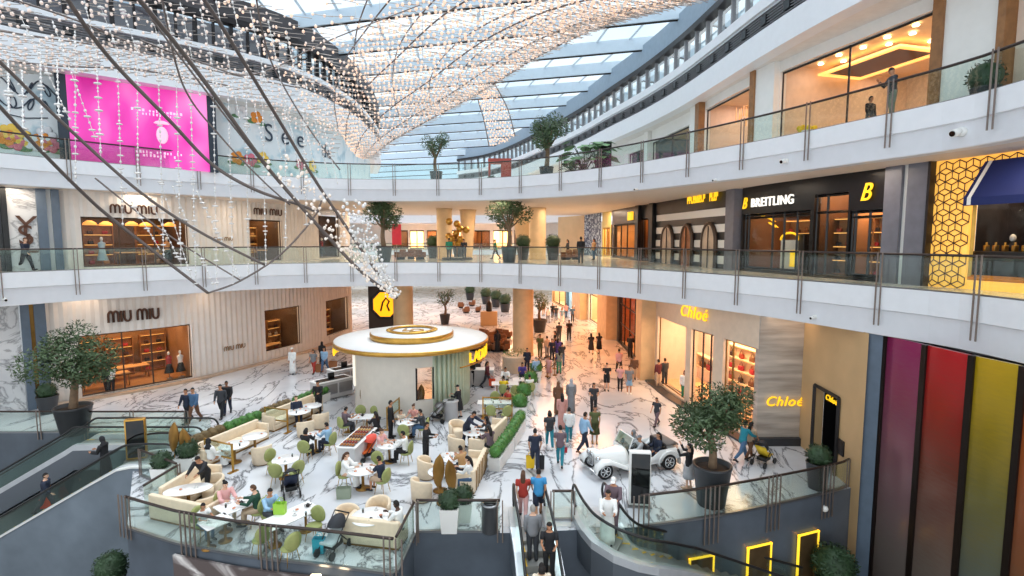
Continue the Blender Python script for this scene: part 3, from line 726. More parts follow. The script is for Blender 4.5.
# tan wall with the dark doorway
TW = resample(V2((12.95,23.3),(12.58,18.45)), 40)
sd0, sd1 = s_px(TW, 814, 1.5), s_px(TW, 838, 1.5)
zd = zc(TW, sd1, 386)
wall_open('wall_right_tan', TW, -6.5, B1 + .02, [(sd0, sd1, 0, 3.1)], M_TAN, 0, .3)
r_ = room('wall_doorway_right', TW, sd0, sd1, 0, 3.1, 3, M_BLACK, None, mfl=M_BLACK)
p, d, n = point_s(TW, sd0); q, d2, n2 = point_s(TW, sd1); b = MB()
for r in (p, q): b.tube([(r.x-.05, r.y, 0),(r.x-.05, r.y, 3.1)], .08, 4, smooth=False)
b.tube([(p.x-.05,p.y,3.1),(q.x-.05,q.y,3.1)], .08, 4, smooth=False); struct('door_1', b, M_DARKMET)
tag(text('lettering', 'Chloé', .34, (p.x + .1, (p.y+q.y)/2, 2.75), (d.x,d.y,0), M_YEL, None, .02, shear=.25, bold=0), 'small yellow lit script in the top of the dark doorway', 'sign')
p, d, n = point_s(TW, s_px(TW, 842, 1.5))
b = MB(); b.M = Matrix.Translation((p.x - .03, p.y, 1.25)) @ Matrix.Rotation(math.atan2(d.y, d.x), 4, 'Z'); b.rbox(-.2,-.03,-.3,.2,.03,.3,.01); tag(part('wall_panel', b, M_DARKMET), 'small dark panel on the tan wall beside the dark doorway', 'panel')
# blue pillar and the coloured glass panels
PP = [(12.72,19.0),(12.3,17.9),(12.95,15.6),(13.35,13.9),(13.6,12.2),(13.7,10)]
b = MB(); pa, pb = atD(863.5, 400, 18.6), atD(881, 400, 18.2); b.prism([(pa.x,pa.y),(pb.x,pb.y),(pb.x+.7,pb.y+.5),(pa.x+.6,pa.y+.6)], -6.5, B1); struct('trim_blue_pillar', b, M_BLUEPIL)
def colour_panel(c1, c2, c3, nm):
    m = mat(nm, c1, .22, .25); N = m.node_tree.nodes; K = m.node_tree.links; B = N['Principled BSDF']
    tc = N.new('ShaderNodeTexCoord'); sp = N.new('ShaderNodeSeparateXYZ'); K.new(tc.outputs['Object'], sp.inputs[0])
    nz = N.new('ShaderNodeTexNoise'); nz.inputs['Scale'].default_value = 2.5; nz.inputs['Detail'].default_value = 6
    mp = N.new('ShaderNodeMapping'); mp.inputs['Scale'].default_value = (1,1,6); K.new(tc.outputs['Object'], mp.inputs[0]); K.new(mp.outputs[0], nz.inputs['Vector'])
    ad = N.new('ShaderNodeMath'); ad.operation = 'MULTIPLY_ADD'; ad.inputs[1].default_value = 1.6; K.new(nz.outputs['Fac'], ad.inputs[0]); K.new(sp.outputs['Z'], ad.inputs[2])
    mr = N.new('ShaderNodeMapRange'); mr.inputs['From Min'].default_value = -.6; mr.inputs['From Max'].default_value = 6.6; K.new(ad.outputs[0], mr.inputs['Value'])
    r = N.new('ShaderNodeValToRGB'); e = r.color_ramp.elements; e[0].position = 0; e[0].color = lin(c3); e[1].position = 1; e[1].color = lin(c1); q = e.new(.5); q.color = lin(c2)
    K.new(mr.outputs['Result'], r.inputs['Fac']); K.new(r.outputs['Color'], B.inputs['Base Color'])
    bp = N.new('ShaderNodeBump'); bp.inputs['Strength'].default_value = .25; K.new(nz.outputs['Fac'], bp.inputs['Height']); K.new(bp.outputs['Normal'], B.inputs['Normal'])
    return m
PLn = resample(V2((pb.x+.02, pb.y-.05),(13.15,15.4),(13.55,13.0),(13.7,10.4)), 80)
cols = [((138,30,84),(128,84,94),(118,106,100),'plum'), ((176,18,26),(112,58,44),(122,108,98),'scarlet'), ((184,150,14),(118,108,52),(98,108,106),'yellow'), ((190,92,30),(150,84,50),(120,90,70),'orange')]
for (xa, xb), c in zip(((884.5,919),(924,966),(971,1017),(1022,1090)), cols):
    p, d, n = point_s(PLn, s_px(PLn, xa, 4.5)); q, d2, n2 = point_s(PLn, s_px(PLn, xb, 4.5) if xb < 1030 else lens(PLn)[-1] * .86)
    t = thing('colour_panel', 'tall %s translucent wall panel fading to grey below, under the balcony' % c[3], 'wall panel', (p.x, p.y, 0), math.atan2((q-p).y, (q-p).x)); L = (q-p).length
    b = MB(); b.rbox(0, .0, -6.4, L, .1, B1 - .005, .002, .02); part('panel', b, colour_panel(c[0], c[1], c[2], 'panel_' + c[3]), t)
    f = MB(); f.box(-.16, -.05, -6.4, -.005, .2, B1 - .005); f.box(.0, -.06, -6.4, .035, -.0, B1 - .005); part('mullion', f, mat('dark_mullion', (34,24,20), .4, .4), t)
b = MB(); sweep(b, PLn, [(.35, -6.5), (.35, B1 - .005), (1.2, B1 - .005)]); struct('wall_right_panels', b, M_BLACK)
# fireworks-like picture at the right edge
p, d, n = point_s(PLn, s_px(PLn, 1024, 1.0)); 
# dark and lit fronts further along the ground level
def gfront(name, xa, xb, z0, z1, m, light=None, col=(255,196,130), back=M_SHOPBK, mull=(.33,.66), hb=(.35,.7)):
    s0, s1 = s_px(WG, xa, 1.8), s_px(WG, xb, 1.8); P = sub(WG, min(s0,s1), max(s0,s1), 12); L = lens(P)[-1]
    wall_open('wall_' + name, P, 0, B1 + .02, [(L*.06, L*.94, .12, z1)], m, 0, .8)
    shop_window(P, L*.06, L*.94, .12, z1, mull=mull, frame=M_DARKMET, fw=.06, hbars=hb)
    return room('wall_room_' + name, P, L*.06, L*.94, .1, z1 + .3, 3.2, back, light, col)
RS1 = gfront('right_slatted', 617, 648, 0, 5.0, M_DARKSTONE, 260, (255,150,70), mat('amber_interior', (150,84,44), .5, var=.2), (.2,.4,.6,.8))
def gcol(xa, xb):
    s0, s1 = s_px(WG, xa, 2), s_px(WG, xb, 2); p, d, n = point_s(WG, s0); q, d2, n2 = point_s(WG, s1); b = MB()
    b.prism([tuple(p - n*.9), tuple(q - n2*.9), tuple(q + n2*.5), tuple(p + n*.5)], 0, B1 + .02); struct('trim_column', b, M_TRAV)
gcol(606, 616); gcol(648.5, 654.5)
RS2 = gfront('right_far', 588, 605.5, 0, 5.0, M_WHITE, 500, (255,220,180), M_CREAM, (.5,), (.6,))
gcol(579, 587.5)
RS3 = gfront('right_farther', 566, 578.5, 0, 5.0, mat('teal_front', (110,140,150), .4), 400, (230,240,255), mat('pale_blue_room', (180,206,214), .5), (.5,), (.5,))
RS4 = gfront('right_farthest', 552, 565.5, 0, 5.0, M_TAN, 500, (255,220,180), M_CREAM, (.5,), ())
# shelves with handbags in the cream shop
def shelf_here(P, x, depth, z, w, h, n, label, key, m=M_WOOD, bags=3, sbag=1.0):
    s = s_px(P, x, z + 1.6); p, d, nn = point_s(P, s); r = p + nn * depth; a = math.atan2(d.y, d.x)
    t = thing('display_shelf', label, 'shelf', (r.x, r.y, z), a)
    sc_ = part('shelf_case', shelf_unit((w, h, n, m.name), w, h, n, m), None, t)
    lb = cached(('shelflight', w), lambda: mk('shelf_light', M_COVE, lambda b: b.box(-w/2+.05, -.3, .05, w/2-.05, -.26, .075)))
    for k in range(1, n+1): part('shelf_light', lb, None, sc_).location = (0, 0, (h-.14)*k/n)
    for k in range(n):
        for j in range(bags):
            xx = (-.5 + (j + .5) / bags) * w; zz = z + .115 + (h - .14) * k / n
            put_bag(r.x + d.x*xx - nn.x*.17, r.y + d.y*xx - nn.y*.17, zz, a + RG2.uniform(-.3,.3), RG2.choice((0,1,3,4,6)), 'small handbag on the %s' % label, 'bags on the ' + key, sbag)
M_PALESH = mat('pale_shelf', (236,206,170), .5)
shelf_here(WGc, 704, 2.4, .12, 2.6, 3.4, 5, 'pale lit shelves behind the middle window of the cream shop', 'middle cream shelves', M_PALESH, 3, 1.25)
shelf_here(WGc, 742, 2.2, .12, 2.6, 3.4, 5, 'pale lit shelves behind the nearest window of the cream shop', 'nearest cream shelves', M_PALESH, 3, 1.25)
shelf_here(WGc, 672, 2.5, 1.3, 2.8, .9, 1, 'low pale shelf behind the farthest window of the cream shop', 'far cream shelf', M_PALESH, 3, 1.6)
for x, lb in ((682, 'wooden display table behind the far window of the cream shop'), (722, 'wooden display table in the near window of the cream shop')):
    p, d, n = point_s(WGc, s_px(WGc, x, 1.0)); display_table((p.x + n.x*1.2, p.y + n.y*1.2, .12), math.atan2(d.y, d.x), lb, 1.4, .7, .75)
# ================================================================ RIGHT SIDE, MIDDLE LEVEL
zt = B2 + .02
def seg(P, xa, xb, zr=9.5, n=16):
    s0, s1 = s_px(P, xa, zr), s_px(P, xb, zr); return sub(P, s0, s1, n)
def upier(xa, xb, m, depth=.25, P=WR1, z0=Z1, z1=zt, zr=9.5): return wall_pier(P, xa, xb, z0, z1, zr, m, depth)
def front(nm, xa, xb, z0, z1, wallm, back, light, col, mull, frame, hb=(), P=WR1, base=Z1, top=zt, dep=3.4, fr=.03, zr=9.5, fw=.06, za=None):
    Q = seg(P, xa, xb, zr); L = lens(Q)[-1]
    wall_open('wall_' + nm, Q, base, top, [(L*fr, L*(1-fr), z0, z1)], wallm, 0, .6)
    shop_window(Q, L*fr, L*(1-fr), z0, z1, mull=mull, frame=frame, fw=fw, hbars=hb)
    return room('wall_room_' + nm, Q, L*fr, L*(1-fr), base + .03, z1 + .3 if z1 + .3 < top else top - .05, dep, back, light, col), Q
M_BRB = mat('watch_shop_black', (30,28,28), .3, .3)
R1, Qb = front('watch_shop', 741, 812, Z1 + .15, 10.55, M_BRB, M_SHOPDK, 130, (255,190,130), (.06,.45,.62,.8), M_BLACK, (.93,))
R1b, Qb2 = front('watch_entry', 812, 848, Z1 + .05, 11.2, M_BRB, M_SHOPDK, 100, (255,190,130), (.33,), M_BLACK, (.78,))
R1c, Qb3 = front('watch_side', 848, 886, Z1 + .15, 10.4, M_BRB, M_SHOPBK, 90, (255,196,140), (.1,.5), M_BLACK, (.9,))
wall_sign('shop_sign', 'white lit nine letter sign in thick capitals on the black shop front', 'BREITLING', WR1, 773, 201.5, 11.0, .62, M_WHITELET, .92, bold=.004)
wall_sign('shop_emblem', 'yellow looping letter B emblem left of the white lit letters', 'B', WR1, 746, 204, 11.0, .85, M_YEL, .75, .35, bold=0)
wall_sign('shop_emblem', 'larger yellow looping letter B emblem over the right hand watch window', 'B', WR1, 867, 193, 11.0, 1.0, M_YEL, .8, .35, bold=0)
for x0, lab in ((779, 'in the wide watch shop window'), (830, 'in the watch shop entrance'), (869, 'in the right hand watch window')):
    shelf_here(WR1, x0, 1.5, Z1 + .05, 2.0, 2.6, 4, 'amber lit shelves ' + lab, 'amber shelves ' + lab, M_SHOPBK, 4, .8)
# yellow jets hanging in the window and the yellow kiosk panel
def jet(b):
    b.tube([(0,-.3,0),(0,-.1,0),(0,.2,0),(0,.32,0)], [.01,.05,.05,.02], 6); b.prism([(-.28,-.02),(0,.14),(.28,-.02),(.05,-.12),(-.05,-.12)], -.015, .015)
for i, (x, y) in enumerate(((754,216),(762,219),(765,225))):
    s = s_px(WR1, x, 10); p, d, n = point_s(WR1, s)
    o = part('model_plane', cached(('jet',), lambda: mk('model_plane', M_YEL, jet))); o.location = (p.x + n.x*.5, p.y + n.y*.5, zc(WR1, s, y)); o.rotation_euler = (.5, .4, .8)
    tag(o, 'small yellow model plane hanging in the watch shop window, %s of three' % ('highest', 'middle one', 'lowest')[i], 'model plane', 'model planes in the watch window')
s = s_px(WR1, 776, 8.5); p, d, n = point_s(WR1, s)
t = thing('display_stand', 'yellow arched display stand in the watch shop window', 'display stand', (p.x + n.x*.8, p.y + n.y*.8, Z1 + .05), math.atan2(d.y, d.x))
b = MB(); b.box(-.6,-.05,0,.6,.05,1.6); b.loft([[(.6*math.cos(a), y, 1.6 + .35*math.sin(a)) for a in [PI*k/10 for k in range(11)]] for y in (-.05,.05)], False, True, False)
part('board', b, mat('pale_board', (214,214,206), .5), t)
b = MB(); b.tube([(.6*math.cos(a), -.06, 1.6 + .35*math.sin(a)) for a in [PI*k/12 for k in range(13)]], .05, 6); part('arch_trim', b, M_YEL, t); b = MB(); b.rbox(.1,-.1,.3,.5,-.055,1.1,.02); part('poster', b, M_YEL, t)
b = MB(); b.rbox(-.25,-.25,0,.25,.25,1.9,.02)
t = part('dark_pillar_stand', b, M_BLACK); p, d, n = point_s(WR1, s_px(WR1, 790, 8.5)); t.location = (p.x + n.x*.9, p.y + n.y*.9, Z1 + .05); tag(t, 'black upright display plinth beside the yellow arched stand', 'plinth')
# grey-blue pier with its strip light
for xa, xb in ((886.5, 903), (909, 929)): upier(xa, xb, mat('slate_panel', (112,112,122), .35, var=.1))
upier(903, 909, M_WHITE, .1); upier(929.5, 932, M_DARKMET, .3)
# hexagon lit screen and navy awning
HX = seg(WR1, 932, 1060, 9.5, 30); Lh = lens(HX)[-1]
sh = s_px(HX, 968, 9.5); he = s_px(HX, 1046, 9.5)
pz = zc(HX, sh, 204)
ztopwin = 10.9
wall_open('wall_right_hex', HX, Z1, zt, [(sh + .02, he, Z1 + .3, ztopwin)], mat('hex_glow', (255,214,110), .4, emit=(255,176,70), es=.6), 0, .5)
hx = MB()                                                   # rhombus lattice in front of the glowing wall
def hp(u, z): 
    p, d, n = point_s(HX, u); return (p.x - n.x*.06, p.y - n.y*.06, z)
aa = .235; hgt = aa * math.sqrt(3) / 2
z = Z1 + .25; row = 0
while z < zt - .2:
    u = .15 + (aa * .866 if row % 2 else 0)
    while u < Lh - .3:
        if (u < sh - .05 or z > ztopwin + .35) :
            c = (u, z)
            for k in (1, 3, 5):
                a = PI/6 + k*PI/3
                hx.tube([hp(*c), hp(min(max(u + aa*math.cos(a), .05), Lh), z + aa*math.sin(a))], .018, 4, cap=False)
            for k in range(6):
                a = PI/6 + k*PI/3; a2 = a + PI/3
                hx.tube([hp(min(max(u + aa*math.cos(a),.05),Lh), z + aa*math.sin(a)), hp(min(max(u + aa*math.cos(a2),.05),Lh), z + aa*math.sin(a2))], .018, 4, cap=False)
        u += aa * math.sqrt(3)
    z += aa * 1.5; row += 1
hb = part('hexagon_lattice', hx, M_BRONZE); tag(hb, 'bronze cube pattern lattice over the glowing yellow wall', 'lattice')
shop_window(HX, sh + .02, he, Z1 + .3, ztopwin, mull=(), frame=M_GOLD, fw=.09)
RH = room('wall_room_hex', HX, sh + .02, he, Z1 + .03, 11.2, 3, mat('near_black_room', (40,36,38), .4, var=.4), 60, (255,220,180))
p, d, n = point_s(HX, sh + .4); q, d2, n2 = point_s(HX, he + .2); za, zb = 11.75, 10.3
t = thing('awning', 'navy blue fabric awning over the dark window beside the glowing lattice', 'awning', (p.x, p.y, 0), math.atan2((q-p).y, (q-p).x)); L = (q-p).length
b = MB(); b.loft([[(0,-.08,za),(0,-.9,zb+.25),(0,-.9,zb),(0,-.86,zb),(0,-.86,zb+.22),(0,-.04,za-.05)],[(L,-.08,za),(L,-.9,zb+.25),(L,-.9,zb),(L,-.86,zb),(L,-.86,zb+.22),(L,-.04,za-.05)]], True, True, False); part('canvas', b, mat('navy_canvas', (14,32,92), .7), t)
b = MB(); b.loft([[(.12,-.1,za),(.12,-.92,zb+.25),(.12,-.92,zb+.02)],[(.24,-.1,za),(.24,-.92,zb+.25),(.24,-.92,zb+.02)]], False, False, False); part('white_stripe', b, M_WHITE, t)
r, a = in_room(RH, .35, .9); mannequin((r.x, r.y, Z1 + .05), a, 'dark mannequin with pale collar in the window under the navy awning', M_BLACK, M_BLACK)
r, a = in_room(RH, .62, .8); mannequin((r.x, r.y, Z1 + .05), a, 'dark grey mannequin at the far right of the window under the navy awning', M_DARKSTONE, M_BLACK)
for i in range(7):
    r, a = in_room(RH, .1 + .13*i, .55); o = part('perfume_bottle', cached(('pbot',), lambda: mk('perfume_bottle', M_GOLD, lambda b: (b.rbox(-.08,-.05,0,.08,.05,.2,.015), b.lathe([(.03,.2),(.035,.21),(.035,.28),(.02,.29)], n=8))))); o.location = (r.x, r.y, Z1 + 1.28); tag(o, 'small bottle on the ledge of the window under the navy awning', 'bottle', 'bottles under the navy awning')
r, a = in_room(RH, .5, .55); b = MB(); b.rbox(-1.9,-.25,0,1.9,.25,1.23,.03); o = part('display_ledge', b, M_BLACK); o.location = (r.x, r.y, Z1 + .045); o.rotation_euler.z = a; tag(o, 'long black display ledge in the window under the navy awning', 'ledge')
# striped front with pointed arches
STP = seg(WR1, 656, 729, 9.5, 24); Ls = lens(STP)[-1]
b = MB(); 
def stripes():
    m = mat('striped_stone', (236,234,230), .4); N = m.node_tree.nodes; K = m.node_tree.links; B = N['Principled BSDF']
    tc = N.new('ShaderNodeTexCoord'); sp = N.new('ShaderNodeSeparateXYZ'); K.new(tc.outputs['Object'], sp.inputs[0])
    mm = N.new('ShaderNodeMath'); mm.operation = 'MODULO'; mm.inputs[1].default_value = .92; K.new(sp.outputs['Z'], mm.inputs[0])
    g = N.new('ShaderNodeMath'); g.operation = 'GREATER_THAN'; g.inputs[1].default_value = .46; K.new(mm.outputs[0], g.inputs[0])
    r = N.new('ShaderNodeValToRGB'); e = r.color_ramp.elements; e[0].color = lin((32,30,32)); e[1].color = lin((236,232,226)); K.new(g.outputs[0], r.inputs['Fac']); K.new(r.outputs['Color'], B.inputs['Base Color']); return m
ops = [(Ls*a, Ls*c, Z1 + .1, 10.6) for a, c in ((.12,.29),(.42,.58),(.72,.88))]
sweep(b, STP, [(.3, Z1), (.3, zt)]); struct('wall_arches_back', b, M_SHOPDK)
wall_open('wall_striped', STP, Z1, 11.15, [], stripes(), 0, .6)
b = MB(); sweep(b, STP, [(-.08, 11.1), (-.08, zt)]); struct('trim_black_header', b, M_BLACK)
for (a, c, z0, z1), nm in zip(ops, ('farthest', 'middle', 'nearest')):
    p, d, n = point_s(STP, a); q, d2, n2 = point_s(STP, c); w = (q - p).length
    t = thing('arched_doorway', '%s of three pointed arches in the black and white striped front' % nm, 'archway', (p.x - n.x*.1, p.y - n.y*.1, Z1), math.atan2((q-p).y, (q-p).x))
    H = 2.4; arc = [(0, 0), (0, H*.62)] + [(w/2*(1 - math.cos(k/6*PI/2)) , H*.62 + (1.15)*math.sin(k/6*PI/2)) for k in range(1, 7)]
    full = arc + [(w - x, y) for x, y in arc[::-1][1:]]
    f = MB(); f.tube([(x, 0, y) for x, y in full], .13, 6); part('arch_frame', f, M_BRONZE, t)
    g = MB(); g.loft([[(x, -.0, y) for x, y in full], [(x, -.05, y) for x, y in full]], True, True, False); part('arch_panel', g, mat('arch_glow', (150,92,50), .3, .3, var=.3, vs=2) if nm == 'middle' else mat('arch_pale', (196,176,156), .3, .2, var=.25, vs=1.5), t)
    f = MB(); f.tube([(w/2, -.07, 0), (w/2, -.07, H*.62 + 1.0)], .04, 4); part('door_bar', f, M_BRONZE, t)
def stroke_sign(label, P, x0, x1, y, zr, h, n, seed, dist=.2):
    p, d, nn = point_s(P, s_px(P, x0, zr)); q, d2, n2 = point_s(P, s_px(P, x1, zr)); z = zc(P, s_px(P, (x0+x1)/2, zr), y)
    dd = (q-p).normalized(); L = (q-p).length; rr = random.Random(seed); b = MB()
    for i in range(n):
        u = (i + .5) / n * L; w = L / n * .3; k = rr.randrange(4)
        b.tube([(u-w,0,0),(u-w,0,h)], .035, 4, smooth=False)
        if k % 2: b.tube([(u-w,0,h),(u+w,0,h),(u+w,0,h*.5),(u-w,0,h*.5)], .04, 4, smooth=False)
        if k > 1: b.tube([(u-w,0,h*.5),(u+w,0,0)], .04, 4, smooth=False)
        if k == 0: b.tube([(u-w,0,0),(u,0,h),(u+w,0,0)], .04, 4, smooth=False)
    o = part('shop_sign', b, M_YEL); o.location = (p.x - nn.x*dist, p.y - nn.y*dist, z - h/2); o.rotation_euler.z = math.atan2(dd.y, dd.x); o['kind'] = 'thing'; return tag(o, label, 'sign', None, 'thing')
stroke_sign('row of gold letters on the black band over the striped arches', STP, 690, 708, 199.5, 11.4, .42, 9, 3)
stroke_sign('short gold sign at the right end of the black band over the arches', STP, 712.5, 721, 196.5, 11.4, .5, 4, 8)
for xa, xb in ((729.5, 738), (638, 641), (652, 655.5)): upier(xa, xb, M_BRB if xa != 729.5 else mat('slate_panel', (112,112,122), .35), .3)
R2, _q = front('gold_lit', 641, 652, Z1 + .1, 10.9, M_BRB, M_SHOPDK, 160, (255,150,60), (.5,), M_BLACK)
R3, _q = front('yellow_sign', 612, 637, Z1 + .1, 10.6, mat('dark_front', (50,44,44), .4), M_SHOPBK, 220, (255,200,130), (.3,.6), M_BLACK, fr=.08)
p, d, n = point_s(WR1, s_px(WR1, 633, 10.5)); b = MB(); b.rbox(-.62,-.08,-.35,.62,.0,.35,.03); o = part('shop_sign', b, M_YEL); o.location = (p.x - n.x*.2, p.y - n.y*.2, zc(WR1, s_px(WR1, 633, 10.5), 216)); o.rotation_euler.z = math.atan2(d.y, d.x); tag(o, 'yellow lit box sign on the dark front left of the striped arches', 'sign')
R4, _q = front('pale_gold', 602, 611, Z1 + .1, 10.4, mat('pale_gold_front', (206,184,110), .4), M_SHOPBK, 200, (255,210,140), (.5,), M_GOLD, fr=.1)
bq = seg(WR1, 585, 602, 9.5); b = MB(); sweep(b, bq, [(-.1, Z1), (-.1, zt)])
def blue_print():
    m = mat('blue_script_wall', (40,66,110), .5); N = m.node_tree.nodes; K = m.node_tree.links; B = N['Principled BSDF']
    tc = N.new('ShaderNodeTexCoord'); v = N.new('ShaderNodeTexNoise'); v.inputs['Scale'].default_value = 2.2; v.inputs['Detail'].default_value = 6; v.inputs['Distortion'].default_value = 2; K.new(tc.outputs['Object'], v.inputs['Vector'])
    r = N.new('ShaderNodeValToRGB'); e = r.color_ramp.elements; e[0].position = .5; e[0].color = lin((34,54,96)); e[1].position = .56; e[1].color = lin((188,204,220)); K.new(v.outputs['Fac'], r.inputs['Fac']); K.new(r.outputs['Color'], B.inputs['Base Color']); return m
struct('wall_blue_print', b, blue_print())
bq = seg(WR1, 558, 585, 9.5); b = MB(); sweep(b, bq, [(0, Z1), (0, zt)]); struct('wall_right_far_upper', b, M_TAN)
# ================================================================ RIGHT SIDE, TOP LEVEL
zt2 = B3 + .005
def up2(xa, xb, m, depth=.3): return wall_pier(WR2, xa, xb, Z2, zt2, 15.2, m, depth)
HEAD = 17.3
M_HALL = mat('peach_interior', (232,210,192), .6, var=.06)
R5, Q5 = front('top_hall', 778, 937, Z2 + .1, HEAD, M_WHITE, M_HALL, 260, (255,226,200), (.5,), M_DARKMET, P=WR2, base=Z2, top=zt2, dep=8, fr=.004, zr=15.2, fw=.05)
R6, Q6 = front('top_second', 704, 757, Z2 + .1, HEAD, M_WHITE, M_HALL, 140, (255,222,200), (), M_DARKMET, P=WR2, base=Z2, top=zt2, dep=6, fr=.004, zr=15.2, fw=.05)
R7, Q7 = front('top_third', 651, 692, Z2 + .1, 16.9, M_WHITE, mat('dark_teal_room', (58,74,74), .4), 60, (220,240,240), (.5,), M_DARKMET, P=WR2, base=Z2, top=zt2, dep=5, fr=.004, zr=15.2, fw=.05)
R8, Q8 = front('top_fourth', 628, 647, Z2 + .1, 16.7, M_WHITE, mat('dark_teal_room', (58,74,74), .4), 60, (220,240,240), (.5,), M_DARKMET, P=WR2, base=Z2, top=zt2, dep=5, fr=.004, zr=15.2, fw=.05)
for xa, xb in ((693, 700), (759.5, 778), (948, 1004), (647, 650.5)): up2(xa, xb, M_WHITE)
for xa, xb in ((700, 704), (755, 759.5), (937, 948), (1004, 1013)): up2(xa, xb, M_WOOD, .4)
b = MB(); sweep(b, seg(WR2, 560, 628, 15.2, 20), [(0, Z2), (0, zt2)]); struct('wall_top_far', b, M_WHITE)
b = MB(); sweep(b, seg(WR2, 1013, 1100, 15.2, 20), [(0.1, Z2), (0.1, zt2)]); struct('wall_top_near', b, M_HALL)
# hall ceiling details: coffer with amber cove, downlights, chandelier
def in_hall(u, dp): return in_room(R5, u, dp)
r, a = in_hall(.3, 3.4)
t = thing('ceiling_coffer', 'dark ceiling coffer edged with an amber glow in the top level hall', 'ceiling light', (r.x, r.y, 17.3), a)
b = MB(); b.box(-1.8,-1.0,-.02,1.8,1.0,.1); part('coffer', b, mat('coffer_brown', (96,72,56), .6), t)
for k, (x0,y0,x1,y1) in enumerate(((-2.1,-1.3,2.1,-1.05),(-2.1,1.05,2.1,1.3),(-2.1,-1.05,-1.85,1.05),(1.85,-1.05,2.1,1.05))):
    b = MB(); b.box(x0,y0,-.06,x1,y1,.04); part('glow_strip', b, M_COVE, t)
i = 0
for u, dp in ((.12,1.5),(.2,2.2),(.28,1.3),(.42,1.5),(.5,2.2),(.58,1.4),(.66,2.0),(.75,1.3),(.83,2.0),(.6,3.6),(.7,4.0),(.8,3.4),(.9,2.6),(.5,4.6)):
    r, a = in_hall(u, dp); o = part('downlight', cached(('dl4',), lambda: mk('downlight', M_LAMP, lambda b: b.lathe([(.1,0),(.11,.03),(.09,.05)], n=10)))); o.location = (r.x, r.y, 17.5); o.scale = (1.2,1.2,1)
    tag(o, 'round recessed downlight in the ceiling of the top level hall', 'downlight', 'downlights in the top level hall')
def chandelier(loc, label, n=18):
    t = thing('glass_chandelier', label, 'chandelier', loc)
    part('canopy', cached(('chcan',), lambda: mk('canopy', M_GOLD, lambda b: b.lathe([(.3,.9),(.34,.93),(.3,.98)], n=14))), None, t)
    rr = random.Random(4)
    for k in range(n):
        a = k * 2.4; q = .15 + .75 * (k / n); L = rr.uniform(.5, 1.1)
        part('glass_drop', cached(('chd', k), lambda: mk('glass_drop', mat('amber_glass', (240,190,140), .15, emit=(255,176,110), es=.5), lambda b: b.tube([(q*math.cos(a), q*math.sin(a), .92),(q*math.cos(a), q*math.sin(a), .92 - L)], [.012,.05], 6))), None, t)
for u, nm in ((.3, 'left'), (.68, 'right')):
    r, a = in_room(R6, u, 2.0); chandelier((r.x, r.y, 16.2), 'amber glass chandelier in the second top level shop, %s one' % nm)
r, a = in_room(R6, .5, 3.0); display_table((r.x, r.y, Z2 + .03), a, 'table in the second top level shop under the amber chandeliers', 2.2, .9)
for k, (u, lb) in enumerate(((.08, 'near the left end'), (.36, 'in the middle'), (.64, 'towards the right'))):
    r, a = in_hall(u, 3.5); display_table((r.x, r.y, Z2 + .03), a, 'display table in the wide top level hall, ' + lb, 2.4, .9)
r, a = in_hall(.12, 1.0); b = MB(); b.ell((0,0,.0), .5, .35, .3, 12, 8); b.lathe([(.3,-.3),(.4,-.9),(.38,-.92)], n=10)
t = thing('flower_display', 'yellow flower arrangement on a low stand in the top level hall window', 'flowers', (r.x, r.y, Z2 + .03)); bb = MB()
rr = random.Random(2)
for k in range(16): bb.ell((rr.uniform(-.45,.45), rr.uniform(-.3,.3), 1.0 + rr.uniform(-.12,.2)), .13, n=6, m=4)
part('blooms', bb, mat('yellow_bloom', (240,214,30), .6), t); bb = MB(); bb.lathe([(.25,0),(.3,.02),(.1,.1),(.1,.7),(.4,.85),(.45,.95)], n=14); part('vase', bb, M_WHITE, t)
r, a = in_room(R7, .82, .9); t = thing('kiosk_sign', 'small yellow lit kiosk sign in the dark top level window', 'sign', (r.x, r.y, Z2), a); bb = MB(); bb.rbox(-.7,-.1,1.5,.7,.1,2.0,.03); part('light_box', bb, M_YEL, t); bb = MB(); bb.cb(.55,0,.0,.2,.2,1.5); bb.cb(-.55,0,.0,.2,.2,1.5); part('frame', bb, M_WOOD, t)
# green plants and screens at top level bend
# ================================================================ CENTRE: columns, far hall
def column(px, py, z0, z1, r, D=None, r1=None, label=''):
    p = at(px, py, z0) if D is None else Vector((atD(px, 240, D).x, D, z0))
    b = MB(); r1 = r1 or r
    b.lathe([(r*1.05, z0), (r*1.05, z0 + .12), (r, z0 + .16), (r1, z1 - .12), (r1*1.08, z1 - .02), (r1*1.08, z1)], c=(p.x, p.y, 0), n=24, cap=False)
    return struct('trim_round_column', b, M_TRAV)
column(523, 355, 0, B1, .82); column(404, 352, 0, B1, .8); column(596, 338, 0, B1, .7) if False else None
column(444.5, 0, Z1, B2, .68, 47); column(537.5, 0, Z1, B2, .72, 46); column(468, 0, Z1, B2, .4, 49, .75); column(523, 0, Z1, B2, .35, 52, 1.1)
b = MB(); b.box(-48, 109.5, 0, 34, 110, 8); struct('wall_far', b, M_CREAM)
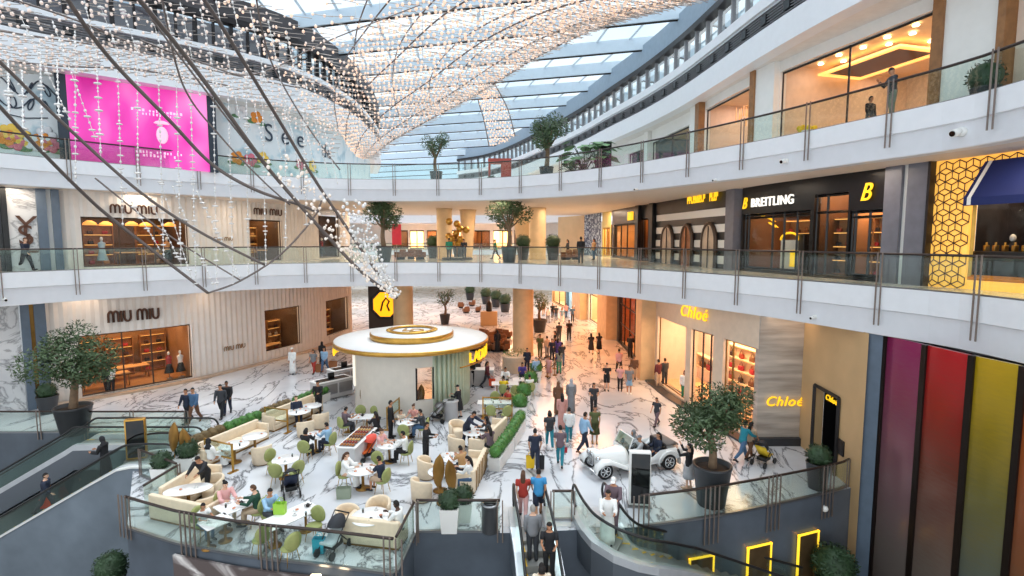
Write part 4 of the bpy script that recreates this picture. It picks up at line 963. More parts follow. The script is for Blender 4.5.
# far balconies and shops across the second void
FB = resample(cr(V2((-46,74),(-34,82),(-18,87),(-4,88),(6,84),(12,76)), 8), 50)
FBo = off(FB, 16)
def fslab(nm, top, bot):
    b = MB(); sweep(b, FB, [(16, bot), (0, bot), (0, top), (16, top)]); struct(nm, b, M_FASCIA)
fslab('trim_far_slab', Z1, B1); fslab('trim_far_slab_upper', Z2, B2)
balustrade('glass_balustrade', 'glass balustrade of the middle level across the far void', FB, Z1, 1.1, 6, 1, .3)
balustrade('glass_balustrade', 'glass balustrade of the top level across the far void', FB, Z2, 1.1, 6, 1, .3)
FW = resample(cr(V2((-46,80),(-34,88),(-18,93),(-4,94),(8,89),(14,80)), 8), 60)
fo = []
tints = [(M_SHOPDK, 500, (255,200,140)), (M_CREAM, 900, (255,225,190)), (M_SHOPBK, 600, (255,190,120)), (M_HALL, 900, (255,214,170)), (M_SHOPDK, 500, (255,180,110)), (M_CREAM, 800, (255,220,180))]
LF = lens(FW)[-1]
xs = [(392,408),(410,424),(427,446),(452,470),(473,490),(493,512),(514,530)]
for i, (xa, xb) in enumerate(xs):
    s0, s1 = s_px(FW, xa, 9.5), s_px(FW, xb, 9.5); fo.append((s0, s1, Z1 + .1, 10.9))
wall_open('wall_far_upper', FW, Z1, B2, fo, M_PLEAT, 0, 1.0)
for i, o in enumerate(fo):
    m, lt, c = tints[i % 6]; shop_window(FW, *o, mull=(.5,), frame=M_DARKMET, fw=.1); room('wall_far_room_%d' % i, FW, o[0], o[1], Z1 + .05, 11.2, 5, m, lt, c)
p = atD(394.5, 231, 85); t = thing('banner', 'red upright banner by the far shops, left of the far columns', 'banner', (p.x, 86.5, Z1)); b = MB(); b.rbox(-.75,-.06,.9,.75,.06,4.2,.03); part('panel', b, mat('banner_red', (206,36,44), .5), t); b = MB(); b.lathe([(.5,0),(.5,.05),(.05,.1),(.05,1)], n=10); part('stand', b, M_STEEL, t)
# top level: red kiosk, seats
p = atD(500, 180, 47)
t = thing('market_kiosk', 'open red framed kiosk on the top level beyond the small tree', 'kiosk', (p.x, 47, Z2))
M_REDF = mat('kiosk_red', (176,74,62), .5, var=.15)
b = MB()
b.box(-1.0,-.9,2.5,1.0,.9,2.75); part('roof', b, M_REDF, t)
for x in (-.92,.92):
    for y in (-.8,.8): b = MB(); b.cb(x,y,0,.12,.12,2.5); part('post', b, M_REDF, t)
b = MB(); b.rbox(-.95,-.85,0,.95,-.45,1.05,.03); part('counter', b, M_REDF, t)
b = MB(); b.box(.1,-.8,1.05,.95,.8,2.5); part('side_panel', b, M_REDF, t)
# ================================================================ TREES AND PLANTS
M_LEAF = mat('olive_leaf', (72,92,58), .6, var=.35, vs=2.0); M_LEAFD = mat('dark_leaf', (46,70,42), .6, var=.3, vs=3); M_BARK = mat('olive_bark', (120,98,76), .8, var=.25, vs=6, bump=.5)
M_POT = mat('dark_pot', (52,54,58), .45, var=.08); M_SOIL = mat('soil', (60,46,36), .9, var=.2); M_LEAFB = mat('bright_leaf', (70,120,50), .55, var=.3, vs=3); M_DRY = mat('dry_brown_leaf', (112,92,58), .7, var=.25, vs=4)
def leafcloud(b, blobs, n, ls, rr, shell=.55):
    tot = sum(r**2 for _, r in blobs)
    for c, r in blobs:
        for _ in range(int(n * r*r / tot)):
            v = Vector((rr.gauss(0,1), rr.gauss(0,1), rr.gauss(0,1))).normalized(); q = Vector(c) + v * r * (shell + (1.05 - shell) * rr.random()**.6)
            a = Vector((rr.gauss(0,1), rr.gauss(0,1), rr.gauss(0,.7))).normalized(); e = a.cross(v + Vector((.1,.2,.3))).normalized()
            l, w = ls * rr.uniform(.7,1.3), ls * .34
            b.add([q - a*l*.5, q + e*w*.5, q + a*l*.5, q - e*w*.5], [(0,1,2,3)])
def tree_meshes(key, seed, H, R_, n, ls, nb=9, fork=3):
    if ('tree', key) in CACHE: return CACHE[('tree', key)]
    rr = random.Random(seed); tr = MB(); blobs = []
    th = H * .42
    base = [(0,0,0),(rr.uniform(-.05,.05)*H, rr.uniform(-.04,.04)*H, th*.5),(rr.uniform(-.05,.05)*H, rr.uniform(-.04,.04)*H, th)]
    tr.tube(cr(base, 4), [H*.05 - H*.018*i/8 for i in range(9)], 8)
    top = Vector(base[-1])
    for k in range(nb):
        a = k * 2.399 + rr.uniform(-.3,.3); q = R_ * rr.uniform(.3,.78); z = H - R_ * 1.05 + R_ * rr.uniform(-.55,.75)
        e = Vector((math.cos(a)*q, math.sin(a)*q, z)); m = top.lerp(e, .5) + Vector((0,0,-.06*H))
        if z < th + .05*H: e.z = th + .08*H
        tr.tube(cr([top - Vector((0,0,.05*H)), m, e], 4), [H*.024 - H*.018*i/8 for i in range(9)], 6)
        blobs.append((e, R_ * rr.uniform(.34,.5)))
    blobs.append(((0,0,H - R_*.7), R_*.55))
    fo_ = MB(); leafcloud(fo_, blobs, n, ls, rr)
    CACHE[('tree', key)] = (tr.mesh('trunk', M_BARK), fo_.mesh('foliage', M_LEAF)); return CACHE[('tree', key)]
def pot_mesh(h, r, m=None):
    m = m or M_POT
    return cached(('pot', h, r, m.name), lambda: mk('pot', m, lambda b: b.lathe([(r*.02,0),(r*.68,0),(r*.7,.03),(r*.97,h*.93),(r*1.0,h*.95),(r,h),(r*.9,h),(r*.88,h*.88),(.01,h*.88)], n=24, cap=False)))
def soil_mesh(h, r): return cached(('soil', h, r), lambda: mk('soil', M_SOIL, lambda b: b.lathe([(.01,h*.93),(r*.5,h*.92),(r*.9,h*.885),(r*.89,h*.87),(.01,h*.87)], n=20, cap=False)))
def tree(loc, label, key, seed, ph, pr, H, R_, n, ls, rz=0, group=None):
    t = thing('olive_tree', label, 'tree', loc, rz, group)
    tr, fo_ = tree_meshes(key, seed, H, R_, n, ls)
    pt = part('pot', pot_mesh(ph, pr), None, t); part('soil', soil_mesh(ph, pr), None, pt)
    for nm, m in (('trunk', tr), ('foliage', fo_)): part(nm, m, None, t).location = (0, 0, ph*.86)
    return t
tree(at(75, 433.5), 'large olive tree in a big dark round pot by the left escalators', 'big', 5, 1.35, .78, 3.9, 1.75, 5200, .2)
tree(at(711, 504), 'large olive tree in a big dark round pot behind the right glass balustrade', 'big2', 9, 1.45, .66, 3.3, 1.4, 5000, .18)
def lev(px, D, z): return (atD(px, 240, D).x, D, z)
tree(lev(384, 39.6, Z1), 'olive tree in a dark pot on the middle level, left of the round columns', 'mid', 3, 1.2, .6, 4.0, 1.5, 2600, .24)
tree(lev(509, 39, Z1), 'olive tree in a dark pot on the middle level, right of the round columns', 'mid', 3, 1.2, .6, 4.2, 1.6, 1500, .22, rz=2.1)
tree(lev(437, 43, Z2), 'olive tree in a tall dark pot on the top level bridge, near the kiosk', 'slim', 4, 1.25, .52, 3.2, 1.15, 1200, .2)
tree(lev(546, 40, Z2), 'olive tree in a dark pot on the top level beside the broad leaved plants', 'mid', 3, 1.2, .55, 3.3, 1.25, 1500, .2, rz=4.0)
tree(at(445, 324), 'small olive tree in a dark pot on the ground floor behind the white round kiosk', 'sm', 6, 1.1, .6, 3.0, 1.1, 500, .24)
tree(at(539.5, 332), 'slim dark tree in a tall dark pot beside the ground floor round column', 'sm2', 7, 1.3, .75, 3.2, 1.15, 500, .24)
def shrub(loc, label, pot=(.5,.34), r=.38, n=350, ls=.14, leaf=None, key=0, group=None, cat='plant', square=None, ball=True):
    t = thing('potted_shrub', label, cat, loc, 0, group); leaf = leaf or M_LEAFD
    if square:
        w, h = square; part('planter', cached(('sq', w, h), lambda: mk('planter', M_WHITE, lambda b: (b.loft([[(x*w/2*q,y*w/2*q,z) for x,y in ((1,1),(-1,1),(-1,-1),(1,-1))] for q, z in ((.8,0),(1,h),(.86,h),(.84,h*.92))], True, True, False)))), None, t); zt_ = h
    elif pot: pt = part('pot', pot_mesh(*pot), None, t); part('soil', soil_mesh(*pot), None, pt); zt_ = pot[0]
    else: zt_ = 0
    def f(b):
        rr = random.Random(key + 3); b.ell((0,0,r*.75), r*.9, r*.9, r*.85, 14, 10); leafcloud(b, [((0,0,r*.75), r)], n, ls, rr, .86)
    part('foliage', cached(('shr', r, n, leaf.name, key), lambda: mk('foliage', leaf, f)), None, t).location = (0, 0, zt_*.95); return t
shrub(at(48.5, 413), 'small clipped shrub in a dark pot at the foot of the blue pillar', (.95,.5), .45)
shrub(at(817, 488), 'clipped shrub in a tall dark pot beside the dark doorway', (1.0,.42), .42)
shrub(at(463.5, 519), 'round clipped ball in a white square planter at the corner sofa', None, .34, square=(.6,.62), leaf=M_LEAFD)
shrub(at(450, 530), 'round clipped ball in a white square planter behind the notch balustrade', None, .34, square=(.6,.8), leaf=M_LEAFD)
shrub(at(163.5, 484), 'round clipped ball in a white planter at the end of the left landing rail', None, .36, square=(.6,.7))
shrub(at(189, 470), 'low green shrub in a white planter behind the gold leaf sculpture', None, .42, square=(.75,.6))
for px, D, lb in ((433, 48.5, 'left of the gold orb sculpture'), (458, 50.5, 'behind the gold orb sculpture'), (553, 44, 'beyond the right hand column'), (523, 44.5, 'left of the right hand column')):
    shrub(lev(px, D, Z1), 'round shrub in a dark pot on the middle level, ' + lb, (1.1,.55), .62, 250, .2, key=1)
shrub(lev(508.5 - 17, 46.2, Z2), 'shrub in a pot in front of the red kiosk on the top level', (.5,.35), .5, 250, .16, key=2)
# broad leaved plants on the top level bend
def leafy(loc, label, n, L, seed, m=None):
    t = thing('broad_leaved_plant', label, 'plant', loc); rr = random.Random(seed); f = MB(); s_ = MB()
    for k in range(n):
        a = rr.uniform(0, 6.28); h = rr.uniform(.4, 1.0) * L; o = rr.uniform(.15,.5) * L
        tip = Vector((math.cos(a)*o, math.sin(a)*o, h)); s_.tube(cr([(0,0,0), tip*.5 + Vector((0,0,.15*L)), tip], 4), .02, 5)
        u = Vector((math.cos(a), math.sin(a), -.35)).normalized(); w = Vector((-math.sin(a), math.cos(a), 0)); l = .42*L*rr.uniform(.7,1.2)
        pts = [(0,0),(.2,.32),(.5,.42),(.8,.26),(1,0),(.8,-.26),(.5,-.42),(.2,-.32)]
        f.add([tip + u*l*x + w*l*y + Vector((0,0,.06*math.sin(x*PI))) for x, y in pts], [list(range(8))])
    part('leaf_cluster', f, m or M_LEAFB, t)['kind'] = 'stuff'; part('stem_cluster', s_, M_LEAFD, t)['kind'] = 'stuff'
    part('pot', pot_mesh(.5,.4), None, t)
leafy(lev(583, 36, Z2 + .0), 'tall broad leaved plant on the top level bend, left one of the two tall ones', 26, 2.3, 2)
leafy(lev(596, 35.2, Z2), 'tall broad leaved plant on the top level bend, beside the dark post', 22, 2.2, 5)
leafy(lev(571, 37, Z2), 'low bushy green plant on the top level between the tree and the tall broad leaves', 26, 1.2, 7, M_LEAFD)
b = MB(); b.rbox(-.35,-.35,0,.35,.35,2.2,.03); o = part('dark_post', b, M_DARKMET); o.location = lev(604, 35.6, Z2); tag(o, 'dark bronze post on the top level bend beside the broad leaved plants', 'post')
shrub((atD(845, 560, 17.6).x - .3, 17.7, -3.2), 'dense dark bush on the level below at the foot of the blue pillar', (.5,.6), .72, 900, .16, key=4)
b = MB(); b.box(10.2,16.9,-6.5,12.0,18.5,-3.2); struct('wall_lower_ledge', b, M_BLUESTONE)
shrub((atD(117, 540, 17.5).x - .2, 17.4, -2.9), 'dark bush in a pot on the level below at the left cafe corner', (.5,.45), .52, 600, .13, key=5)
b = MB(); b.box(-14.2,16.7,-6.5,-12.75,18.1,-2.9); struct('wall_lower_ledge_left', b, M_BLUESTONE)
# ================================================================ GROUND FLOOR BALUSTRADES, BANNER, NICHES
def pts2(l): return [p.to_2d() for p in l]
balustrade('glass_balustrade', 'glass balustrade with bronze bars along the curved cafe edge over the dark banner', pts2(fedge[0:6]), 0, 1.05, 2.9, 4, .32, gap=.11, hang=.05)
balustrade('glass_balustrade', 'short glass balustrade beside the corner sofa of the cafe', V2((-12.15,18.6),(-12.28,17.0)), 0, 1.05, 2, 2, .2, gap=.08, hang=-.03, skip=(1,))
balustrade('glass_balustrade', 'short glass balustrade at the landing of the left escalators', V2((-14.5,20.0),(-12.3,18.75)), 0, 1.05, 3, 2, .2, gap=.08, hang=.03, skip=(1,))
balustrade('glass_balustrade', 'glass balustrade along the side of the notch by the cafe bench', pts2([fedge[5] + Vector((.06,.1,0)), fedge[6] + Vector((.06,-.1,0))]), 0, 1.05, 3.2, 2, .3, skip=(0,))
balustrade('glass_balustrade', 'glass balustrade across the back of the notch left of the escalators', pts2([fedge[6] + Vector((.1,.05,0)), fedge[7] + Vector((-.25,.05,0))]), 0, 1.05, 3.4, 2, .3)
balustrade('glass_balustrade', 'curved glass balustrade with steel bars at the right of the hall', [v.to_2d() for v in cr(fedge[8:12] + [Vector((12.6,19.15,0))], 6)], 0, 1.05, 2.6, 4, .9, gap=.11, hang=.07)
balustrade('glass_balustrade', 'glass balustrade along the floor edge behind the left escalators', V2((-27,24.65),(-15.5,24.65)), 0, 1.05, 2.2, 2, .3)
balustrade('glass_balustrade', 'tiny glass balustrade between the two central escalators', V2((1.32,16.72),(2.0,16.72)), 0, 1.0, 1, 2, .2, gap=.06)
def banner_mat():
    m = mat('smoke_banner', (98,86,84), .5); N = m.node_tree.nodes; K = m.node_tree.links; B = N['Principled BSDF']
    tc = N.new('ShaderNodeTexCoord'); mp = N.new('ShaderNodeMapping'); mp.inputs['Scale'].default_value = (.55,.55,.6); mp.inputs['Location'].default_value = (.3,.2,.55); K.new(tc.outputs['Object'], mp.inputs[0])
    n1 = N.new('ShaderNodeTexNoise'); n1.inputs['Scale'].default_value = .9; n1.inputs['Detail'].default_value = 4; n1.inputs['Distortion'].default_value = 2.2; K.new(mp.outputs[0], n1.inputs['Vector'])
    r = N.new('ShaderNodeValToRGB'); e = r.color_ramp.elements; e[0].position = .5; e[0].color = lin((96,84,82)); e[1].position = .64; e[1].color = lin((232,226,222)); q = e.new(.56); q.color = lin((150,140,138))
    K.new(n1.outputs['Fac'], r.inputs['Fac']); K.new(r.outputs['Color'], B.inputs['Base Color']); return m
bc = resample(pts2(fedge[1:6]), 30); bc = [p + Vector((-.0, -.14)) for p in bc]
b = MB(); sweep(b, bc, [(0.08, -5.9), (0, -5.9), (0, -.28), (.08, -.28)]); o = part('wall_banner', b, banner_mat()); tag(o, 'dark banner with pale swirling smoke figures below the cafe edge', 'banner')
for k, px in enumerate((318, 338)):
    q = point_s(bc, s_px(bc, px, -.45)); b = MB(); b.rbox(-.14,-.08,-.05,.14,.02,.05,.02); b.ell((0,-.08,0), .06, .04, .05, 8, 5); o = part('wall_spotlight', b, M_LAMP); o.location = (q[0].x, q[0].y - .1, -.16); tag(o, 'small lit spotlight under the cafe edge, %s of the two' % ('left' if k == 0 else 'right'), 'spotlight')
niche_f = mat('niche_yellow_light', (255,214,60), .5, emit=(255,206,50), es=1.0)
lowC = [v.to_2d() for v in fedge[8:12]] + [Vector((13.2,19.2))]
for (xa, xb, yt, lb) in ((688, 713, 553, 'lit wall niche furthest left below the right balustrade'), (746, 770, 541, 'lit wall niche in the middle below the right balustrade'), (796, 817, 529, 'tall lit wall niche nearest the dark bush below the right balustrade')):
    p, d, n = point_s(lowC, s_px(lowC, xa, -1)); q, d2, n2 = point_s(lowC, s_px(lowC, xb, -1)); zt_ = zc(lowC, s_px(lowC, xb, -1), yt); L = (q-p).length
    t = thing('lit_niche', lb, 'niche', (p.x - n.x*.06, p.y - n.y*.06, 0), math.atan2((q-p).y,(q-p).x))
    b = MB(); b.box(.05,-.02,-4.2,L-.05,.02,zt_-.05); part('niche_panel', b, mat('niche_bronze', (96,76,52), .4, .3, var=.2), t)
    for x0 in (0, L-.06): b = MB(); b.box(x0,-.06,-4.2,x0+.045,.02,zt_); part('light_strip', b, niche_f, t)
    b = MB(); b.box(0,-.06,zt_-.04,L,.02,zt_); part('light_strip', b, niche_f, t)
def cctv(loc, label, rz=0, group=None, s=1.0):
    t = thing('security_camera', label, 'camera', loc, rz, group, s)
    part('mount', cached(('ccm',), lambda: mk('mount', M_WHITE, lambda b: b.lathe([(.12,0),(.12,.06),(.09,.1)], n=14))), None, t)
    part('dome', cached(('ccd',), lambda: mk('dome', M_BLACKGL, lambda b: b.ell((0,0,-.02), .09, .09, .1, 12, 8))), None, t)
def on_curve(P, px, py, zr, dist):
    s = s_px(P, px, zr); p, d, n = point_s(P, s); return (p.x - n.x*dist, p.y - n.y*dist, zc(P, s, py)), math.atan2(d.y, d.x)
def bullet(px, py, P, zr, label, s=1.0, m=None):
    loc, a = on_curve(P, px, py, zr, .0)
    t = thing('security_camera', label, 'camera', loc, a, None, s)
    part('mount', cached(('bm',), lambda: mk('mount', M_WHITE, lambda b: b.tube([(0,.1,0),(0,-.12,0)], [.13,.11], 14))), None, t)
    part('lens_housing', cached(('bh',), lambda: mk('lens_housing', M_WHITE, lambda b: b.tube([(0,-.1,0),(0,-.32,-.06)], [.1,.1], 14))), None, t)
    part('lens', cached(('bl',), lambda: mk('lens', M_BLACKGL, lambda b: b.tube([(0,-.31,-.058),(0,-.34,-.066)], [.075,.07], 14))), None, t)
bullet(962, 132, E, 12.3, 'round white security camera on the top level edge near the right wall', 1.15)
bullet(786, 161, E, 12.3, 'round security camera on the top level edge above the watch shop', .9)
bullet(716, 180, E, 12.3, 'small dark camera on the top level edge left of the watch shop', .6)
bullet(637, 189, E, 12.3, 'small dark camera on the top level edge over the dark shop fronts', .6)
bullet(815, 317, E, 6.2, 'small white camera on the lower edge of the middle level above the dark doorway', .7)
bullet(4, 299, E, 6.3, 'small white camera on the lower edge of the middle level at the far left', .8)
loc, a = on_curve(lowC, 823, 508, -.6, .05); b = MB(); b.ell((0,0,0), .12, .12, .12, 12, 8); o = part('wall_dome_camera', b, M_WHITE); o.location = loc; tag(o, 'white dome camera on the dark wall below the right balustrade', 'camera')
# ================================================================ ESCALATORS
M_STEP = mat('escalator_step', (150,148,145), .45, .4, var=.1); M_STEPY = mat('step_edge_yellow', (226,182,40), .5); M_HRB = mat('rubber_handrail', (24,24,26), .45); M_DECK = mat('escalator_deck', (214,216,220), .3, .5)
M_CLAD = mat('escalator_cladding', (104,110,118), .35, .3, var=.1, vs=.6)
def escalator(label, path, hw=.5, wall=None, truss=True):
    P3 = cr([Vector(p) for p in path], 10); P2 = [Vector((p.x, p.y)) for p in P3]
    # resample evenly in plan
    L = lens(P2); n = int(L[-1] / .4); C3 = []
    j = 0
    for i in range(n + 1):
        s = L[-1] * i / n
        while j < len(L) - 2 and L[j+1] < s: j += 1
        C3.append(P3[j].lerp(P3[j+1], (s - L[j]) / max(L[j+1] - L[j], 1e-6)))
    Q2 = [Vector((p.x, p.y)) for p in C3]; N_ = [nrm(Q2, i) for i in range(len(Q2))]
    t = thing('escalator', label, 'escalator', (C3[0].x, C3[0].y, C3[0].z)); o0 = Vector(C3[0])
    def pt(i, o, z): return (C3[i].x + N_[i].x*o - o0.x, C3[i].y + N_[i].y*o - o0.y, C3[i].z + z - o0.z)
    st = MB()
    for i in range(len(C3) - 1):
        a, c = pt(i, -hw, 0), pt(i+1, -hw, 0); b_, d_ = pt(i, hw, 0), pt(i+1, hw, 0); z = max(a[2], c[2]) ; lo = min(a[2], c[2]) - .06
        st.mi = 0; st.add([(a[0],a[1],z),(b_[0],b_[1],z),(d_[0],d_[1],z),(c[0],c[1],z),(c[0],c[1],lo),(d_[0],d_[1],lo)], [(0,3,2,1),(3,4,5,2)])
        if abs(a[2] - c[2]) > .03:
            st.mi = 1
            u = .12
            for s0, s1 in (((-hw), (-hw+.07)), ((hw-.07), hw)):
                w0, w1, w2, w3 = pt(i, s0, .004), pt(i, s1, .004), pt(i+1, s1, .004), pt(i+1, s0, .004)
                st.add([(w0[0],w0[1],z+.004),(w1[0],w1[1],z+.004),(w2[0],w2[1],z+.004),(w3[0],w3[1],z+.004)], [(0,1,2,3)])
    part('steps', st, [M_STEP, M_STEPY], t)
    for sgn in (-1, 1):
        o = sgn * (hw + .1)
        k = MB(); k.loft([[pt(i, sgn*(hw+.01), -.02), pt(i, sgn*(hw+.01), .22), pt(i, sgn*(hw+.28), .22), pt(i, sgn*(hw+.28), -.02)] for i in range(len(C3))], True, True, False); part('deck', k, M_DECK, t)
        g = MB(); g.loft([[pt(i, o-.01, .2), pt(i, o+.01, .2), pt(i, o+.01, .92), pt(i, o-.01, .92)] for i in range(len(C3))], True, True, False); part('glass_panel', g, M_GLASS, t)
        d0 = (Vector(pt(1, o, 0)) - Vector(pt(0, o, 0))).normalized()
        s0 = Vector(pt(0, o, 0))
        path_ = [s0 + d0*.1 + Vector((0,0,.3)), s0 - d0*.22 + Vector((0,0,.4)), s0 - d0*.36 + Vector((0,0,.62)), s0 - d0*.24 + Vector((0,0,.88)), s0 + Vector((0,0,.97))] + [Vector(pt(i, o, .97)) for i in range(1, len(C3))]
        h = MB(); h.tube(cr(path_, 3), .045, 8); part('handrail', h, M_HRB, t)
    if truss:
        k = MB(); k.loft([[pt(i, -hw-.28, -.02), pt(i, hw+.28, -.02), pt(i, hw+.28, -.9), pt(i, -hw-.28, -.9)] for i in range(len(C3))], True, True, False); part('truss_cladding', k, M_CLAD, t)
    return t, C3
def esc_left(D, label, ext_=0.0):
    x0 = -14.6 - ext_; pts = [(-14.0, D, .0), (x0 - .6, D, .0), (x0 - 1.2, D, -.12), (x0 - 2.4, D, -.78), (x0 - 6, D, -2.86), (x0 - 10.5, D, -5.46)]
    return escalator(label, pts, .5)
ESC1 = esc_left(21.4, 'left escalator nearest the viewer, next to the blue grey wall')
ESC2 = esc_left(23.35, 'left escalator behind the nearest one, under the big olive tree', 3.6)
b = MB()                                         # wall beside the near left escalator
pw = [(-13.9,.02),(-15.2,.02),(-15.8,-.1),(-17.0,-.76),(-20.6,-2.84),(-25.1,-5.44)]
for (xa, za), (xb, zb) in zip(pw, pw[1:]):
    b.add([(xa,20.45,-6.5),(xb,20.45,-6.5),(xb,20.45,zb+.1),(xa,20.45,za+.1),(xa,20.6,-6.5),(xb,20.6,-6.5),(xb,20.6,zb+.1),(xa,20.6,za+.1)], [(0,3,2,1),(4,5,6,7),(3,7,6,2)])
b.add([(-13.9,20.45,-6.5),(-13.9,20.45,.12),(-13.9,20.6,.12),(-13.9,20.6,-6.5)], [(0,1,2,3)])
struct('wall_escalator_side', b, mat('escalator_wall_stone', (118,128,138), .35, var=.22, vs=.7, detail=8))
b = MB(); b.loft([[(x,20.4,z+.1),(x,20.66,z+.1),(x,20.66,z+.16),(x,20.4,z+.16)] for x, z in pw], True, True, False); struct('trim_escalator_wall_cap', b, M_WHITE)
ESC3 = escalator('central escalator running down toward the viewer with several riders', [(.58,17.2,0),(.62,16.2,0),(.68,15.7,-.06),(.8,14.8,-.5),(1.0,12.5,-1.83),(1.2,9.0,-3.85),(1.3,6.5,-5.3)], .42)
ESC4 = escalator('curved central escalator sweeping down to the right below the balustrade', [(2.64,17.2,0),(2.78,16.2,0),(3.1,15.45,-.12),(3.9,15.3,-.5),(4.9,15.85,-1.05),(6.0,16.45,-1.6),(7.9,16.95,-2.45),(9.2,17.05,-2.9),(10.2,17.1,-3.2)], .42)
b = MB(); b.box(-.3,16.3,-.02,3.5,17.6,.012); struct('floor_landing_plate', b, M_DECK)
# ================================================================ TOTEMS, LEAF SCULPTURES, BINS
def totem(loc, rz, label, w=.95, h=1.95, gold=False):
    t = thing('display_totem', label, 'display', loc, rz)
    b = MB(); b.rbox(-w/2,-.13,0.03,w/2,.13,h,.03,.05); part('body', b, M_WHITE if not gold else M_GOLD, t)
    b = MB(); b.rbox(-w/2+.07,-.15,.12,w/2-.04,-.12,h-.06,.01); part('screen', b, M_BLACKGL, t)
    b = MB(); b.box(-w/2-.05,-.25,0,w/2+.05,.25,.03); part('base_plate', b, M_STEEL, t)
totem(at(639, 505), math.radians(-6), 'black screen display totem in front of the white car', .74)
totem(at(137.5, 459), math.radians(20), 'black screen totem with a gold edge near the left escalator landing', .75, 1.75, True)
def leaf_sculpture(loc, label, n=2, h=1.5, rz=0, group=None):
    t = thing('leaf_sculpture', label, 'sculpture', loc, rz, group)
    for k in range(n):
        o = (k - (n-1)/2) * .42; hh = h * (1 - .12*k)
        def lf(b):
            pts = [(0,-.5),(.12,-.38),(.2,-.1),(.21,.15),(.14,.38),(0,.55),(-.14,.38),(-.21,.15),(-.2,-.1),(-.12,-.38)]
            b.loft([[(x*f, y_, z) for x, z in pts] for f, y_ in ((.1,-.06),(.85,-.03),(1,0),(.85,.03),(.1,.06))], True, True, True)
        l = part('leaf', cached(('lsc',), lambda: mk('leaf', M_BRASS, lf)), None, t); l.location = (o, .05*k, hh - .55); l.scale = (1, 1, 1.15); l.rotation_euler = (0, .08 - .2*k, .4*k)
        s_ = part('stem', cached(('lss',), lambda: mk('stem', M_BRASS, lambda b: b.tube([(0,0,0),(0,0,1)], .015, 5))), None, t); s_.location = (o, .05*k, 0); s_.scale = (1,1,hh - 1.0)
    part('base', cached(('lsb',), lambda: mk('base', M_BRASS, lambda b: b.lathe([(.3,0),(.3,.02),(.28,.03)], n=16))), None, t)
leaf_sculpture(at(181, 472), 'pair of tall gold leaf sculptures near the left corner sofa', 2, 1.95)
leaf_sculpture(at(445, 503), 'pair of gold leaf sculptures at the front of the right sofa', 2, 1.7)
leaf_sculpture(at(421, 413), 'gold leaf sculpture against the white kiosk wall near its window', 1, 1.5)
leaf_sculpture(at(364, 411), 'gold leaf sculpture at the left foot of the white kiosk', 1, 1.5)
t = thing('waste_bin', 'steel cylinder bin behind the glass at the notch corner', 'bin', at(490, 531)); b = MB(); b.lathe([(.26,0),(.27,.02),(.27,.86),(.29,.88),(.29,.93),(.22,.93)], n=20); part('body', b, M_STEEL, t); b = MB(); b.lathe([(.21,.94),(.2,.96),(.05,.965)], n=18); part('lid', b, M_BLACK, t)
# gold orb sculpture on the middle level
t = thing('orb_sculpture', 'cluster of gold orbs on a dark low base on the middle level', 'sculpture', lev(457, 44.6, Z1)); rr = random.Random(8)
b = MB(); b.lathe([(1.3,0),(1.3,.15),(1.2,.2)], n=20); part('base', b, M_DARKMET, t)
for k in range(12):
    o = part('orb', cached(('orb',), lambda: mk('orb', M_GOLD, lambda b: b.ell((0,0,0), .3, n=12, m=8))), None, t); o.location = (rr.uniform(-.8,.8), rr.uniform(-.5,.5), 1.2 + rr.uniform(0,2.0))
b = MB(); b.tube([(0,0,.2),(0,0,2.6)], .05, 6); part('stem', b, M_BRASS, t)
# ================================================================ ROUND KIOSK
KX, KY = -5.72, 30.0
M_KIOSKW = mat('kiosk_cream', (228,220,208), .5, var=.03); M_MINT = mat('mint_rib', (200,212,188), .5, var=.05); M_CREAMF = mat('cream_fabric', (232,212,184), .75, var=.06, vs=6); M_GREENF = mat('green_fabric', (152,158,98), .7, var=.08, vs=6)
t = thing('round_kiosk', 'round white cafe kiosk with a gold rimmed disc roof', 'kiosk', (KX, KY, 0))
def arc_ring(r0, r1, z, a0, a1, n): return None
def arcwall(b, r, a0, a1, z0, z1, n, th=.12):
    P = [(math.radians(a0 + (a1-a0)*k/n)) for k in range(n+1)]
    b.loft([[(r*math.cos(a), r*math.sin(a), z0), ((r-th)*math.cos(a), (r-th)*math.sin(a), z0), ((r-th)*math.cos(a), (r-th)*math.sin(a), z1), (r*math.cos(a), r*math.sin(a), z1)] for a in P], True, True, False)
b = MB(); arcwall(b, 3.22, 120, 284, 0, 3.4, 60); arcwall(b, 3.22, 284, 300, 0, .9, 6); arcwall(b, 3.22, 284, 300, 2.6, 3.4, 6); part('curved_wall', b, M_KIOSKW, t)
b = MB(); arcwall(b, 3.1, -60, 22, 0, 3.4, 30); part('rear_panel', b, M_MINT, t)
for k in range(15):
    a = math.radians(-59 + k*5.4); b = MB(); b.lathe([(.11,.0),(.11,3.4)], c=(3.17*math.cos(a), 3.17*math.sin(a), 0), n=10); part('rib', b, M_MINT, t)
b = MB(); arcwall(b, 3.2, 284.5, 299.5, .9, 2.6, 6, .03); part('window_glass', b, M_SHOPGL, t)
b = MB()
for a in (284, 300): b.tube([(3.22*math.cos(math.radians(a)), 3.22*math.sin(math.radians(a)), .9),(3.22*math.cos(math.radians(a)), 3.22*math.sin(math.radians(a)), 2.6)], .05, 6)
part('window_frame', b, M_DARKMET, t)
b = MB(); b.lathe([(3.3,3.38),(4.1,3.38),(4.36,3.44),(4.36,3.62),(4.28,3.66)], n=72, cap=False); part('gold_rim', b, M_GOLD, t)
b = MB(); b.lathe([(4.3,3.5),(4.3,3.655),(2.3,3.68)], n=72); part('roof_disc', b, M_WHITE, t)
b = MB(); b.lathe([(2.3,3.66),(2.36,3.7),(2.36,3.98),(2.28,4.02)], n=60, cap=False); part('gold_band', b, M_GOLD, t)
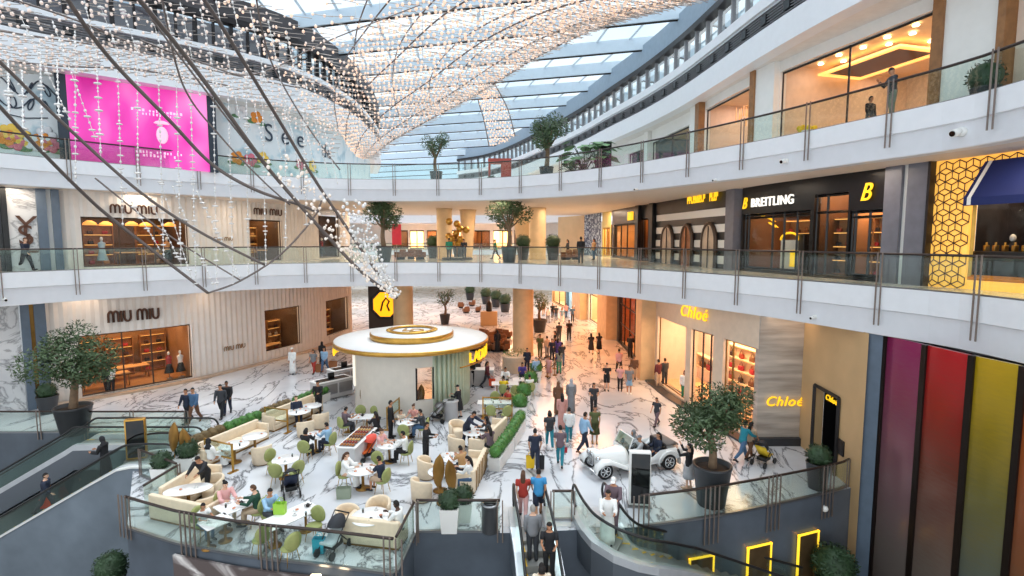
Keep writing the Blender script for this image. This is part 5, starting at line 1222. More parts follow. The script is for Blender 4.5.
b = MB(); b.lathe([(2.3,3.9),(2.3,4.02),(.01,4.04)], n=60, cap=False); part('raised_disc', b, M_WHITE, t)
b = MB()                                  # wreath of leaves on the raised disc
b.tube([(1.22*math.cos(PI*2*k/40), 1.22*math.sin(PI*2*k/40), 4.08) for k in range(41)], .09, 6)
for k in range(36):
    a = 2*PI*k/36; b.ell((1.22*math.cos(a)+.12*math.cos(3*a), 1.22*math.sin(a)+.12*math.sin(3*a), 4.1), .14, .09, .05, 8, 4)
part('gold_wreath', b, M_GOLD, t)
for ch, x, y in (('L', -.3, .1), ('D', .28, -.05)):
    text('monogram', ch, 1.2, (x, y, 4.05), (1,0,0), M_GOLD, t, .03, up=(0,1,0), bold=.01)
a = math.radians(-22)
letters = 'LADURÉE'
for k, ch in enumerate(letters):
    a = math.radians(-33 + k*6.6); r = 4.25
    text('lettering', ch, .78, (r*math.cos(a), r*math.sin(a), 2.95), (-math.sin(a), math.cos(a), 0), M_YEL, t, .04, bold=.008)
b = MB(); b.tube([(4.2*math.cos(math.radians(-44+k*3)), 4.2*math.sin(math.radians(-44+k*3)), 2.58) for k in range(22)], .04, 6); part('sign_rail', b, M_GOLD, t)
for k in range(3):
    a = math.radians(178 + k*8); text('lettering', 'LAD'[k], .7, (4.3*math.cos(a), 4.3*math.sin(a), 3.0), (-math.sin(a), math.cos(a), 0), M_YEL, t, .04)
b = MB(); a = math.radians(202); b.M = Matrix.Rotation(a, 4, 'Z') @ Matrix.Translation((3.24,0,1.2)); b.rbox(-.02,-.3,0,.06,.3,1.7,.02); part('lit_poster', b, mat('poster_glow', (236,232,220), .5, emit=(255,250,236), es=.5), t)
# ================================================================ FURNITURE
def facing(p, q): return math.atan2(-(q[0]-p[0]), q[1]-p[1])
M_LEGG = mat('thin_gold_leg', (178,140,76), .35, .8)
def green_chair(loc, rz, label, group=None):
    t = thing('cafe_chair', label, 'chair', loc, rz, group)
    part('seat', cached('gseat', lambda: mk('seat', M_GREENF, lambda b: b.lathe([(.02,.4),(.2,.405),(.24,.43),(.245,.46),(.22,.485),(.01,.5)], n=18, sy=.95, cap=False))), None, t)
    def bk(b):
        rings = []
        for s_, dy in ((.02,.02),(.8,.0),(1,.03),(1,.05),(.8,.085),(.02,.09)):
            rings.append([(.27*s_*math.cos(a), -.2 - dy + .05*abs(math.cos(a))**2*s_, .72 + .27*s_*math.sin(a)) for a in [2*PI*k/18 for k in range(18)]])
        b.loft(rings)
    part('backrest', cached('gback', lambda: mk('backrest', M_GREENF, bk)), None, t)
    for sx in (-1,1):
        for sy in (-1,1): part('leg', cached(('gleg', sx, sy), lambda: mk('leg', M_LEGG, lambda b: b.tube([(.14*sx,.13*sy,.42),(.2*sx,.2*sy,0)], [.016,.01], 6))), None, t)
    return t
def tub_chair(loc, rz, label, group=None):
    t = thing('tub_chair', label, 'chair', loc, rz, group)
    def sh(b):
        n = 22; rings = []
        for k in range(n+1):
            a = math.radians(155 + 230*k/n); f = math.sin(PI*k/n)**.5; h = .62 + .2*f
            co, si = math.cos(a), math.sin(a)
            rings.append([(.31*co,.31*si,.06),(.375*co,.375*si,.06),(.41*co,.41*si,h-.04),(.385*co,.385*si,h),(.34*co,.34*si,h),(.315*co,.315*si,h-.04)])
        b.loft(rings, True, True, True)
    part('shell', cached('tsh', lambda: mk('shell', M_CREAMF, sh)), None, t)
    part('seat', cached('tst', lambda: mk('seat', M_CREAMF, lambda b: b.lathe([(.3,.08),(.32,.2),(.32,.4),(.29,.46),(.01,.475)], n=22))), None, t)
    part('base', cached('tbs', lambda: mk('base', M_BRASS, lambda b: b.lathe([(.3,0),(.33,.01),(.33,.07),(.3,.08)], n=22))), None, t)
    return t
def sofa(p, q, label, back='L', d=.78, h=.86, arms=(1,1), m=None, ribbed=False):
    """p,q ground points of the back's outer line; seat is to the right of p->q"""
    p, q = Vector((p[0],p[1])), Vector((q[0],q[1])); v = q - p; L = v.length
    t = thing('sofa', label, 'sofa', (p.x, p.y, 0), math.atan2(v.y, v.x)); m = m or M_CREAMF
    b = MB(); b.rbox(.04,-d,.08,L-.04,-.1,.3,.03); part('base', b, m, t)
    n = max(1, round(L/1.0)); w = (L-.1)/n
    for k in range(n): b = MB(); b.rbox(.05+k*w+.008,-d+.01,.29,.05+(k+1)*w-.008,-.16,.46,.05,.07); part('seat_cushion', b, m, t)
    b = MB(); b.rbox(0,-.17,.06,L,0,h,.04,.06); part('backrest', b, m, t)
    if ribbed:
        for k in range(int(L/.28)): b = MB(); b.tube([(.14+k*.28, .012, .08),(.14+k*.28, .012, h-.04)], .022, 6); part('rib', b, M_BRASS, t)
    for k, u in enumerate((0, L-.14)):
        if arms[k]: b = MB(); b.rbox(u,-d,.06,u+.14,-.05,h-.12,.04,.06); part('armrest', b, m, t)
    b = MB(); b.box(.03,-d+.03,0,L-.03,-.03,.08); part('plinth', b, M_BRASS, t)
    return t
M_TOP = mat('white_table_top', (244,242,240), .2, var=.03)
def round_table(loc, label, r=.5, sx=1.0, rz=0.0, group=None):
    t = thing('cafe_table', label, 'table', loc, rz, group)
    part('table_top', cached(('rtt', r, sx), lambda: mk('table_top', M_TOP, lambda b: b.lathe([(r*.9,.71),(r,.72),(r,.745),(r*.99,.75),(.01,.75)], n=32, sx=sx))), None, t)
    part('pedestal', cached('rtp', lambda: mk('pedestal', M_BRASS, lambda b: b.lathe([(.27,0),(.27,.02),(.08,.06),(.055,.12),(.055,.64),(.12,.71)], n=18))), None, t)
    return t
def rect_table(loc, rz, label, w, d, group=None):
    t = thing('cafe_table', label, 'table', loc, rz, group)
    b = MB(); b.rbox(-w/2,-d/2,.71,w/2,d/2,.75,.012,.04); part('table_top', b, M_TOP, t)
    for x in (-w*.3, w*.3):
        q = part('pedestal', cached('rtp2', lambda: mk('pedestal', M_BRASS, lambda b: b.lathe([(.2,0),(.2,.02),(.05,.05),(.04,.1),(.04,.66),(.1,.71)], n=16))), None, t); q.location = (x, 0, 0)
    return t
M_CUP = mat('porcelain', (240,240,238), .2); M_COFFEE = mat('dark_drink', (70,42,28), .3); M_CHINA = mat('pastel_food', (206,140,110), .6, var=.3, vs=20)
def table_items(loc, n, seed, desc, r=.3, kinds=None):
    rr = random.Random(seed); a0 = rr.random()*6
    for k in range(n):
        a = a0 + k*2*PI/n; q = r * rr.uniform(.75,1.0); x, y = loc[0]+math.cos(a)*q, loc[1]+math.sin(a)*q; kd = (kinds or ('plate','cup','glass','plate','teapot'))[k % (len(kinds) if kinds else 5)]
        if kd == 'plate':
            o = part('plate', cached('plt', lambda: mk('plate', M_CUP, lambda b: b.lathe([(.06,0),(.07,.005),(.12,.018),(.118,.022),(.06,.01),(.01,.01)], n=18, cap=False)))); part('food', cached('fd', lambda: mk('food', M_CHINA, lambda b: b.ell((0,0,.02), .06, .05, .035, 8, 5))), None, o)
        elif kd == 'cup':
            o = part('cup', cached('cup', lambda: mk('cup', M_CUP, lambda b: b.lathe([(.07,0),(.075,.008),(.03,.012),(.035,.02),(.045,.08),(.04,.08),(.03,.03),(.01,.03)], n=14, cap=False)))); part('drink', cached('cupd', lambda: mk('drink', M_COFFEE, lambda b: b.lathe([(.038,.068),(.01,.07)], n=12))), None, o)
        elif kd == 'glass':
            o = part('drinking_glass', cached('gls', lambda: mk('drinking_glass', glass('tumbler', (214,226,226), .1), lambda b: b.lathe([(.028,0),(.036,.13)], n=12)))); part('drink', cached('glsd', lambda: mk('drink', M_COFFEE, lambda b: b.lathe([(.026,.005),(.032,.09)], n=12))), None, o)
        else:
            o = part('teapot', cached('tpt', lambda: mk('teapot', M_DARKMET, lambda b: (b.ell((0,0,.06), .07, .07, .06, 12, 8), b.tube([(.06,0,.05),(.1,0,.08),(.12,0,.11)], [.018,.013,.01], 6), b.tube([(-.06,0,.09),(-.11,0,.08),(-.1,0,.03),(-.06,0,.03)], .01, 5))))); part('lid', cached('tpl', lambda: mk('lid', M_DARKMET, lambda b: (b.ell((0,0,.115), .035, .035, .015, 10, 5), b.ell((0,0,.135), .012, n=6, m=4)))), None, o)
        o.location = (x, y, .752); o.rotation_euler.z = rr.random()*6
        nm = {'plate':'white plate','cup':'coffee cup','glass':'dark drink','teapot':'small teapot'}[kd]
        tag(o, '%s on %s' % (nm, desc), kd if kd != 'glass' else 'glass', '%ss on %s' % (kd, desc))
TB = {}
def rt(key, px, py, desc, r=.5, items=3, sx=1.0, rz=0.0):
    p = at(px, py, .75); TB[key] = Vector((p.x, p.y, 0)); round_table((p.x, p.y, 0), 'round white cafe table ' + desc, r, sx, rz)
    table_items(TB[key], items, hash(key) % 97 if False else sum(map(ord, key)), 'the round table ' + desc, r*.62)
def ct(px, py, table, desc, kind='green', z=.72, faceto=None, group=None):
    p = at(px, py, z); q = TB[table] if table else faceto
    rz = facing(p, q); fwd = Vector((-math.sin(rz), math.cos(rz), 0)); loc = Vector((p.x, p.y, 0)) + fwd * (.22 if kind == 'green' else .1)
    mn = .72 if kind == 'green' else .86
    if table and (loc - q).length < mn: loc = q + (loc - q).normalized() * mn
    (green_chair if kind == 'green' else tub_chair)(loc, rz, ('olive green round backed chair ' if kind == 'green' else 'cream barrel armchair ') + desc, group); return loc, rz
rt('T1', 285.5, 459, 'with three empty green chairs', .5, 3)
ct(273,456,'T1','at the back left of the empty round table'); ct(275,470,'T1','at the front left of the empty round table'); ct(298.5,467,'T1','at the right of the empty round table')
rt('T2', 315.5, 434.7, 'between the grey shirted man and a person in black', .5, 4)
S2a = ct(303,446.4,'T2','under the person in black'); S2b = ct(333,438,'T2','under the grey shirted man')
rt('T3', 362.6, 469, 'between a woman in white and a man in navy', .55, 3)
S3a = ct(340,468.5,'T3','behind the woman in white with the grey bag'); S3b = ct(387,475,'T3','under the man in navy by the middle table'); ct(377.5,457.5,'T3','behind the man in navy, empty')
rt('T4', 388.6, 444.5, 'beside the red stroller', .48, 4)
S4b = ct(411,447,'T4','under the man in a black and white top')
rt('T5', 407, 421.7, 'with a family next to the kiosk wall', .5, 4)
S5b = ct(427.6,423,'T5','at the right of the family table'); ct(403,430,'T5','at the front of the family table, empty')
p = at(357.3,416.5,.75); TB['T6'] = Vector((p.x,p.y,0)); rect_table(TB['T6'], .1, 'rectangular white table left of the kiosk, behind the buffet counter', 1.5, .75); table_items(TB['T6'], 5, 3, 'the rectangular table behind the buffet', .3)
S6a = ct(340.4,422,'T6','at the left of the rectangular table behind the buffet'); ct(360.6,410,'T6','at the back left of the rectangular table behind the buffet'); ct(374.3,411,'T6','at the back right of the rectangular table behind the buffet')
rt('T7', 370, 515.8, 'at the front bench near the notch', .58, 5)
ct(353,512,'T7','at the left of the front round table','tub'); ct(379,501.5,'T7','at the back of the front round table','tub')
a, c = at(263,527,.75), at(315,504,.75); m_ = (a+c)/2; TB['T8'] = Vector((m_.x,m_.y,0)); r8 = math.atan2(c.y-a.y, c.x-a.x)
rect_table(TB['T8'], r8, 'long white table behind the curved glass balustrade', (c-a).length, .8); table_items(TB['T8'] + Vector((.35,.2,0)), 5, 9, 'the long white table by the curved glass', .32)
def chair_beside(px, py, desc, rz): 
    p = at(px,py,.72); f = Vector((-math.sin(rz), math.cos(rz), 0)); loc = Vector((p.x,p.y,0)) + f*.2; green_chair(loc, rz, 'olive green round backed chair ' + desc); return loc, rz
up8 = r8 + PI
S8a = chair_beside(265.5,505,'under the man in light blue at the long table', r8 + PI); S8b = chair_beside(284,497.5,'at the far side of the long table, right', r8 + PI) if False else None
chair_beside(318,514,'at the right end of the long table', r8 + PI*.62); chair_beside(264,533,'at the near left of the long table', r8 ); chair_beside(293,541,'at the near right of the long table', r8)
a = at(234,505,.75); TB['T9'] = Vector((a.x,a.y,0)); rect_table(TB['T9'], r8, 'square white table under the woman in pink and the man in dark green', .95, .85); table_items(TB['T9'], 5, 4, 'the square table of the woman in pink', .28)
S9a = ct(222,497,'T9','under the woman in pink'); S9b = ct(258.5,504,'T9','under the man in dark green')
a = at(216,521,.75); TB['T9b'] = Vector((a.x,a.y,0)); rect_table(TB['T9b'], r8, 'small white table right behind the curved glass at the left', .8, .7); table_items(TB['T9b'], 2, 14, 'the small white table behind the curved glass', .2)
S9c = ct(204,517,'T9b','at the small table behind the curved glass')
rt('T10', 188, 489, 'of oval shape by the left corner sofa', .45, 2, 1.65, .35)
ct(213,479,'T10','with thin frame at the right end of the oval table','tub'); ct(210.5,496,'T10','at the near right of the oval table','tub')
rt('T11', 234, 444.7, 'before the woman in white on the left sofa', .58, 4)
rt('T12', 254.6, 435.6, 'at the far end of the left sofa', .5, 1)
ct(262,447,'T12','with its back to the middle of the cafe','tub')
rt('T13', 298.6, 411, 'in front of the man in a dark suit', .58, 4); rt('T13b', 311.6, 405.4, 'next to the standing waiter by the far hedge', .5, 2)
ct(305.7,422,'T13','facing the man in a dark suit','tub'); ct(321,414,'T13b','beside the table of the waiter by the hedge','tub')
rt('T14', 474, 431.7, 'with the dark blue waiter by the right sofa', .5, 4)
ct(455,437.5,'T14','with a grey cushion left of the waiter','tub'); ct(456,423,'T14','behind the one with the grey cushion','tub')
rt('T15', 449.5, 456.5, 'of the couple on the gold backed sofa, farther one', .48, 4); rt('T15b', 440, 471, 'of the couple on the gold backed sofa, nearer one', .45, 2)
ct(431,459,'T15','across from the couple, farther one','tub'); ct(426,478,'T15b','across from the couple, nearer one','tub')
a = at(496.5,401.7,.75); TB['T16'] = Vector((a.x,a.y,0)); rect_table(TB['T16'], .0, 'white table behind the gold frame at the right of the kiosk', 2.0, .7); table_items(TB['T16'], 4, 21, 'the white table behind the gold frame', .32)
ct(490.5,410,'T16','at the near side of the gold frame table, left'); ct(507.5,410.5,'T16','at the near side of the gold frame table, right'); ct(495,396,'T16','at the far side of the gold frame table'); S16 = ct(513,399,'T16','under the person in red')
a = at(505,383,.75); TB['T17'] = Vector((a.x,a.y,0)); rect_table(TB['T17'], .05, 'white table of the group in front of the round column, left one', 1.6, .8); table_items(TB['T17'], 3, 22, 'the left table in front of the round column', .3)
a = at(524,379,.75); TB['T18'] = Vector((a.x,a.y,0)); rect_table(TB['T18'], .05, 'white table of the group in front of the round column, right one', 1.4, .8); table_items(TB['T18'], 3, 23, 'the right table in front of the round column', .3)
S17a = ct(503,388.5,'T17','under the person in yellow'); ct(515,389.5,'T17','near right of the yellow shirted person'); S17b = ct(505.5,376,'T17','at the far side of the left column table'); S18a = ct(522,371,'T18','at the far side of the right column table'); S18b = ct(531,387,'T18','at the near side of the right column table')
sofa((-11.85,19.6),(-12.0,17.2),'cream corner sofa along the left end glass of the cafe','L',.75,.86,(1,0)) if False else sofa((-12.0,17.25),(-11.75,19.5),'cream corner sofa along the left end glass of the cafe',arms=(0,1))
sofa((-9.75,16.0),(-12.0,16.75),'cream sofa with its back to the curved glass at the left corner',arms=(1,0)) 
sofa((-3.35,14.95),(-5.15,15.3),'cream bench with its back to the curved glass near the notch', arms=(1,1))
sofa((-12.15,25.0),(-10.9,28.2),'long cream sofa along the far hedge where the man in a suit sits')
sofa((-13.15,20.9),(-12.0,24.2),'long cream sofa on the left where the woman in white sits')
sofa((-1.0,20.75),(-1.35,18.45),'cream sofa with gold ribbed back beside the two leaf sculptures',ribbed=True)
sofa((-.2,24.5),(-1.15,21.75),'cream sofa with its back to the ball planters on the right')
# planters with clipped balls
M_PLANT = mat('planter_white', (232,230,226), .5)
def ball_mesh(r, leaf, key):
    def f(b):
        rr = random.Random(key); b.ell((0,0,0), r*.9, n=12, m=8); leafcloud(b, [((0,0,0), r)], 130, .1, rr, .86)
    return cached(('ball', r, leaf.name, key), lambda: mk('foliage', leaf, f))
def planter_row(p, q, label, n, leaf, h=.5, w=.5, r=.3, blab='', grp=''):
    p, q = Vector((p[0],p[1],0)), Vector((q[0],q[1],0)); v = q - p; L = v.length
    t = thing('planter_box', label, 'planter', p, math.atan2(v.y, v.x))
    b = MB(); b.loft([[(0+i,-w/2+i,z),(L-i,-w/2+i,z),(L-i,w/2-i,z),(i,w/2-i,z)] for i, z in ((.02,0),(0,h),(.05,h),(.06,h-.1))], True, True, False); part('box', b, M_PLANT, t)
    for k in range(n):
        c = p + v * ((k + .5) / n); o = part('ball_shrub', ball_mesh(r, leaf, k % 3)); o.location = (c.x, c.y, h + r*.72); o.rotation_euler.z = k*1.3
        tag(o, blab, 'shrub', grp)
planter_row((-.72,20.4),(-.12,22.6),'white planter along the gold ribbed sofa',6,M_LEAFB,.55,.5,.27,'green clipped ball in the white planter beside the main walkway, nearer box','balls in the nearer walkway planter')
planter_row((-.1,22.7),(.45,25.2),'white planter along the cream sofa on the right',7,M_LEAFB,.55,.5,.27,'green clipped ball in the white planter beside the main walkway, farther box','balls in the farther walkway planter')
for k, (px, py) in enumerate(((520,416),(524,404),(531,390),(536,378))): shrub(at(px, py+4), 'green shrub in a white square planter along the walkway, %s from the viewer' % ('nearest','second nearest','third nearest','farthest')[k] if False else 'green shrub in a white square planter, %s of four along the walkway' % ('nearest','second','third','farthest')[k], None, .42, leaf=M_LEAFB, square=(.7,.75))
planter_row((-13.7,21.6),(-13.15,23.4),'low white planter at the near end of the left hedge',5,M_DRY,.45,.5,.28,'dry brown ball in the nearest hedge planter behind the left sofa','brown balls in the nearest hedge planter')
planter_row((-13.1,23.5),(-12.4,25.4),'low white planter in the left hedge behind the gold frame',5,M_LEAFB,.45,.5,.28,'green ball in the hedge planter behind the gold frame','green balls behind the gold frame')
planter_row((-12.4,25.5),(-11.75,27.3),'low white planter behind the long cream sofa',5,M_DRY,.45,.5,.28,'dry brown ball in the hedge planter behind the long cream sofa','brown balls behind the long sofa')
planter_row((-11.6,27.5),(-10.7,30.0),'low white planter at the far end of the left hedge',6,M_LEAFB,.45,.5,.28,'green ball in the farthest hedge planter by the service counter','green balls in the farthest hedge planter')
def gold_frame(p, q, label, h=1.15):
    p, q = Vector((p[0],p[1],0)), Vector((q[0],q[1],0)); v = q - p; L = v.length
    t = thing('barrier_frame', label, 'barrier', p, math.atan2(v.y, v.x))
    for x in (0, L):
        b = MB(); b.cb(x,0,0,.06,.06,h); part('post', b, M_GOLD, t); b = MB(); b.cb(x,0,0,.16,.42,.03); part('foot', b, M_GOLD, t)
    for z in (h-.06, h*.45): b = MB(); b.cb(L/2,0,z,L,.05,.05); part('bar', b, M_GOLD, t)
    b = MB(); b.cb(L/2,0,h*.45+.05,L-.06,.012,h*.5); part('clear_panel', b, M_GLASS, t)
gold_frame((-12.55,21.0),(-11.1,20.35),'gold barrier frame beside the sofa of the woman in white')
gold_frame((-12.0,25.1),(-10.75,24.7),'gold barrier frame at the near end of the long cream sofa')
gold_frame((-6.05,25.0),(-5.8,26.6),'gold barrier frame beside the standing waiter in black near the kiosk')
gold_frame((-1.5,26.75),(.0,26.55),'gold barrier frame at the right of the kiosk')
# buffet and counters
p, q = at(347,446,.95), at(367,428,.95); v = q - p; L = v.length + .3
t = thing('buffet_counter', 'white cake buffet counter in the middle of the cafe', 'counter', ((p.x+q.x)/2, (p.y+q.y)/2, 0), math.atan2(v.y, v.x))
b = MB(); b.rbox(-L/2+.06,-.36,.06,L/2-.06,.36,.88,.04); part('body', b, mat('counter_grey', (206,204,204), .4), t); b = MB(); b.rbox(-L/2,-.42,.88,L/2,.42,.95,.02); part('top', b, M_TOP, t); b = MB(); b.box(-L/2+.12,-.3,0,L/2-.12,.3,.06); part('plinth', b, M_DARKMET, t)
bx = t
M_FOODS = [mat('food_%d' % i, c, .6, var=.25, vs=30) for i, c in enumerate(((190,120,60),(160,60,40),(222,176,110),(120,70,44)))]
for k in range(8):
    u = (-.42 + .12*k) * L; pos = Vector((bx.location.x, bx.location.y, 0)) + Vector((v.x, v.y, 0)).normalized() * u
    o = part('cake_tray', cached('tray', lambda: mk('cake_tray', M_STEEL, lambda b: b.rbox(-.11,-.32,0,.11,.32,.025,.01)))); o.location = (pos.x, pos.y, .952); o.rotation_euler.z = math.atan2(v.y, v.x); tag(o, 'narrow tray of cakes in the row on the white buffet counter', 'tray', 'trays on the buffet')
    part('cakes', cached(('cakes', k % 4), lambda: mk('cakes', M_FOODS[k % 4], lambda b: [b.ell((x,y,.045), .038, .045, .04, 8, 5) for x in (-.05,.05) for y in (-.24,-.12,0,.12,.24)])), None, o)['kind'] = 'stuff'
def counter(loc, rz, label, w=2.2, d=.9, h=1.1):
    t = thing('service_counter', label, 'counter', loc, rz)
    b = MB(); b.rbox(-w/2,-d/2,.05,w/2,d/2,h-.06,.02); part('body', b, mat('counter_stone', (186,184,184), .4, var=.06), t); b = MB(); b.rbox(-w/2-.03,-d/2-.03,h-.06,w/2+.03,d/2+.03,h,.015); part('top', b, M_WHITE, t)
    b = MB(); b.box(-w/2+.15,-d/2+.1,h-.02,w/2-.15,d/2-.2,h+.02); part('black_recess', b, M_BLACK, t)
    for x in (-.35*w, .1*w): b = MB(); b.rbox(x,-d/2-.02,.3,x+.4*w,-d/2+.02,.9,.01); part('front_panel', b, M_STEEL, t)
    b = MB(); b.rbox(-.2,0,h+.02,.2,.08,h+.36,.02); part('till_screen', b, M_BLACK, t)
counter(at(332,397), .85, 'grey service counter with dark top left of the kiosk, nearer one'); counter(at(345,384), .85, 'grey service counter with dark top left of the kiosk, farther one', 2.0)
t = thing('waste_bin', 'dark grey square bin between the service counter and the kiosk', 'bin', at(345.5,393)); b = MB(); b.rbox(-.3,-.25,0,.3,.25,.95,.03); part('body', b, M_DARKSTONE, t); b = MB(); b.rbox(-.27,-.22,.95,.27,.22,1.0,.02); part('lid', b, M_BLACK, t)
t = thing('host_podium', 'pale grey host podium beside the mint ribs of the kiosk', 'podium', at(451,420)); b = MB(); b.lathe([(.36,0),(.36,.95),(.4,.98),(.4,1.04)], n=20, sy=.8); part('body', b, mat('counter_stone', (186,184,184), .4, var=.06), t); b = MB(); b.rbox(-.16,-.1,1.045,.16,.1,1.07,.01); part('menu', b, M_BLACK, t)
t = thing('host_podium', 'grey glass fronted counter under the yellow kiosk sign', 'podium', at(482,385)); b = MB(); b.rbox(-.75,-.35,0,.75,.35,1.02,.03); part('body', b, mat('counter_stone', (186,184,184), .4, var=.06), t); b = MB(); b.rbox(-.78,-.38,1.02,.78,.38,1.07,.02); part('top', b, M_WHITE, t)
t = thing('waiter_station', 'cream round waiter station with plants at the foot of the column', 'station', at(514.5,371)); b = MB(); b.lathe([(.85,0),(.85,1.05),(.9,1.08),(.9,1.14)], n=24); part('body', b, M_CREAMF, t); b = MB(); leafcloud(b, [((math.cos(k)*.6, math.sin(k)*.5, 1.3), .28) for k in range(6)], 260, .14, random.Random(4)); part('greenery', b, M_LEAFB, t)['kind'] = 'stuff'
# ---- far brown chairs and tables on the ground floor beyond the kiosk
M_BROWNF = mat('brown_leather', (122,78,46), .5, var=.12)
def lounge_chair(loc, rz, label, group):
    t = thing('lounge_chair', label, 'chair', loc, rz, group)
    part('seat', cached('lgs', lambda: mk('seat', M_BROWNF, lambda b: b.rbox(-.32,-.3,.2,.32,.32,.46,.05,.08))), None, t)
    part('backrest', cached('lgb', lambda: mk('backrest', M_BROWNF, lambda b: b.rbox(-.34,-.38,.2,.34,-.24,.86,.05,.06))), None, t)
    for sx in (-1,1): part('armrest', cached(('lga', sx), lambda: mk('armrest', M_BROWNF, lambda b: b.rbox(sx*.36-.06,-.34,.2,sx*.36+.06,.28,.64,.04,.05))), None, t)
    part('base', cached('lgf', lambda: mk('base', M_DARKMET, lambda b: b.box(-.28,-.26,0,.28,.26,.2))), None, t)
rr = random.Random(12); n_ = 0
for row in range(3):
    for k in range(7):
        px = 452 + k*9.2 + row*3; py = 338 + row*6.5
        if 509 < px < 537: continue
        lounge_chair(at(px, py), rr.uniform(-1,1) + PI*(k % 2), 'brown leather lounge chair in the rows behind the kiosk', 'brown lounge chairs behind the kiosk'); n_ += 1
for k, (px, py) in enumerate(((476,336),(489,344),(503,338))):
    p = at(px, py); t = thing('low_table', 'small dark low table among the brown lounge chairs', 'table', p, 0, 'low tables behind the kiosk'); part('table_top', cached('lott', lambda: mk('table_top', M_WOOD, lambda b: b.lathe([(.4,.42),(.42,.44),(.42,.46)], n=18))), None, t); part('pedestal', cached('lotp', lambda: mk('pedestal', M_DARKMET, lambda b: b.lathe([(.25,0),(.25,.02),(.04,.05),(.04,.42)], n=12))), None, t)
for k, (px, py) in enumerate(((486,304),(496,307),(595-90,312),(470,300))): shrub(at(px, py), 'dark shrub in a big pot far along the ground floor hall', (1.1,.7), .8, 160, .3, key=3, group='far hall shrubs')
for k, (px, py) in enumerate(((461,308),(466,313),(472,306),(478,312))): lounge_chair(at(px, py), .5*k, 'grey brown seat in the far left of the ground floor hall', 'far hall seats')
p = at(489, 325); t = thing('display_plinth', 'beige block with a small cage on top in the far hall', 'plinth', p); b = MB(); b.rbox(-.9,-.5,0,.9,.5,1.5,.03); part('block', b, M_TAN, t); b = MB(); b.lathe([(.3,1.5),(.34,1.6),(.3,2.4),(.05,2.7)], n=8); part('cage', b, M_DARKMET, t)
# yellow lit sign at the far left of the ground floor
p = atD(386, 304, 49); t = thing('lit_sign', 'yellow lit rounded sign on a dark pylon at the end of the pleated wall', 'sign', (p.x, 49, 0)); b = MB(); b.rbox(-1.6,-.2,0,1.6,.25,5.8,.05); part('pylon', b, mat('pylon_dark', (58,48,44), .4), t)
b = MB(); b.M = Matrix.Translation((.0,-.35,p.z)); b.loft([[(1.45*math.cos(a)*f, y, 1.5*math.sin(a)*f) for a in [2*PI*k/8 + PI/8 for k in range(8)]] for f, y in ((1.0,.15),(1.0,0),(.92,-.04))], True, True, False); part('sign_frame', b, M_BLACK, t)
b = MB(); b.M = Matrix.Translation((.0,-.4,p.z)); b.loft([[(1.2*math.cos(a)*f, y, 1.25*math.sin(a)*f) for a in [2*PI*k/8 + PI/8 for k in range(8)]] for f, y in ((1.0,.05),(.96,-.02))], True, True, False); part('sign_face', b, mat('sign_amber', (255,176,20), .5, emit=(255,170,10), es=1.2), t)
b = MB(); b.M = Matrix.Translation((.0,-.45,p.z)); b.tube([(-.4,0,-.6),(-.2,0,.2),(.1,0,.6),(.4,0,.3),(.2,0,-.1),(.4,0,-.6)], .09, 6); part('sign_mark', b, M_BLACK, t)
# rope stanchions beside the queue
ring = [(at(547 + 11*math.cos(a), 372 + 4.5*math.sin(a))) for a in [PI*k/4 for k in range(8)]]
t = thing('rope_barrier', 'low black rope barrier around the queue near the round column', 'barrier', ring[0])
for k, p in enumerate(ring): b = MB(); q = p - ring[0]; b.lathe([(.16,0),(.16,.03),(.03,.05),(.025,.9),(.04,.93)], c=(q.x,q.y,0), n=10); part('post', b, M_BRASS, t)
for k in range(8):
    p, q = ring[k] - ring[0], ring[(k+1) % 8] - ring[0]; m_ = (p+q)/2
    b = MB(); b.tube(cr([(p.x,p.y,.85),(m_.x,m_.y,.62),(q.x,q.y,.85)], 5), .025, 6); part('rope', b, M_BLACK, t)
# ================================================================ STROLLERS
def stroller(loc, rz, label, fabric, hood, s=1.0):
    t = thing('stroller', label, 'stroller', loc, rz, None, s)
    for sx in (-1,1):
        b = MB(); b.tube([(.26*sx,.42,.1),(.26*sx,.1,.5),(.26*sx,-.42,1.02)], .018, 6); b.tube([(.26*sx,-.4,.12),(.26*sx,.02,.58)], .018, 6); part('side_frame', b, M_DARKMET, t)
        for y in (.42,-.4): q = part('wheel', cached('strw', lambda: mk('wheel', M_BLACK, lambda b: b.tube([(-.03,0,0),(.03,0,0)], .12, 16))), None, t); q.location = (.27*sx, y, .12)
    b = MB(); b.tube([(-.26,-.42,1.02),(.26,-.42,1.02)], .022, 8); part('push_bar', b, M_BLACK, t)
    b = MB(); b.loft([[(x,.36,.42) for x in (-.22,.22)] + [(.22,.36,.36),(-.22,.36,.36)], [(-.22,.02,.42),(.22,.02,.42),(.22,.02,.35),(-.22,.02,.35)], [(-.22,-.26,.82),(.22,-.26,.82),(.22,-.3,.8),(-.22,-.3,.8)]], True, True, True); part('seat', b, fabric, t)
    b = MB(); n = 7
    rings = []
    for k in range(n): 
        a = math.radians(20 + 100*k/(n-1)); rings.append([(.25*math.cos(c), -.2 + .4*math.cos(a)*math.sin(c)*1.0, .68 + .36*math.sin(a)*math.sin(c)) for c in [PI*j/8 for j in range(9)]])
    b.loft(rings, False, False, True); part('hood', b, hood, t)
    b = MB(); b.rbox(-.2,-.2,.18,.2,.25,.34,.04); part('basket', b, M_BLACK, t)
    return t
M_RED = mat('coral_red', (226,84,66), .6); M_ORANGE = mat('orange_fabric', (240,110,40), .6); M_CHAR = mat('charcoal_fabric', (44,46,52), .7); M_NAVYF = mat('navy_fabric', (34,44,70), .7)
stroller(at(368,459), 2.4, 'red and orange stroller beside the buffet counter', M_ORANGE, M_RED)
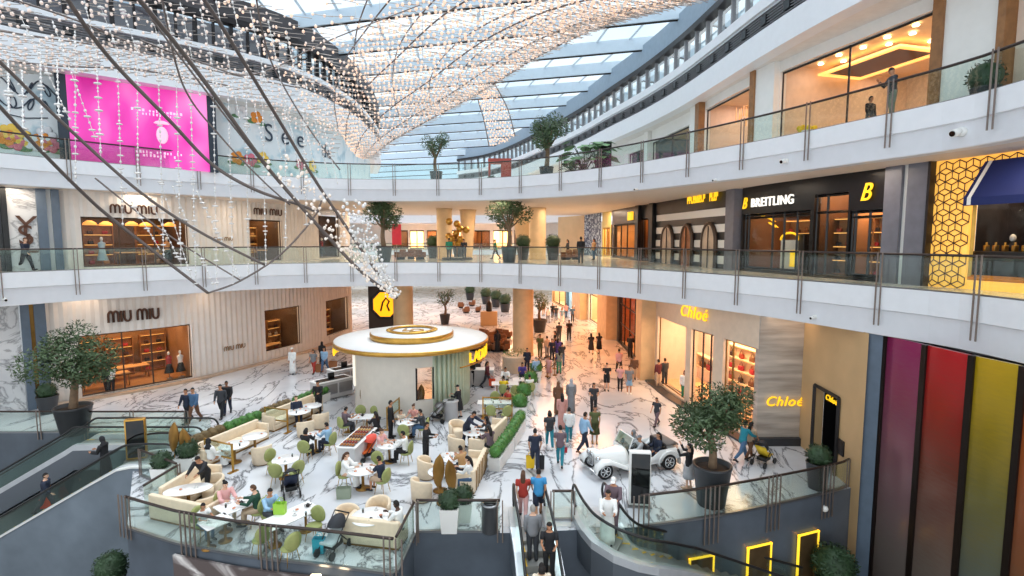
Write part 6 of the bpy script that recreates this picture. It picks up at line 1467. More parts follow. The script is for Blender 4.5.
stroller(at(291,494), .5, 'navy and black stroller between the empty round table and the long table', M_NAVYF, M_CHAR)
stroller(at(334,551), 2.8, 'dark pram with a turquoise bag behind the curved glass', mat('pale_lining', (206,214,220), .7), M_CHAR)
stroller(at(438,421), 1.2, 'grey stroller parked in front of the kiosk window', mat('silver_fabric', (190,190,192), .6), M_STEEL)
stroller(at(763,464), -.9, 'black stroller with a yellow seat near the grey stone shop wall', mat('yellow_fabric', (236,196,44), .6), M_CHAR)
def hand_bag(loc, w, d, h, m, label, rz=0, cat='bag', name='shopping_bag', hm=None):
    t = thing(name, label, cat, loc, rz)
    b = MB(); b.loft([[(-w/2*f,-d/2*f,z),(w/2*f,-d/2*f,z),(w/2*f,d/2*f,z),(-w/2*f,d/2*f,z)] for f, z in ((.94,0),(1,h),(.97,h),(.92,h*.3))], True, True, False); part('bag_body', b, m, t)
    for sy in (-1,1): b = MB(); b.tube(cr([(-w*.25,sy*d*.48,h),(-w*.15,sy*d*.3,h+.13),(w*.15,sy*d*.3,h+.13),(w*.25,sy*d*.48,h)], 4), .009, 5); part('bag_handle', b, hm or m, t)
    return t
M_TURQ = mat('turquoise', (40,170,196), .6); M_SAGE = mat('sage_bag', (150,160,140), .6)
hand_bag(at(344,498) , .5, .22, .4, M_SAGE, 'sage green bag on the floor beside the woman in white', .1)
o = at(324,545,.25); hand_bag((o.x-.15,o.y,.02), .34, .2, .45, M_TURQ, 'turquoise bag beside the dark pram')
hand_bag(at(319.5,372), .5, .25, .55, mat('kraft_brown', (170,112,70), .7), 'brown paper bag carried low beside the woman in red trousers')
hand_bag(at(333,369.5), .55, .25, .6, mat('kraft_brown', (170,112,70), .7), 'brown paper bag at the right of the person in light blue')
q = TB['T8'] + Vector((-.35,.1,0)); hand_bag((q.x,q.y,.752), .36, .2, .34, mat('lime_bag', (160,206,70), .6), 'lime green bag standing on the long white table')
# ================================================================ WHITE CAR
M_CARW = mat('car_white_paint', (240,240,238), .18, coat=.6, var=.01); M_TYRE = mat('tyre_black', (24,24,26), .7); M_CHROME = mat('chrome', (210,212,214), .12, 1.0); M_SEATB = mat('car_seat_black', (36,34,36), .6)
def car(loc, rz):
    t = thing('vintage_car', 'white open top vintage style buggy carrying passengers on the marble floor', 'car', loc, rz, None, .96)   # nose toward -X
    b = MB()                                  # hood, narrow nose widening to the cowl
    def sec(x, w, z0, z1, k=1.0):
        pts = []
        for j in range(13):
            a = PI*j/12; pts.append((x, -w*math.cos(a), z0 + (z1-z0)*math.sin(a)**.6 if 0 < j < 12 else z0))
        return pts
    b.loft([sec(-1.78,.2,.42,.84), sec(-1.7,.26,.38,.9), sec(-1.2,.36,.36,.96), sec(-.55,.56,.36,1.02), sec(-.38,.6,.36,1.04)], True, True, True); part('hood', b, M_CARW, t)
    b = MB(); b.rbox(-.5,-.66,.3,1.3,.66,.46,.05); part('floor_tub', b, M_CARW, t)
    for sy in (-1, 1):
        b = MB(); rings = []                  # front fender sweeping back into the running board
        prof = [(-1.95,.36,.2),(-1.88,.58,.22),(-1.62,.76,.24),(-1.3,.74,.24),(-1.0,.6,.23),(-.65,.44,.2),(-.2,.32,.18),(.5,.28,.18)]
        for x, z, w in prof: rings.append([(x, sy*(.62-w), z-.05), (x, sy*(.62-w*.4), z+.035), (x, sy*(.62+w*.45), z+.03), (x, sy*(.62+w), z-.06), (x, sy*(.62+w*.95), z-.12), (x, sy*(.62-w), z-.1)])
        b.loft(rings, True, True, True); part('front_fender', b, M_CARW, t)
        b = MB(); rings = []                  # rear fender arch
        for k in range(11):
            a = math.radians(200 - 22*k); R2 = .46; rings.append([(1.45 + R2*math.cos(a)*1.12, sy*y, .36 + R2*math.sin(a)*f) for y, f in ((.5,1.0),(.58,1.1),(.74,1.08),(.8,.95),(.74,.9),(.5,.9))])
        b.loft(rings, True, True, True); part('rear_fender', b, M_CARW, t)
        b = MB(); b.loft([[(x, sy*.66, z0),(x, sy*.7, z0),(x, sy*.7, z1),(x, sy*.66, z1)] for x, z0, z1 in ((-.42,.4,.98),(-.2,.4,.84),(.0,.4,.62),(.35,.4,.58),(.7,.4,.66),(1.0,.4,.88),(1.9,.45,.94),(2.1,.5,.8))], True, True, True); part('side_panel', b, M_CARW, t)
        for x, nm in ((-1.52,'front'),(1.45,'rear')):
            w = part('wheel', cached('cwt', lambda: mk('wheel', M_TYRE, lambda b: (b.tube([(0,-.09,0),(0,.09,0)], .33, 28)))), None, t); w.location = (x, sy*.63, .33)
            r = part('wheel_rim', cached('cwr', lambda: mk('wheel_rim', M_CHROME, lambda b: (b.tube([(0,-.1,0),(0,.1,0)], .07, 12), [b.tube([(0,s_*.1,0),(.21*math.cos(k*PI/3),s_*.095,.21*math.sin(k*PI/3))], .028, 6) for k in range(6) for s_ in (-1,1)], [b.tube([(.215*math.cos(k*PI/12),s_*.095,.215*math.sin(k*PI/12)) for k in range(25)], .022, 6) for s_ in (-1,1)]))), None, w)
        b = MB(); b.ell((-1.72, sy*.42, .74), .1, .12, .12, 14, 8); part('headlight', b, M_CHROME, t)
    b = MB(); b.loft([[(-1.8,-.17,.4),(-1.8,.17,.4),(-1.8,.19,.8),(-1.8,0,.88),(-1.8,-.19,.8)],[(-1.84,-.14,.42),(-1.84,.14,.42),(-1.84,.16,.78),(-1.84,0,.84),(-1.84,-.16,.78)]], True, True, False); part('grille', b, M_DARKMET, t)
    b = MB(); b.tube([(-1.83,-.17,.4),(-1.83,-.19,.8),(-1.83,0,.88),(-1.83,.19,.8),(-1.83,.17,.4),(-1.83,-.17,.4)], .025, 6); [b.tube([(-1.845,y,.42),(-1.845,y,.8)], .01, 5) for y in (-.1,-.05,0,.05,.1)]; part('grille_frame', b, M_CHROME, t)
    b = MB(); b.tube([(-1.98,-.7,.34),(-2.02,0,.33),(-1.98,.7,.34)], .035, 8); part('bumper', b, M_CHROME, t)
    b = MB(); b.loft([[(-.42,-.58,1.02),(-.42,.58,1.02)],[(-.2,-.54,1.5),(-.2,.54,1.5)]], False, False, False); part('windshield_glass', b, glass('car_glass', (190,226,216), .16), t)
    b = MB(); b.tube([(-.42,-.58,1.0),(-.2,-.54,1.5),(-.2,.54,1.5),(-.42,.58,1.0)], .03, 6); part('windshield_frame', b, M_CARW, t)
    for x in (.25, 1.05):
        b = MB(); b.rbox(x-.25,-.58,.46,x+.25,.58,.66,.06); part('seat', b, M_SEATB, t); b = MB(); b.rbox(x+.22,-.58,.5,x+.36,.58,1.08,.06); part('seat_back', b, M_SEATB, t)
    b = MB(); rings = []
    b.loft([sec(1.35,.62,.42,.96), sec(1.75,.6,.42,.98), sec(2.05,.52,.44,.86), sec(2.18,.4,.48,.7)], True, True, True); part('rear_deck', b, M_CARW, t)
    b = MB(); b.loft([[(1.3,-.56,.98),(1.3,.56,.98),(1.3,.56,1.06),(1.3,-.56,1.06)],[(1.8,-.58,.99),(1.8,.58,.99),(1.8,.5,1.12),(1.8,-.5,1.12)],[(2.05,-.45,.9),(2.05,.45,.9),(2.05,.4,.98),(2.05,-.4,.98)]], True, True, True); part('folded_top', b, mat('taupe_canvas', (120,110,104), .7), t)
    b = MB(); b.tube([(.02 + .17*math.cos(2*PI*k/20)*.3, -.26 + .17*math.sin(2*PI*k/20), .98 + .17*math.cos(2*PI*k/20)) for k in range(21)], .016, 6); b.tube([(.02,-.26,.98),(-.35,-.26,.85)], .018, 6); part('steering_wheel', b, M_BLACK, t)
    b = MB(); b.tube([(.8,-.7,.9),(.85,-.7,1.02),(1.2,-.7,1.02),(1.25,-.7,.92)], .02, 6); part('side_rail', b, M_BLACK, t)
    return t
fr, re = at(607,478), at(668,470)
CARP = (fr + re) / 2; CARR = math.atan2(re.y - fr.y, re.x - fr.x) + .04
cdir = Vector((math.cos(CARR), math.sin(CARR), 0)); cn = Vector((-math.sin(CARR), math.cos(CARR), 0))
CARC = CARP + cn*.62
car((CARC.x, CARC.y, 0), CARR)
# ================================================================ PEOPLE
D2R = math.radians
POSES = {
 'stand': dict(hL=2,hR=-2,kL=2,kR=3,sL=6,sR=4,eL=14,eR=16,ab=7,lean=0),
 'walk': dict(hL=22,hR=-18,kL=6,kR=24,sL=-16,sR=20,eL=16,eR=22,ab=7,lean=3),
 'walk2': dict(hL=-16,hR=24,kL=22,kR=8,sL=18,sR=-14,eL=20,eR=14,ab=7,lean=3),
 'carry': dict(hL=14,hR=-14,kL=6,kR=18,sL=4,sR=2,eL=6,eR=6,ab=13,lean=1),
 'phone': dict(hL=3,hR=-3,kL=4,kR=4,sL=24,sR=34,eL=70,eR=95,ab=6,lean=2,hd=14),
 'raise': dict(hL=3,hR=-3,kL=3,kR=4,sL=70,sR=82,eL=80,eR=76,ab=10,lean=-2),
 'hold': dict(hL=4,hR=-3,kL=4,kR=6,sL=22,sR=26,eL=72,eR=70,ab=6,lean=3,hd=8),
 'push': dict(hL=24,hR=-20,kL=8,kR=26,sL=42,sR=42,eL=28,eR=28,ab=8,lean=8),
 'serve': dict(hL=10,hR=-6,kL=8,kR=6,sL=62,sR=52,eL=14,eR=24,ab=8,lean=34,hd=16),
 'sit': dict(hL=84,hR=86,kL=84,kR=82,sL=40,sR=46,eL=58,eR=52,ab=9,lean=8,hd=10,sit=1),
 'sitback': dict(hL=82,hR=84,kL=76,kR=70,sL=16,sR=22,eL=52,eR=62,ab=10,lean=-10,hd=4,sit=1),
 'drive': dict(hL=84,hR=84,kL=60,kR=58,sL=52,sR=52,eL=30,eR=30,ab=8,lean=-4,sit=1),
}
def joints(pose):
    q = POSES[pose]; a = D2R(q['lean']); S = Vector((0, math.sin(a), math.cos(a))); Fw = Vector((0, math.cos(a), -math.sin(a)))
    legs = {}; low = 0
    for sd, sx in (('L', -1), ('R', 1)):
        h, k = D2R(q['h'+sd]), D2R(q['k'+sd])
        th = Vector((0, math.sin(h), -math.cos(h))) * .43; sh = Vector((0, math.sin(h-k), -math.cos(h-k))) * .40
        o = Vector((sx*(.095 if not q.get('sit') else .11), 0, 0)); kn = o + th; an = kn + sh
        fd = h - k; fp = max(min(fd, .2), -.5) if not q.get('sit') else 0
        toe = an + Vector((0, .19*math.cos(fp), .19*math.sin(fp) - .045)); legs[sd] = [o, kn, an, toe]; low = min(low, an.z - .075, toe.z - .03)
    P = Vector((0, 0, -low))
    if q.get('sit'): P.z = .56
    J = {'P': P, 'S': S, 'F': Fw, 'legs': {k: [P + v for v in l] for k, l in legs.items()}}
    arms = {}
    for sd, sx in (('L', -1), ('R', 1)):
        s, e, b = D2R(q['s'+sd]) + 0, D2R(q['e'+sd]), D2R(q['ab'])
        o = P + S*.49 + Vector((sx*.185, 0, 0)); u = Vector((sx*math.sin(b), math.sin(s)*math.cos(b), -math.cos(s)*math.cos(b))) * .29
        f = Vector((-sx*math.sin(b*.9 + .0015*q['e'+sd]), math.sin(s+e), -math.cos(s+e))).normalized() * .25
        el = o + u; wr = el + f; arms[sd] = [o, el, wr, wr + f.normalized()*.18]
    J['arms'] = arms; hd = D2R(q.get('hd', 0)) + a*.4
    J['neck'] = P + S*.56; J['head'] = P + S*.60 + Vector((0, .015 + .1*math.sin(hd), .11*math.cos(hd))); J['hd'] = hd; return J
TOR = [(-.11,.07,.07),(-.07,.135,.105),(0,.165,.118),(.08,.158,.112),(.2,.138,.1),(.32,.158,.113),(.42,.172,.112),(.48,.16,.095),(.53,.11,.075),(.565,.056,.058),(.63,.05,.054)]
def torso_rings(J, g, inf=0.0, t0=-.2, t1=.7, n=16):
    out = []
    for t, rx, ry in TOR:
        if t < t0 or t > t1: continue
        if g == 'f': rx = rx * (.93 if t > .1 else 1.03) * (.92 if abs(t-.2) < .05 else 1)
        c = J['P'] + J['S']*t
        out.append([c + Vector((1,0,0))*((rx+inf)*math.cos(2*PI*k/n)) + J['F']*((ry+inf)*math.sin(2*PI*k/n)) for k in range(n)])
    return out
def remesh(mb, vs):
    me = mb.mesh('tmp', []); o = link(bpy.data.objects.new('tmp', me)); m = o.modifiers.new('r', 'REMESH'); m.mode = 'VOXEL'; m.voxel_size = vs
    s = o.modifiers.new('s', 'SMOOTH'); s.iterations = 4; s.factor = .5
    bpy.context.view_layer.update(); dg = bpy.context.evaluated_depsgraph_get(); r = bpy.data.meshes.new_from_object(o.evaluated_get(dg))
    bpy.data.objects.remove(o); bpy.data.meshes.remove(me); return r
M_SKIN = {k: mat('skin_'+k, c, .55, var=.03) for k, c in (('light',(224,178,150)),('tan',(192,138,104)),('brown',(134,88,62)),('dark',(84,54,40)))}
M_EYE = mat('eye_dark', (30,24,22), .3); M_LIP = mat('lip', (160,90,84), .5)
def body_mesh(pose, g):
    def fn():
        J = joints(pose); b = MB(); b.loft(torso_rings(J, g), smooth=True)
        k = .93 if g == 'f' else 1.0
        for sd in 'LR':
            o, kn, an, toe = J['legs'][sd]; b.tube([o + (o-kn).normalized()*.02, o.lerp(kn,.35), kn, kn.lerp(an,.3), an, an + Vector((0,0,-.03))], [.088*k,.082*k,.056*k,.056*k,.036*k,.034], 12)
            b.tube([an + Vector((0,-.04,-.04)), an + Vector((0,.05,-.04)), toe], [.036,.04,.028], 10)
            s, el, wr, tip = J['arms'][sd]; d = (wr-el).normalized()
            b.tube([s + Vector((0,0,.0)), s.lerp(el,.4), el, el.lerp(wr,.3), wr, wr + d*.03], [.056*k,.046*k,.038*k,.038*k,.026*k,.028*k], 10)
            b.tube([wr, wr + d*.04, wr + d*.085], [.026,.036,.034], 10, flat=.55)
        h = J['head']; hd = J['hd']; b.ell(h, .073, .092, .115, 16, 12)
        fw = Vector((0, math.cos(hd), -math.sin(hd))); upv = Vector((0, math.sin(hd), math.cos(hd)))
        b.ell(h - upv*.055 + fw*.03, .052, .06, .062, 12, 8); b.ell(h + fw*.098 - upv*.012, .014, .02, .024, 8, 6)
        for sx in (-1, 1): b.ell(h + Vector((sx*.076, 0, 0)) - fw*.005, .012, .022, .03, 8, 6)
        r = remesh(b, .017); B2_ = MB(); B2_.v = [v.co.copy() for v in r.vertices]; B2_.f = [list(p.vertices) for p in r.polygons]; B2_.m = [0]*len(B2_.f); B2_.s = [True]*len(B2_.f)
        for sd, sx in (('L',-1),('R',1)):
            s, el, wr, tip = J['arms'][sd]; d = (wr-el).normalized(); side = Vector((0,1,0)) if abs(d.y) < .7 else Vector((0,0,1)); side = (side - d*side.dot(d)).normalized(); pn = d.cross(side).normalized()
            if pn.x*sx > 0: pn = -pn
            for f_, (o_, L) in enumerate(((.026,.068),(.009,.08),(-.008,.074),(-.024,.056))):
                p0 = wr + d*.08 + side*o_; cur = .35 + .12*f_
                p1 = p0 + (d*math.cos(cur*.5) + pn*math.sin(cur*.5))*L*.5; p2 = p1 + (d*math.cos(cur*1.6) + pn*math.sin(cur*1.6))*L*.5
                B2_.tube([p0 - d*.02, p0, p1, p2], [.0095,.0095,.009,.007], 6)
            q = wr + d*.03 + side*.028; B2_.tube([q - side*.01, q + side*.018 + d*.025 + pn*.01, q + side*.022 + d*.055 + pn*.024], [.011,.01,.008], 6)
        B2_.mi = 1
        for sx in (-1, 1): B2_.ell(h + Vector((sx*.03, 0, 0)) + fw*.083 + upv*.012, .011, .009, .008, 8, 6)
        B2_.mi = 2; B2_.ell(h + fw*.085 - upv*.058, .024, .01, .006, 8, 5)
        return B2_.mesh('person', [M_SKIN['light'], M_EYE, M_LIP])
    return cached(('body', pose, g), fn)
PH = mat('cloth_base', (128,128,128), .8)
def cloth(kind, pose, g):
    def fn():
        J = joints(pose); b = MB(); sit = POSES[pose].get('sit'); k = .95 if g == 'f' else 1.0
        def sleeves(f1, r0, r1):
            for sd in 'LR':
                s, el, wr, tip = J['arms'][sd]
                if f1 <= 1: b.tube([s - (el-s).normalized()*.03, s, s.lerp(el, f1*.5), s.lerp(el, f1)], [.05,r0,r0*.95,r1], 12)
                else: b.tube([s - (el-s).normalized()*.03, s, s.lerp(el,.5), el, el.lerp(wr,.5), el.lerp(wr, f1-1)], [.05,r0,r0*.93,r0*.82,r1,r1*.95], 12)
        if kind in ('tee', 'shirt', 'jacket'):
            i = .02 if kind != 'jacket' else .034
            b.loft(torso_rings(J, g, i, -.08 if not sit else -.03, .535)); sleeves(.62 if kind == 'tee' else 1.9, .074*k if kind != 'jacket' else .08, .07*k if kind == 'tee' else .046)
        elif kind in ('trousers', 'shorts', 'jeans'):
            b.loft(torso_rings(J, g, .014, -.2, .09))
            for sd in 'LR':
                o, kn, an, toe = J['legs'][sd]; e = .96 if kind != 'shorts' else 0
                if kind == 'shorts': b.tube([o + (o-kn).normalized()*.06, o, o.lerp(kn,.5), o.lerp(kn,.92)], [.085,.105*k,.1*k,.098*k], 12)
                else: b.tube([o + (o-kn).normalized()*.06, o, o.lerp(kn,.5), kn, kn.lerp(an,.4), kn.lerp(an,.97)], [.085,.104*k,.093*k,.075*k,.068*k,.06*k if kind == 'trousers' else .05*k], 12)
        elif kind in ('skirt', 'dress', 'robe', 'longskirt'):
            n = 20; P = J['P']
            if kind in ('dress', 'robe'):
                b.loft(torso_rings(J, g, .024, -.02, .54)); sleeves(1.92 if kind == 'robe' else .45, .078 if kind == 'robe' else .07, .066 if kind == 'robe' else .06)
            if sit:
                kn = (J['legs']['L'][1] + J['legs']['R'][1]) / 2; an = (J['legs']['L'][2] + J['legs']['R'][2]) / 2
                path = [P + Vector((0,-.05,.0)), P.lerp(kn,.5), kn + Vector((0,.02,0))]
                rr_ = [.17,.185,.17]
                if kind in ('robe','longskirt'): path += [kn.lerp(an,.5) + Vector((0,.03,0)), an + Vector((0,.03,.0))]; rr_ += [.17,.2]
                b.tube(cr(path, 4), [rr_[min(int(i/4), len(rr_)-1)] + (rr_[min(int(i/4)+1, len(rr_)-1)] - rr_[min(int(i/4), len(rr_)-1)])*(i%4)/4 for i in range(4*(len(path)-1)+1)], 18, flat=.62)
            else:
                z0 = .06 if kind in ('robe','longskirt') else P.z - .48
                L_, R_ = J['legs']['L'], J['legs']['R']; rings = []
                for t in (0, .12, .3, .55, .8, 1):
                    z = (P.z + .1)*(1-t) + z0*t; f = max(0, min(1, (P.z - z)/P.z)); yo = 0
                    spread = abs(L_[2].y - R_[2].y)*.5*f; cy = (L_[2].y + R_[2].y)*.5*f
                    fl = .05*t if kind in ('robe','longskirt') else .07*t
                    rings.append([(math.cos(2*PI*j/n)*(.178 + .012*math.sin(PI*t) + fl)*k*(1 + .04*math.sin(5*2*PI*j/n)*t), cy + math.sin(2*PI*j/n)*(.132 + .02*math.sin(PI*t) + fl*.8 + spread*.75)*(1 + .04*math.cos(7*2*PI*j/n)*t), z) for j in range(n)])
                b.loft(rings)
        elif kind == 'apron':
            P = J['P']; F_, S_ = J['F'], J['S']
            b.loft([[P + S_*t + F_*(.135+.01) + Vector((x,0,0)) for x in (-.14,-.05,.05,.14)] for t in (.3,.1,-.05)] + [[P + F_*(.15) + Vector((x,.02,-z)) for x in (-.17,-.06,.06,.17)] for z in (.2,.45)], False, False, True)
        return b.mesh(kind, [PH])
    return cached(('cloth', kind, pose, g), fn)
def hair_mesh(kind, pose):
    def fn():
        J = joints(pose); h, hd = J['head'], J['hd']; b = MB(); b.M = Matrix.Translation(h) @ Matrix.Rotation(-hd, 4, 'X')
        def cap(s, ok, n=20, m=14, c=(0,0,0)):
            t = MB(); t.ell(c, .073*s, .092*s, .115*s, n, m); b.add(t.v, [f for f in t.f if ok(sum((t.v[i] for i in f), Vector())/len(f))], True)
        if kind in ('short', 'long', 'bun', 'bob'):
            cap(1.1, lambda p: p.z > .045 - max(p.y,0)*.0 and not (p.y > .07 and p.z < .07) or (p.y < .015 and p.z > -.045))
            cap(1.07, lambda p: p.z > .05)
            if kind == 'long': b.tube([(0,-.045,.06),(0,-.095,-.02),(0,-.115,-.14),(0,-.11,-.27),(0,-.1,-.36)], [.07,.085,.085,.075,.03], 12, flat=.6)
            if kind == 'bob': b.tube([(0,-.04,.05),(0,-.065,-.04),(0,-.06,-.13)], [.08,.1,.09], 12, flat=.75)
            if kind == 'bun': b.ell((0,-.11,.06), .05, .045, .05, 10, 8)
        elif kind in ('hijab', 'ghutra'):
            cap(1.2, lambda p: not (p.y > .055 and -.1 < p.z < .07), c=(0,-.008,.004))
            b.tube([(0,-.03,-.05),(0,-.03,-.13),(0,-.02,-.19),(0,-.015,-.27)], [.085,.1,.15,.19], 16, flat=.72)
            if kind == 'ghutra': b.tube([(.083*math.cos(2*PI*k/20), -.008 + .1*math.sin(2*PI*k/20), .07) for k in range(21)], .012, 6)
        elif kind == 'cap':
            cap(1.14, lambda p: p.z > .03); b.loft([[(-.06,.07,.04),(0,.09,.045),(.06,.07,.04)],[(-.065,.15,.025),(0,.18,.03),(.065,.15,.025)]], False, False, True)
        return b.mesh('hair', [PH])
    return cached(('hair', kind, pose), fn)
def shoe_mesh(pose, sd):
    def fn():
        J = joints(pose); b = MB()
        if 1:
            o, kn, an, toe = J['legs'][sd]; b.tube([an + Vector((0,-.065,-.035)), an + Vector((0,-.02,-.03)), an + Vector((0,.05,-.035)), toe + Vector((0,-.02,.0)), toe + Vector((0,.03,-.002))], [.03,.045,.046,.04,.022], 10)
        return b.mesh('shoe', [PH])
    return cached(('shoe', pose, sd), fn)
CM = {}
def cm(c):
    if isinstance(c, str): c = PAL[c]
    if c not in CM: CM[c] = mat('cloth_%d_%d_%d' % c, c, .8, var=.1, vs=5)
    return CM[c]
PAL = dict(black=(30,30,34), char=(58,60,66), grey=(128,130,134), lgrey=(176,178,182), white=(238,238,236), cream=(226,212,190), navy=(34,42,62), blue=(64,150,206), lblue=(150,186,216), denim=(72,104,138), teal=(36,130,146), red=(168,54,44), pink=(226,172,170), rose=(206,150,140), olive=(92,98,58), green=(34,74,58), beige=(196,168,142), brown=(112,76,54), purple=(84,70,150), yellow=(236,202,40), mauve=(110,92,100), jade=(46,140,110), hairb=(28,22,20), hairbr=(84,56,38), hairg=(150,146,140), tan=(190,150,104), burg=(92,36,44), gpat=(130,132,120))
def over(o, m): o.material_slots[0].link = 'OBJECT'; o.material_slots[0].material = m
NP = [0]
def person(loc, face, label, pose='stand', g='m', top=('tee','navy'), bot=('trousers','char'), hair=('short','hairb'), skin='tan', s=1.0, shoes='black', group=None, z=None, apron=None):
    me = body_mesh(pose, g); o = link(bpy.data.objects.new('person', me)); over(o, M_SKIN[skin])
    o.location = loc; o.rotation_euler.z = D2R(face); o.scale = (s, s, s)
    tag(o, label, 'person', group)
    parts = [(top[0], cloth(top[0], pose, g), top[1])] if top else []
    if bot: parts.append((bot[0], cloth(bot[0], pose, g), bot[1]))
    if hair: parts.append(('hair' if hair[0] in ('short','long','bun','bob') else 'headscarf' if hair[0] in ('hijab','ghutra') else 'cap', hair_mesh(hair[0], pose), hair[1]))
    if shoes: parts += [('shoe', shoe_mesh(pose, sd), shoes) for sd in 'LR']
    if apron: parts.append(('apron', cloth('apron', pose, g), apron))
    for nm, m, c in parts: q = part(nm, m, None, o); over(q, cm(c))
    J = joints(pose); R_ = Matrix.Translation(Vector(loc)) @ Matrix.Rotation(D2R(face), 4, 'Z') @ Matrix.Scale(s, 4)
    return {sd: R_ @ J['arms'][sd][3] for sd in 'LR'}
def gp(x, y, z=0.0): return at(x, y, z)
M_YBAG = mat('yellow_bag', (240,196,30), .6); M_BLBAG = mat('black_bag', (34,34,38), .6); M_WBAG = mat('white_bag', (236,236,236), .6); M_OBAG = mat('orange_bag', (226,76,30), .6)
# ---- main walkway
P_ = person
h = P_(gp(535,471), 4, 'man in a navy tee carrying yellow and black shopping bags, walking away', 'carry', 'm', ('tee','navy'), ('trousers','navy'))
hand_bag(h['L'] + Vector((-.02,0,-.62)), .34, .14, .5, M_YBAG, 'yellow shopping bag in the left hand of the man in navy', .1); hand_bag(h['L'] + Vector((.2,.03,-.5)), .26, .12, .38, M_WBAG, 'small white shopping bag beside the yellow one', .2); hand_bag(h['R'] + Vector((.05,0,-.66)), .36, .14, .54, M_BLBAG, 'black shopping bag in the right hand of the man in navy', -.1)
P_(gp(523,519), -4, 'long haired woman in a rust red top and pale trousers, walking away', 'walk', 'f', ('tee','red'), ('trousers','pink'), ('long','hairbr'), 'light', .97)
P_(gp(538.5,519), 2, 'man in a bright blue tee and navy shorts beside the woman in rust red', 'walk2', 'm', ('tee','blue'), ('shorts','navy'), ('short','hairb'), 'tan', 1.0, 'brown')
P_(gp(549.5,448), 2, 'woman in a grey top and jeans with a dark backpack, walking away', 'walk', 'f', ('tee','char'), ('jeans','teal'), ('bob','hairb'), 'tan', 1.0, 'white')
P_(gp(562,428), 0, 'woman in a long dusty pink coat among the group on the walkway', 'stand', 'f', ('robe','rose'), None, ('long','hairb'), 'tan', 1.0)
P_(gp(569,443.5), -3, 'woman in a white top and jeans right of the dusty pink coat', 'walk2', 'f', ('shirt','white'), ('jeans','teal'), ('bun','hairb'), 'light', .97, 'white')
h = P_(gp(560,466), -8, 'woman in a dark top and teal trousers with a small red bag', 'walk', 'f', ('tee','mauve'), ('jeans','teal'), ('bun','hairb'), 'light', 1.0)
hand_bag(h['R'] + Vector((0,0,-.36)), .24, .1, .2, mat('red_bag', (190,30,40), .5), 'small red bag in the hand of the woman in teal trousers')
q = gp(549.5,448); b = MB(); b.rbox(-.16,-.09,0,.16,.09,.42,.05,.07); b.tube([(-.1,.08,.4),(-.1,.12,.45),(-.1,.14,.3)], .015, 5); b.tube([(.1,.08,.4),(.1,.12,.45),(.1,.14,.3)], .015, 5); o = part('backpack', b, M_CHAR); o.location = (q.x, q.y - .22, 1.0); tag(o, 'dark backpack on the back of the woman in grey', 'backpack')
P_(gp(584,452), -62, 'man in a light blue shirt and dark jeans striding to the right', 'walk', 'm', ('shirt','lblue'), ('jeans','navy'), ('short','hairb'), 'tan', 1.05, 'brown')
P_(gp(594.5,443), 176, 'woman in an olive green dress facing the viewer', 'stand', 'f', ('dress','olive'), ('skirt','olive'), ('long','hairb'), 'tan', 1.0, 'tan')
P_(gp(593.5,415), 178, 'woman in a grey patterned top behind the one in the olive dress', 'hold', 'f', ('tee','char'), ('trousers','black'), ('long','hairb'), 'tan', 1.0)
P_(gp(558,414), 0, 'person in a long brown robe walking ahead of the dusty pink coat', 'stand', 'f', ('robe','brown'), None, ('hijab','brown'), 'tan', 1.0)
P_(gp(571,412), 0, 'person in a long grey robe with a pale headscarf', 'stand', 'f', ('robe','grey'), None, ('hijab','lgrey'), 'tan', 1.05)
P_(gp(656.5,426), 130, 'small dark haired child in dark clothes alone behind the white car', 'walk', 'f', ('tee','char'), ('trousers','mauve'), ('short','hairb'), 'tan', .86)
P_(gp(606.5,391), 178, 'person in a black tee and black shorts in the middle of the hall', 'hold', 'f', ('tee','black'), ('shorts','black'), ('bun','hairb'), 'light', 1.0)
P_(gp(620,391), 170, 'woman in a white top and black trousers in front of the cream shop', 'hold', 'f', ('tee','pink'), ('trousers','black'), ('long','hairb'), 'light', .95)
P_(gp(629,394), 175, 'man in a grey tee and light blue shorts in front of the cream shop', 'stand', 'm', ('tee','grey'), ('shorts','lblue'), ('short','hairb'), 'tan', 1.0, 'white')
P_(gp(619,373), 10, 'person in a pink shirt and black trousers beyond the group at the cream shop', 'walk', 'm', ('shirt','pink'), ('trousers','black'), ('short','hairb'), 'tan', 1.0)
P_(gp(634,381), 172, 'person in a brown top behind the man in light blue shorts', 'walk2', 'm', ('shirt','brown'), ('trousers','beige'), ('short','hairb'), 'tan', 1.0)
P_(gp(658,387.5), 30, 'man in a dark red shirt and beige trousers looking into the cream shop', 'stand', 'm', ('shirt','burg'), ('trousers','beige'), ('short','hairb'), 'tan', 1.03)
P_(gp(664.5,386), 20, 'man in a dark jacket beside the man in dark red at the cream shop', 'stand', 'm', ('jacket','char'), ('trousers','char'), ('short','hairb'), 'tan', 1.03)
P_(gp(684,400), 150, 'person in a white top and green trousers behind the right olive tree', 'stand', 'f', ('shirt','white'), ('trousers','jade'), ('bob','hairbr'), 'tan', 1.0)
P_(gp(630,358), -20, 'man in black standing by the dark slatted shop front', 'hold', 'm', ('shirt','black'), ('trousers','black'), ('short','hairb'), 'brown', 1.08)
P_(gp(591,354), 0, 'woman in black walking away far down the hall, left of a pair', 'walk', 'f', ('tee','black'), ('skirt','black'), ('long','hairb'), 'tan', 1.0); P_(gp(599,353.5), 5, 'woman in black walking away far down the hall, right of a pair', 'walk2', 'f', ('dress','black'), ('skirt','black'), ('long','hairb'), 'tan', 1.0)
P_(gp(569,340.5), 178, 'man in black with hands on his hips far down the hall', 'hold', 'm', ('tee','black'), ('trousers','black'), ('short','hairb'), 'brown', 1.1)
P_(gp(559,342), 0, 'person in a dark tee left of the man with hands on his hips', 'stand', 'm', ('tee','char'), ('trousers','char'), ('short','hairb'), 'brown', 1.05)
